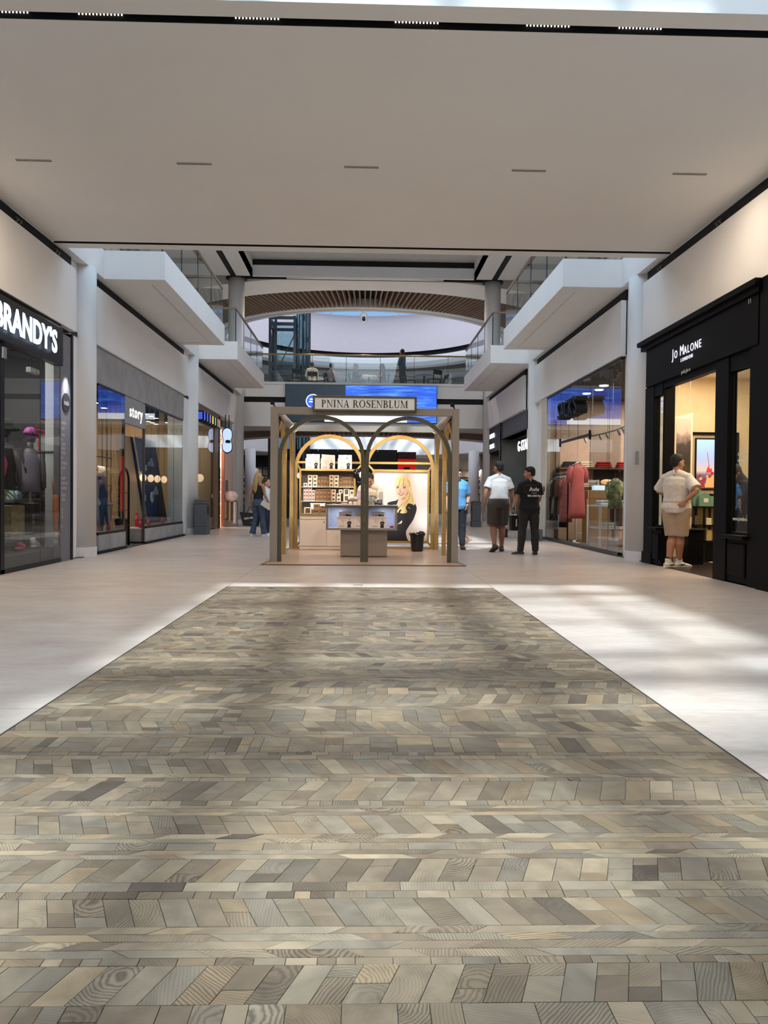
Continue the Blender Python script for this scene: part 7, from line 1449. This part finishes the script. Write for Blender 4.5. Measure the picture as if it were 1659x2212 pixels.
    def shoes(s, M, sole=None, kind='shoe'):
        for sd in 'LR':
            an = s.V('ank' + sd); f = Vector(s.p['foot' + sd]).normalized(); sdv = f.cross(Vector((0, 0, 1))).normalized(); up = sdv.cross(f)
            b = MB(); q = lambda a, z: an + f * a + up * z
            if kind == 'sandal':
                b.tube([q(-.07, -.082), q(0, -.084), q(.09, -.086), q(.19, -.086)], [(.034, .008), (.034, .008), (.045, .008), (.03, .007)], 12, side=sdv); b.tube([q(.07, -.08) - sdv * .042, q(.09, -.045), q(.07, -.08) + sdv * .042], .010, 8); b.tube([q(-.06, -.05), q(-.075, -.03) , q(-.06, -.05) + sdv * .02], .008, 6)
                s.put(b, 'sandal', M, vox=.006, smooth=2); continue
            top = .05 if kind == 'high' else .02
            b.tube([q(-.005, top), q(0, -.02), q(.0, -.05)], [(.044, .052), (.046, .056), (.046, .062)], 14, side=sdv)
            b.tube([q(-.075, -.055), q(-.05, -.05), q(.03, -.045), q(.11, -.058), q(.175, -.068), q(.20, -.074)], [(.03, .03), (.044, .038), (.047, .040), (.050, .030), (.042, .020), (.02, .010)], 14, side=sdv)
            o = s.put(b, 'shoe', M, vox=.007, smooth=3)
            b = MB(); b.tube([q(-.085, -.083), q(-.04, -.083), q(.05, -.083), q(.12, -.083), q(.205, -.08)], [(.03, .010), (.046, .011), (.045, .011), (.053, .011), (.025, .009)], 14, side=sdv); s.put(b, 'sole', sole or M, o, vox=.006, smooth=2)
cloth = lambda n, c, var=0.05: mat('cloth_' + n, c, 0.85, var=var, bump=0.2, bscale=60)

# man in the perfumery doorway
P = Person('man in oversized white tee and beige shorts, hand on hip, at the perfumery doorway', (5.02, 12.2, 0.02), -38, 1.81, dict(kneeL=(-.05, .03, .50), ankL=(-.10, -.02, .09), kneeR=(.05, .05, .50), ankR=(.02, .13, .09), footL=(.55, .8, 0), footR=(.75, .6, 0), elR=(.33, -.12, 1.19), wrR=(.17, -.15, 1.03), hdR=(-.75, -.1, -.6), hnR=(0, 1, 0), elL=(-.30, .08, 1.18), wrL=(-.10, .24, 1.12), hdL=(1, .2, .1), hyaw=-30, hpitch=-2), 1.14)
P.hairm = hair_k; P.body(); P.hair(hair_k); P.shirt(cloth('tee_white', (204, 196, 186)), .85, 0, .03, .015, .02, 'tee', .02); P.pants(cloth('shorts_beige', (168, 146, 124)), .50, .03, name='shorts'); P.shoes(mat('sneaker_white', (214, 206, 194), 0.5), mat('sole_cream', (226, 218, 204), 0.6), 'high')
b = MB(); hd = P.hm
for d in (-1, 1): b.tube([hd @ Vector((d * .078, -.0, .012)), hd @ Vector((d * .07, .07, .012)), hd @ Vector((d * .05, .10, .012))], .003, 6); b.tube([hd @ Vector((d * .03 + .02 * math.cos(t), .103, .006 + .016 * math.sin(t))) for t in [i * .6283 for i in range(11)]], .0025, 6)
P.put(b, 'glasses', black_metal, re=False)
for sd in 'LR':
    an = P.V('ank' + sd); f = Vector(P.p['foot' + sd]).normalized(); u = f.cross(Vector((0, 0, 1))); b = MB(); b.tube([an + Vector((0, 0, .04)), an + Vector((0, 0, .075))], [.047, .045], 14); P.put(b, 'sock', cloth('sock_black', (28, 26, 26)), vox=.007)
    b = MB()
    for e in (-1, 1): b.prism([(-.03, -.045), (.02, -.06), (.10, -.02), (.0, -.045)], P.V('ank' + sd) + u * e * .052, f, (0, 0, 1), u * e * .006)
    P.put(b, 'side_mark', mat('swoosh_black', (24, 22, 24), 0.6), re=False)
# man in white tee walking away
P = Person('man in white tee and dark grey shorts walking away, seen from behind', (2.81, 15.9, 0), 6, 1.87, dict(kneeL=(-.10, .02, .50), ankL=(-.13, -.20, .13), footL=(-.35, .75, -.45), kneeR=(.09, .06, .50), ankR=(.08, .05, .09), footR=(.35, .95, 0), elL=(-.275, -.05, 1.14), wrL=(-.29, -.02, .90), elR=(.275, .02, 1.14), wrR=(.29, .10, .92), hyaw=22), 1.12, skin_b)
P.hairm = hair_k; P.body(); P.hair(hair_k); P.shirt(cloth('tee_white2', (186, 182, 182)), .62, 0, .022, .004, .012, 'tee', .012); P.pants(cloth('shorts_charcoal', (66, 60, 56)), .47, .03, name='shorts'); P.shoes(mat('shoe_brown', (74, 56, 46), 0.6), mat('sole_dark', (44, 36, 32), 0.7))
b = MB(); b.tube([P.V('wrL') + Vector((0, 0, .02)), P.V('wrL') + Vector((0, 0, .035))], .031, 14); P.put(b, 'bracelet', mat('bead_brown', (150, 100, 70), 0.5), re=False)
# man in black tee
P = Person('man in black tee with white lettering and dark trousers, head turned left', (3.25, 14.95, 0), 2, 1.72, dict(kneeL=(-.13, .05, .50), ankL=(-.17, .02, .09), footL=(-.75, .7, 0), kneeR=(.11, .0, .50), ankR=(.11, -.07, .09), footR=(.1, 1, 0), elL=(-.255, .02, 1.14), wrL=(-.235, .16, .93), elR=(.22, .05, 1.14), wrR=(.20, .22, 1.0), hyaw=68, hpitch=-6), 1.06, skin_a)
P.hairm = hair_k; P.body(); P.hair(hair_k); P.shirt(cloth('tee_black', (10, 10, 11)), .72, 0, .03, .012, .02, 'tee', .012); P.pants(cloth('trousers_black', (34, 32, 30), .2), 1.0, .014, .004, wr=.02); P.shoes(mat('shoe_black', (20, 19, 20), 0.5), mat('sole_white', (190, 186, 180), 0.6))
b = MB(); q = P.M @ Vector((.05, -.158, 1.305)); q2 = P.M @ Vector((.05, -.158, 1.235)); q3 = P.M @ Vector((.05, -.16, 1.18)); ux = (P.M.to_3x3() @ Vector((1, .12, 0))).normalized()
tb = MB(); text(tb, 'Aviv', 0.115, q, ux, (0, 0, 1), 0.012, 0.001, 1.0); text(tb, '052-1201151', 0.05, q3, ux, (0, 0, 1), 0.012, 0.001, 1.0); tb.box(q2.x - .05, q2.x + .05, q2.y - .006, q2.y + .006, q2.z - .003, q2.z + .003); tb.build('back_print', mat('print_white', (226, 232, 234), 0.6), P.r)
wr = P.M @ P.V('wrL')
r = thing('shopping_bag', 'black paper shopping bag hanging from the hand of the man in the black tee', 'bag', (wr.x - .02, wr.y + .1, 0.5)); x, y = wr.x + 0.02, wr.y + 0.10
b = MB(); b.prism([(-.10, 0), (.10, 0), (.115, .30), (-.115, .30)], (x, y - .05, .47), (.94, .34, 0), (0, 0, 1), (-.03, .10, 0)); b.build('body', mat('bag_black', (22, 22, 24), 0.6), r)
b = MB(); b.smooth = True; b.tube([(x - .06, y, .765), (x - .03, y, .83), (x + .03, y, .83), (x + .06, y, .765)], .006, 6); b.build('handle', mat('bag_black', (22, 22, 24), 0.6), r)
b = MB(); b.box(x - .015, x + .015, y - .054, y - .051, .55, .70); b.build('lettering', lamp_white, r)
# man in blue polo facing the camera
P = Person('man in light blue polo shirt and dark jeans, half hidden by the kiosk post', (2.03, 16.6, 0), 186, 1.77, dict(elL=(-.26, -.06, 1.13), wrL=(-.20, .10, .95), hdL=(.35, .3, -.9), kneeL=(-.10, .06, .5), ankL=(-.10, .10, .09), kneeR=(.10, 0, .5), ankR=(.10, -.12, .09), hpitch=-18, head=(0, .05, 1.615)), 1.10, skin_c)
P.hairm = hair_b; P.body(); P.hair(hair_b); P.shirt(cloth('polo_blue', (96, 160, 214)), .75, 0, .028, .01, .016, 'polo_shirt', .014); P.pants(cloth('jeans_navy', (26, 30, 42), .2), 1.0, .014, wr=.012); P.shoes(mat('shoe_brown', (74, 56, 46), 0.6), mat('sole_dark', (44, 36, 32), 0.7))
b = MB(); ne = P.V('neck')
for d in (-1, 1): b.tube([ne + Vector((d * .075, -.03, .01)), ne + Vector((d * .07, .05, -.01)), ne + Vector((d * .035, .10, -.05))], [(.008, .022), (.008, .024), (.006, .016)], 8)
P.put(b, 'collar', cloth('polo_blue', (96, 160, 214)), re=False)
b = MB(); b.prism([(-.035, -.03), (.035, -.03), (.035, .03), (-.035, .03)], Vector((.07, .153, 1.20)), (1, 0, 0), (0, 0, 1), (0, .006, 0)); P.put(b, 'chest_patch', mat('patch_navy', (30, 28, 50), 0.6), re=False)
b = MB(); b.tube([P.V('wrL') + Vector((-.004, -.02, .03)), P.V('wrL') + Vector((-.002, -.014, .05))], .031, 14); P.put(b, 'wrist_watch', black_metal, re=False)
# woman whose leg shows behind him
P = Person('woman walking left in sandals, only her bare trailing leg showing behind the polo man', (2.22, 18.35, 0), 90, 1.66, dict(kneeL=(-.08, .18, .50), ankL=(-.08, .28, .09), kneeR=(.08, -.03, .48), ankR=(.08, -.32, .15), footR=(0, .82, -.55), elL=(-.2, .06, 1.13), wrL=(-.2, .14, .9), elR=(.2, -.04, 1.13), wrR=(.2, .04, .88)), .92, skin_c)
P.hairm = hair_b; P.body(); P.hair(hair_b, 'tied'); P.shirt(cloth('blouse_white', (220, 220, 222)), .5, 1, .02, .004, .012, 'blouse'); P.shoes(mat('sandal_tan', (150, 130, 106), 0.6), None, 'sandal')
b = MB(); b.tube([(0, 0, .62), (0, 0, .8), (0, 0, .98)], [(.21, .19), (.19, .15), (.165, .125)], 18); P.put(b, 'skirt', cloth('skirt_black', (36, 36, 40)), smooth=3, wrinkle=.012)
# person in long pale coat and grey scarf
P = Person('woman in long pale coat and grey headscarf walking away, between the two men', (4.02, 21.6, 0), 28, 1.68, dict(elR=(.24, -.02, 1.13), wrR=(.24, .02, .86), kneeR=(.1, .1, .5), ankR=(.1, .12, .09)), 1.02, skin_a)
P.body(); P.veil(cloth('scarf_grey', (120, 122, 120))); P.shirt(cloth('coat_pale', (168, 168, 158)), 1.85, 1, .03, .01, .014, 'coat_top'); P.gown(cloth('coat_pale', (168, 168, 158)), .30, 'coat', .03); P.pants(cloth('trousers_dark', (50, 50, 54)), 1.0, .012); P.shoes(mat('shoe_black', (20, 19, 20), 0.5), mat('sole_white', (190, 186, 180), 0.6))
wr = P.M @ P.V('wrR'); r = thing('shopping_bag', 'white paper shopping bag carried by the woman in the long pale coat', 'bag', (wr.x, wr.y, .3))
x, y = wr.x + .0, wr.y - 0.02
b = MB(); b.prism([(-.16, 0), (.16, 0), (.17, .42), (-.17, .42)], (x, y - .06, .24), (.9, .4, 0), (0, 0, 1), (-.04, .12, 0)); b.build('body', lamp_white, r)
b = MB(); b.smooth = True; b.tube([(x - .09, y, .655), (x - .04, y, .77), (x + .04, y, .77), (x + .09, y, .655)], .007, 6); b.build('handle', lamp_white, r)
# blonde woman with the tote
P = Person('blonde long haired woman in black tank top and blue jeans, with a black tote', (-2.88, 21.15, 0), -32, 1.74, dict(elL=(-.23, -.05, 1.12), wrL=(-.24, -.02, .86), elR=(.22, .03, 1.12), wrR=(.16, .2, 1.0), kneeL=(-.1, .02, .5), ankL=(-.15, -.05, .09), kneeR=(.1, .06, .5), ankR=(.14, .10, .09), footL=(-.1, 1, 0), footR=(.35, .9, 0), hyaw=-40), .94, skin_a)
P.hairm = hair_y; P.body(); P.hair(hair_y, 'long'); P.shirt(cloth('tank_black', (16, 16, 18)), 0, 2, .012, 0, .01, 'tank_top', .008); P.pants(cloth('jeans_blue', (62, 76, 100), .25), 1.0, .010, .035, 'jeans'); P.shoes(mat('sneaker_pure_white', (226, 224, 220), 0.5), None)
wr = P.M @ P.V('wrL'); r = thing('tote_bag', 'big black shopping tote with small white lettering, held by the blonde woman', 'bag', (wr.x, wr.y - .1, .35))
x, y, z = wr.x + .02, wr.y - .08, .27; tk = mat('tote_black', (14, 14, 15), 0.6)
b = MB(); b.prism([(-.22, .02), (.20, 0), (.28, .36), (-.32, .40)], (x, y, z), (.97, .2, 0), (0, 0, 1), (-.02, .12, 0)); b.build('body', tk, r)
b = MB(); b.smooth = True; b.tube([(x - .11, y + .05, z + .38), (x - .06, y + .06, z + .55), (x + .02, y + .07, z + .56), (x + .10, y + .07, z + .37)], .011, 8); b.build('handle', tk, r)
b = MB(); text(b, 'KIKO MILANO', 0.075, (x - .0, y - .004, z + .24), (.97, .2, .12), (0, 0, 1), .003, .002, 0.8); b.box(x - .12, x + .06, y - .004, y - .002, z + .10, z + .112); b.build('lettering', lamp_white, r)
hp = P.M @ Vector((.24, .02, .93)); r = thing('shoulder_bag', 'small cream handbag on a long strap at the hip of the blonde woman', 'bag', tuple(hp)); x, y, z = hp
b = MB(); b.prism([(-.14, .06), (.10, -.10), (.17, .02), (-.06, .18)], (x, y - .06, z - .1), (1, 0, 0), (0, 0, 1), (0, .09, 0)); b.build('body', mat('cream_leather', (206, 198, 182), 0.5), r)
b = MB(); b.smooth = True; b.tube([(x - .08, y - .02, z + .07), tuple(P.M @ Vector((.15, .17, 1.1))), tuple(P.M @ Vector((-.02, .165, 1.30))), tuple(P.M @ Vector((-.13, .06, 1.47)))], .007, 6); b.build('strap', mat('strap_brown', (80, 66, 56), 0.6), r)
# her companion
P = Person('smiling dark haired woman in white shirt with blue lanyard, beside the blonde woman', (-2.74, 21.8, 0), -112, 1.60, dict(elL=(-.22, .02, 1.13), wrL=(-.05, .20, 1.05), hdL=(1, .1, .05), elR=(.22, .0, 1.13), wrR=(.12, .22, 1.02), hdR=(-.9, .3, 0), footL=(-.2, 1, 0)), .95, skin_c)
P.hairm = hair_b; P.body(); P.hair(hair_b, 'tied'); P.shirt(cloth('shirt_white', (220, 222, 228)), 1.5, 1, .022, .004, .012); P.pants(cloth('jeans_dark', (40, 48, 64), .2), 1.0, .012, .01, 'jeans'); P.shoes(mat('sneaker_pure_white', (226, 224, 220), 0.5), None)
b = MB(); b.tube([P.V('neck') + Vector((-.06, .02, 0)), (-.03, .155, 1.27), (0, .16, 1.12), (.03, .155, 1.27), P.V('neck') + Vector((.06, .02, 0))], .009, 6); P.put(b, 'lanyard', mat('lanyard_blue', (60, 84, 140), 0.6), re=False)
# seller in the kiosk
P = Person('saleswoman with black ponytail in a cream shirt, bent over behind the kiosk counter', (0.13, 15.05, 0.014), 176, 1.66, dict(pelvis=(0, -.10, .93), hipL=(-.09, -.1, .90), hipR=(.09, -.1, .90), waist=(0, -.04, 1.08), chest=(0, .06, 1.23), neck=(0, .15, 1.37), shL=(-.18, .11, 1.33), shR=(.18, .11, 1.33), head=(0, .21, 1.50), hpitch=-34, elL=(-.22, .18, 1.08), wrL=(-.10, .36, 1.06), elR=(.22, .18, 1.08), wrR=(.08, .36, 1.06), hdL=(.7, .6, .0), hdR=(-.7, .6, 0)), .94, skin_a)
P.hairm = hair_k; P.body(); P.hair(hair_k, 'pony'); P.shirt(cloth('shirt_cream', (232, 220, 200)), 1.7, 1, .022, .004, .012); P.pants(cloth('trousers_dark', (50, 50, 54)), 1.0, .012); P.shoes(mat('shoe_black', (20, 19, 20), 0.5))
# woman in the perfumery
P = Person('woman in black with dark grey headscarf reaching down behind the narrow perfumery window', (5.86, 11.75, 0.02), 100, 1.66, dict(elR=(.24, .10, 1.13), wrR=(.14, .32, 1.14), hdR=(-.3, 1, .2), elL=(-.20, .22, 1.12), wrL=(-.16, .34, .92), hdL=(0, .3, -1), hpitch=-30, chest=(0, .06, 1.27), neck=(0, .08, 1.44), shL=(-.185, .06, 1.39), shR=(.185, .06, 1.39), head=(0, .14, 1.59)), 1.0, skin_a)
P.body(); P.veil(cloth('scarf_dark', (44, 46, 52))); P.shirt(cloth('dress_black', (18, 16, 16)), 1.35, 1, .026, .01, .014, 'top'); P.gown(cloth('dress_black', (18, 16, 16)), .10, 'dress', .05); P.shoes(mat('shoe_black', (20, 19, 20), 0.5))

# ---------------------------------------------------------------- upper floor: people, tables, chairs, balustrade, lift
ZF = 5.70
seat = dict(pelvis=(0, 0, .50), waist=(0, .01, .66), chest=(0, .03, .86), neck=(0, .03, 1.04), head=(0, .06, 1.20), shL=(-.185, .02, .99), shR=(.185, .02, .99), hipL=(-.09, .02, .49), hipR=(.09, .02, .49), kneeL=(-.11, .44, .50), kneeR=(.11, .44, .50), ankL=(-.11, .44, .09), ankR=(.11, .44, .09), elL=(-.24, .12, .74), elR=(.24, .12, .74), wrL=(-.15, .36, .74), wrR=(.15, .36, .74))
def seated(label, x, y, yaw, skin, hairm, kind, top, legs, sleeve=.6, extra=None):
    q = dict(seat); q.update(extra or {}); P = Person(label, (x, y, ZF), yaw, 1.72, q, 1.04, skin, .011); P.hairm = hairm; P.body()
    P.veil(hairm) if kind == 'veil' else P.hair(hairm, kind)
    P.shirt(top, sleeve, 1, .025, .006, .012); P.pants(legs, 1.0, .014); P.shoes(mat('shoe_black', (20, 19, 20), 0.5)); return P
P = seated('man in white shirt with dark braces seated with his back to the railing upstairs', -2.30, 33.9, 8, skin_a, hair_b, 'short', cloth('shirt_ivory', (210, 196, 182)), cloth('trousers_dark', (50, 50, 54)), 1.6)
b = MB()
for d in (-1, 1): b.tube([(d * .10, .14, .95), (d * .10, .02, 1.06), (d * .06, -.12, .95), (-d * .05, -.13, .62)], [(.016, .004)] * 4, 6)
P.put(b, 'braces', mat('braces_brown', (56, 36, 34), 0.7), re=False)
seated('dark haired person in mottled grey top seated upstairs, second from the left', -1.50, 34.1, -70, skin_b, hair_k, 'short', cloth('mottled', (120, 112, 118), .4), cloth('trousers_dark', (50, 50, 54)))
seated('woman in grey headscarf and dark vest seated upstairs facing right', -0.42, 34.0, -95, skin_a, cloth('scarf_stone', (104, 98, 96)), 'veil', cloth('vest_dark', (56, 54, 56)), cloth('trousers_dark', (50, 50, 54)), 1.6, dict(wrL=(-.12, .46, .78), wrR=(.12, .46, .78)))
seated('dark haired woman in black seated upstairs facing left', 0.82, 34.0, 92, skin_b, hair_k, 'long', cloth('top_black', (26, 26, 28)), cloth('trousers_dark', (50, 50, 54)), .4)
P = Person('woman in dark denim jacket with long black hair standing at the upper railing', (1.58, 32.3, ZF), 62, 1.62, dict(elL=(-.22, .06, 1.14), wrL=(-.2, .16, .95), elR=(.22, .02, 1.14), wrR=(.2, .12, .95)), 1.06, skin_a, .010)
P.hairm = hair_k; P.body(); P.veil(mat('hair_black', (18, 15, 14)), .16); P.shirt(cloth('denim_dark', (44, 58, 78), .2), 1.7, 0, .035, .01, .018, 'jacket'); P.pants(cloth('trousers_dark', (50, 50, 54)), 1.0, .014); P.shoes(mat('shoe_black', (20, 19, 20), 0.5))
def cafe_chair(x, y, yaw, label):
    r = thing('cafe_chair', label, 'chair', (x, y, ZF), 'black chairs on the upper floor'); T = Matrix.Translation((x, y, ZF)) @ Matrix.Rotation(math.radians(yaw), 4, 'Z')
    def pb(nm, f):
        b = MB(); f(b); b.v = [tuple(T @ Vector(v)) for v in b.v]; b.build(nm, black_metal, r)
    pb('seat', lambda b: b.bevbox(-.22, .22, -.22, .22, .43, .47, .01))
    for sx_, sy_ in ((-1, -1), (1, -1), (-1, 1), (1, 1)): pb('leg', lambda b: b.bar((sx_ * .2, sy_ * .2, .0), (sx_ * .19, sy_ * .19, .43), .03))
    pb('backrest', lambda b: (b.bar((-.2, -.2, .47), (-.2, -.25, .85), .03), b.bar((.2, -.2, .47), (.2, -.25, .85), .03), b.bevbox(-.22, .22, -.27, -.23, .66, .86, .01)))
def cafe_table(x, y, label, top=lamp_white):
    r = thing('cafe_table', label, 'table', (x, y, ZF), 'tables on the upper floor')
    b = MB(); b.lathe((x, y, ZF + .71), [(.40, 0), (.41, .02), (.40, .03)], 28); b.build('tabletop', top, r)
    b = MB(); b.cyl((x, y, ZF + .02), (x, y, ZF + .71), .03); b.build('stem', black_metal, r)
    b = MB(); b.lathe((x, y, ZF), [(.24, .001), (.24, .02), (.05, .03)], 24); b.build('base', black_metal, r)
cafe_table(-2.2, 34.75, 'white round table before the man with braces'); cafe_table(0.2, 34.05, 'white round table between the two women upstairs'); cafe_table(2.6, 33.6, 'dark round table at the right of the upper floor', black_metal)
cafe_chair(-2.30, 33.9, 8, 'black chair under the man with braces'); cafe_chair(-1.5, 34.1, -70, 'black chair under the person in mottled grey'); cafe_chair(-0.42, 34.0, -95, 'black chair under the woman in the grey headscarf'); cafe_chair(0.82, 34.0, 92, 'black chair under the woman in black'); cafe_chair(-2.95, 33.2, 20, 'empty black chair near the lift, left of the man with braces'); cafe_chair(2.0, 33.4, -90, 'empty black chair at the left of the dark table'); cafe_chair(3.0, 33.0, 30, 'empty black chair in front of the dark table'); cafe_chair(3.4, 33.9, 110, 'empty black chair at the right of the dark table')
# front and rear balustrades of the bridge
r = thing('glass_railing', 'long glass railing with brass handrail across the far bridge', 'railing', (0, 31.15, ZF), 'bridge railings')
n = 7; x0, x1 = -4.85, 4.75
for i in range(n):
    a = x0 + (x1 - x0) * i / n; c = x0 + (x1 - x0) * (i + 1) / n; b = MB(); b.box(a + .012, c - .012, 31.12, 31.135, 5.705, 6.80); b.build('pane', rail_glass, r)
b = MB(); b.smooth = True; b.tube([(x0, 31.13, 6.83), (0, 31.13, 6.83), (x1, 31.13, 6.83)], .035, 12); b.build('handrail', mat('rail_brass', (170, 146, 106), 0.3, 0.8), r)
for i in range(1, n):
    a = x0 + (x1 - x0) * i / n; b = MB(); b.box(a - .008, a + .008, 31.115, 31.14, 5.705, 6.80); b.build('joint_strip', mat('joint_dark', (46, 50, 54), 0.5), r)
r = thing('glass_railing', 'curved glass railing round the rotunda opening, behind the tables', 'railing', (0, 36.0, ZF), 'bridge railings')
RR = RV + 0.12; N_ = 22
for i in range(N_):
    a = math.radians(270 - 55 + 110 * i / N_ + .25); c = math.radians(270 - 55 + 110 * (i + 1) / N_ - .25)
    b = MB(); b.prism([(RR * math.cos(a), CY_ + RR * math.sin(a)), (RR * math.cos(c), CY_ + RR * math.sin(c)), ((RR + .015) * math.cos(c), CY_ + (RR + .015) * math.sin(c)), ((RR + .015) * math.cos(a), CY_ + (RR + .015) * math.sin(a))], (0, 0, 5.67), (1, 0, 0), (0, 1, 0), (0, 0, 1.1)); b.build('pane', rail_glass, r)
b = MB(); b.smooth = True; b.tube([(RR * math.cos(math.radians(215 + 110 * i / 40)), CY_ + RR * math.sin(math.radians(215 + 110 * i / 40)), 6.8) for i in range(41)], .03, 8); b.build('handrail', mat('rail_brown', (96, 70, 58), 0.4), r)
# lift tower
lf = mat('lift_steel', (74, 86, 96), 0.4, 0.7); lg = glass_mat('lift_glass', (0.62, 0.78, 0.82), 1.6, 0.05)
r = thing('lift_tower', 'steel framed glass lift tower at the left of the rotunda', 'lift', (-4.1, 38.6, 0))
LX0, LX1, LY0, LY1 = -4.66, -3.45, 38.1, 39.4
for x in (LX0, LX0 + .28, LX1):
    b = MB(); b.box(x - .06, x + .06, LY0 - .06, LY0 + .06, 0, 10.0); b.build('post', lf, r)
for x in (LX0, LX1):
    b = MB(); b.box(x - .06, x + .06, LY1 - .06, LY1 + .06, 0, 10.0); b.build('post', lf, r)
for z in (1.2, 3.3, 4.3, 5.6, 7.25, 7.65, 9.6, 9.9):
    b = MB(); b.bar((LX0, LY0, z), (LX1, LY0, z), .10, .14); b.bar((LX0, LY1, z), (LX1, LY1, z), .10, .14); b.bar((LX0, LY0, z), (LX0, LY1, z), .10, .14); b.bar((LX1, LY0, z), (LX1, LY1, z), .10, .14); b.build('cross_beam', lf, r)
for z0, z1 in ((7.7, 9.5), (5.7, 7.2), (3.4, 5.5)):
    b = MB(); b.bar((LX0, LY0 + .1, z1), (LX0, LY1, z0), .07); b.bar((LX1 - .05, LY1, z1), (LX0 + .3, LY1, z0), .05); b.build('brace', lf, r)
b = MB(); b.box(LX0 + .1, LX1 - .1, LY1 + .08, LY1 + .09, 0, 10.0); b.build('rear_glass', lg, r)
for k in range(9):
    a = math.radians(-150 + k * 30); x, y = -3.08 + .34 * math.cos(a), 38.7 + .34 * math.sin(a); a2 = math.radians(-120 + k * 30); x2, y2 = -3.08 + .34 * math.cos(a2), 38.7 + .34 * math.sin(a2)
    b = MB(); b.cyl((x, y, 0), (x, y, 10.6), .035, 8); b.build('mullion', lf, r)
    b = MB(); b.prism([(x, y), (x2, y2), (x2 + .01 * math.cos(a2), y2 + .01 * math.sin(a2)), (x + .01 * math.cos(a), y + .01 * math.sin(a))], (0, 0, 0), (1, 0, 0), (0, 1, 0), (0, 0, 10.5)); b.build('shaft_pane', lg, r)
b = MB(); b.box(LX0 + .12, LX1 - .12, LY0 + .15, LY1 - .1, 3.3, 3.42); b.box(LX0 + .12, LX1 - .12, LY0 + .15, LY1 - .1, 5.8, 5.95); b.build('car_floor', mat('lift_dark', (34, 38, 42), 0.4), r)
# camera on the rotunda wall
r = thing('dome_camera', 'white dome camera high on the rotunda wall', 'camera', (-0.08, 51.3, 13.1)); yw = CY_ + RV + .9
b = MB(); b.lathe((-0.08, yw - .02, 12.75), [(.20, 0), (.24, .1), (.24, .7), (.12, .85)], 20); b.build('housing', lamp_white, r)
b = MB(); b.smooth = True; b.ball((-0.08, yw - .22, 13.1), (.12, .1, .18)); b.build('dome', gl, r)
# far shops on the ground floor
r = thing('black_booth', 'long black clad booth across the rotunda, behind the kiosk', 'booth', (-1.4, 40, 0))
bk = mat('booth_black', (10, 10, 12), 0.5, var=0.2); b = MB(); b.box(-4.45, 1.76, 40.3, 42.2, 0.05, 3.5); b.build('core', bk, r)
for i in range(6):
    a = -4.45 + i * 1.035; b = MB(); b.bevbox(a + .006, a + 1.029, 40.25, 40.3, 0.05, 3.60, .006); b.build('panel', bk, r)
r = thing('red_booth', 'red fronted booth with dark top and doorway, beside the black booth', 'booth', (2.25, 40, 0))
b = MB(); b.bevbox(1.78, 2.74, 40.2, 42, 3.14, 3.50, .01); b.build('top_board', mat('booth_maroon', (60, 10, 18), 0.5), r)
rd = mat('booth_red', (216, 26, 40), 0.5, emit=(216, 26, 40), es=0.25)
for i in range(14):
    z = .06 + i * .22; b = MB()
    if z > 2.5: b.bevbox(1.78, 2.74, 40.25, 40.4, z, z + .212, .008)
    else: b.bevbox(1.78, 2.10, 40.25, 40.4, z, z + .212, .008); b.bevbox(2.42, 2.74, 40.25, 40.4, z, z + .212, .008)
    b.build('slat', rd, r)
b = MB(); b.box(1.8, 2.72, 40.4, 42, .05, 3.14); b.build('core', bk, r)
def far_shop(x0, x1, y, label, wallc, signc, k):
    r = thing('far_shop_front', label, 'shop', ((x0 + x1) / 2, y, 0), 'shop fronts on the far side of the rotunda')
    b = MB(); b.box(x0, x1, y, y + .3, 3.05, 3.85); b.build('sign_band', mat('far_sign%d' % k, signc, 0.5), r)
    for x in (x0, x1 - .25):
        b = MB(); b.box(x, x + .25, y, y + .3, 0, 3.05); b.build('pier', mat('far_pier%d' % k, wallc, 0.6), r)
    b = MB(); b.box(x0, x1, y + .9, y + 1.0, 0, 3.05); b.build('back_wall', mat('far_back%d' % k, wallc, 0.7), r)
    for z in (.5, .95, 1.4, 1.85, 2.3):
        b = MB(); b.box(x0 + .25, x1 - .25, y + .55, y + .9, z, z + .04); sh_ = b.build('shelf_board', black_metal, r); fr = random.Random(k * 7 + int(z * 10)); b = MB(); x = x0 + .3
        while x < x1 - .4: w_ = fr.uniform(.06, .16); b.box(x, x + w_, y + .58, y + .75, z + .04, z + .04 + fr.uniform(.12, .32)); x += w_ + fr.uniform(.02, .1)
        o = b.build('goods', mat('far_goods%d' % k, (150, 130, 116), 0.6, var=0.7, scale=9), sh_); o['kind'] = 'stuff'
    b = MB(); n = 3
    for i in range(1, n): x = x0 + (x1 - x0) * i / n; b.box(x - .03, x + .03, y + .02, y + .08, 0, 3.05)
    b.box(x0, x1, y + .02, y + .08, 2.45, 2.52); b.build('mullion', black_metal, r)
    area('shop_light', ((x0 + x1) / 2, y + .35, 3.0), .4, 30, NEUTRAL, sizey=x1 - x0 - .6)
far_shop(-9.4, -5.4, 51.4, 'cosmetics shop with black sign band and lit shelves, far left of the rotunda', (90, 84, 80), (14, 14, 16), 1)
far_shop(-5.0, 1.0, 54.6, 'dark shop front straight behind the black booth', (60, 56, 54), (30, 30, 32), 2)
far_shop(2.0, 5.6, 54.6, 'grey shop front with pale shelves behind the red booth', (150, 146, 142), (176, 174, 172), 3)
far_shop(6.0, 9.4, 51.4, 'cream shop front at the far right of the rotunda', (190, 176, 158), (206, 200, 192), 4)
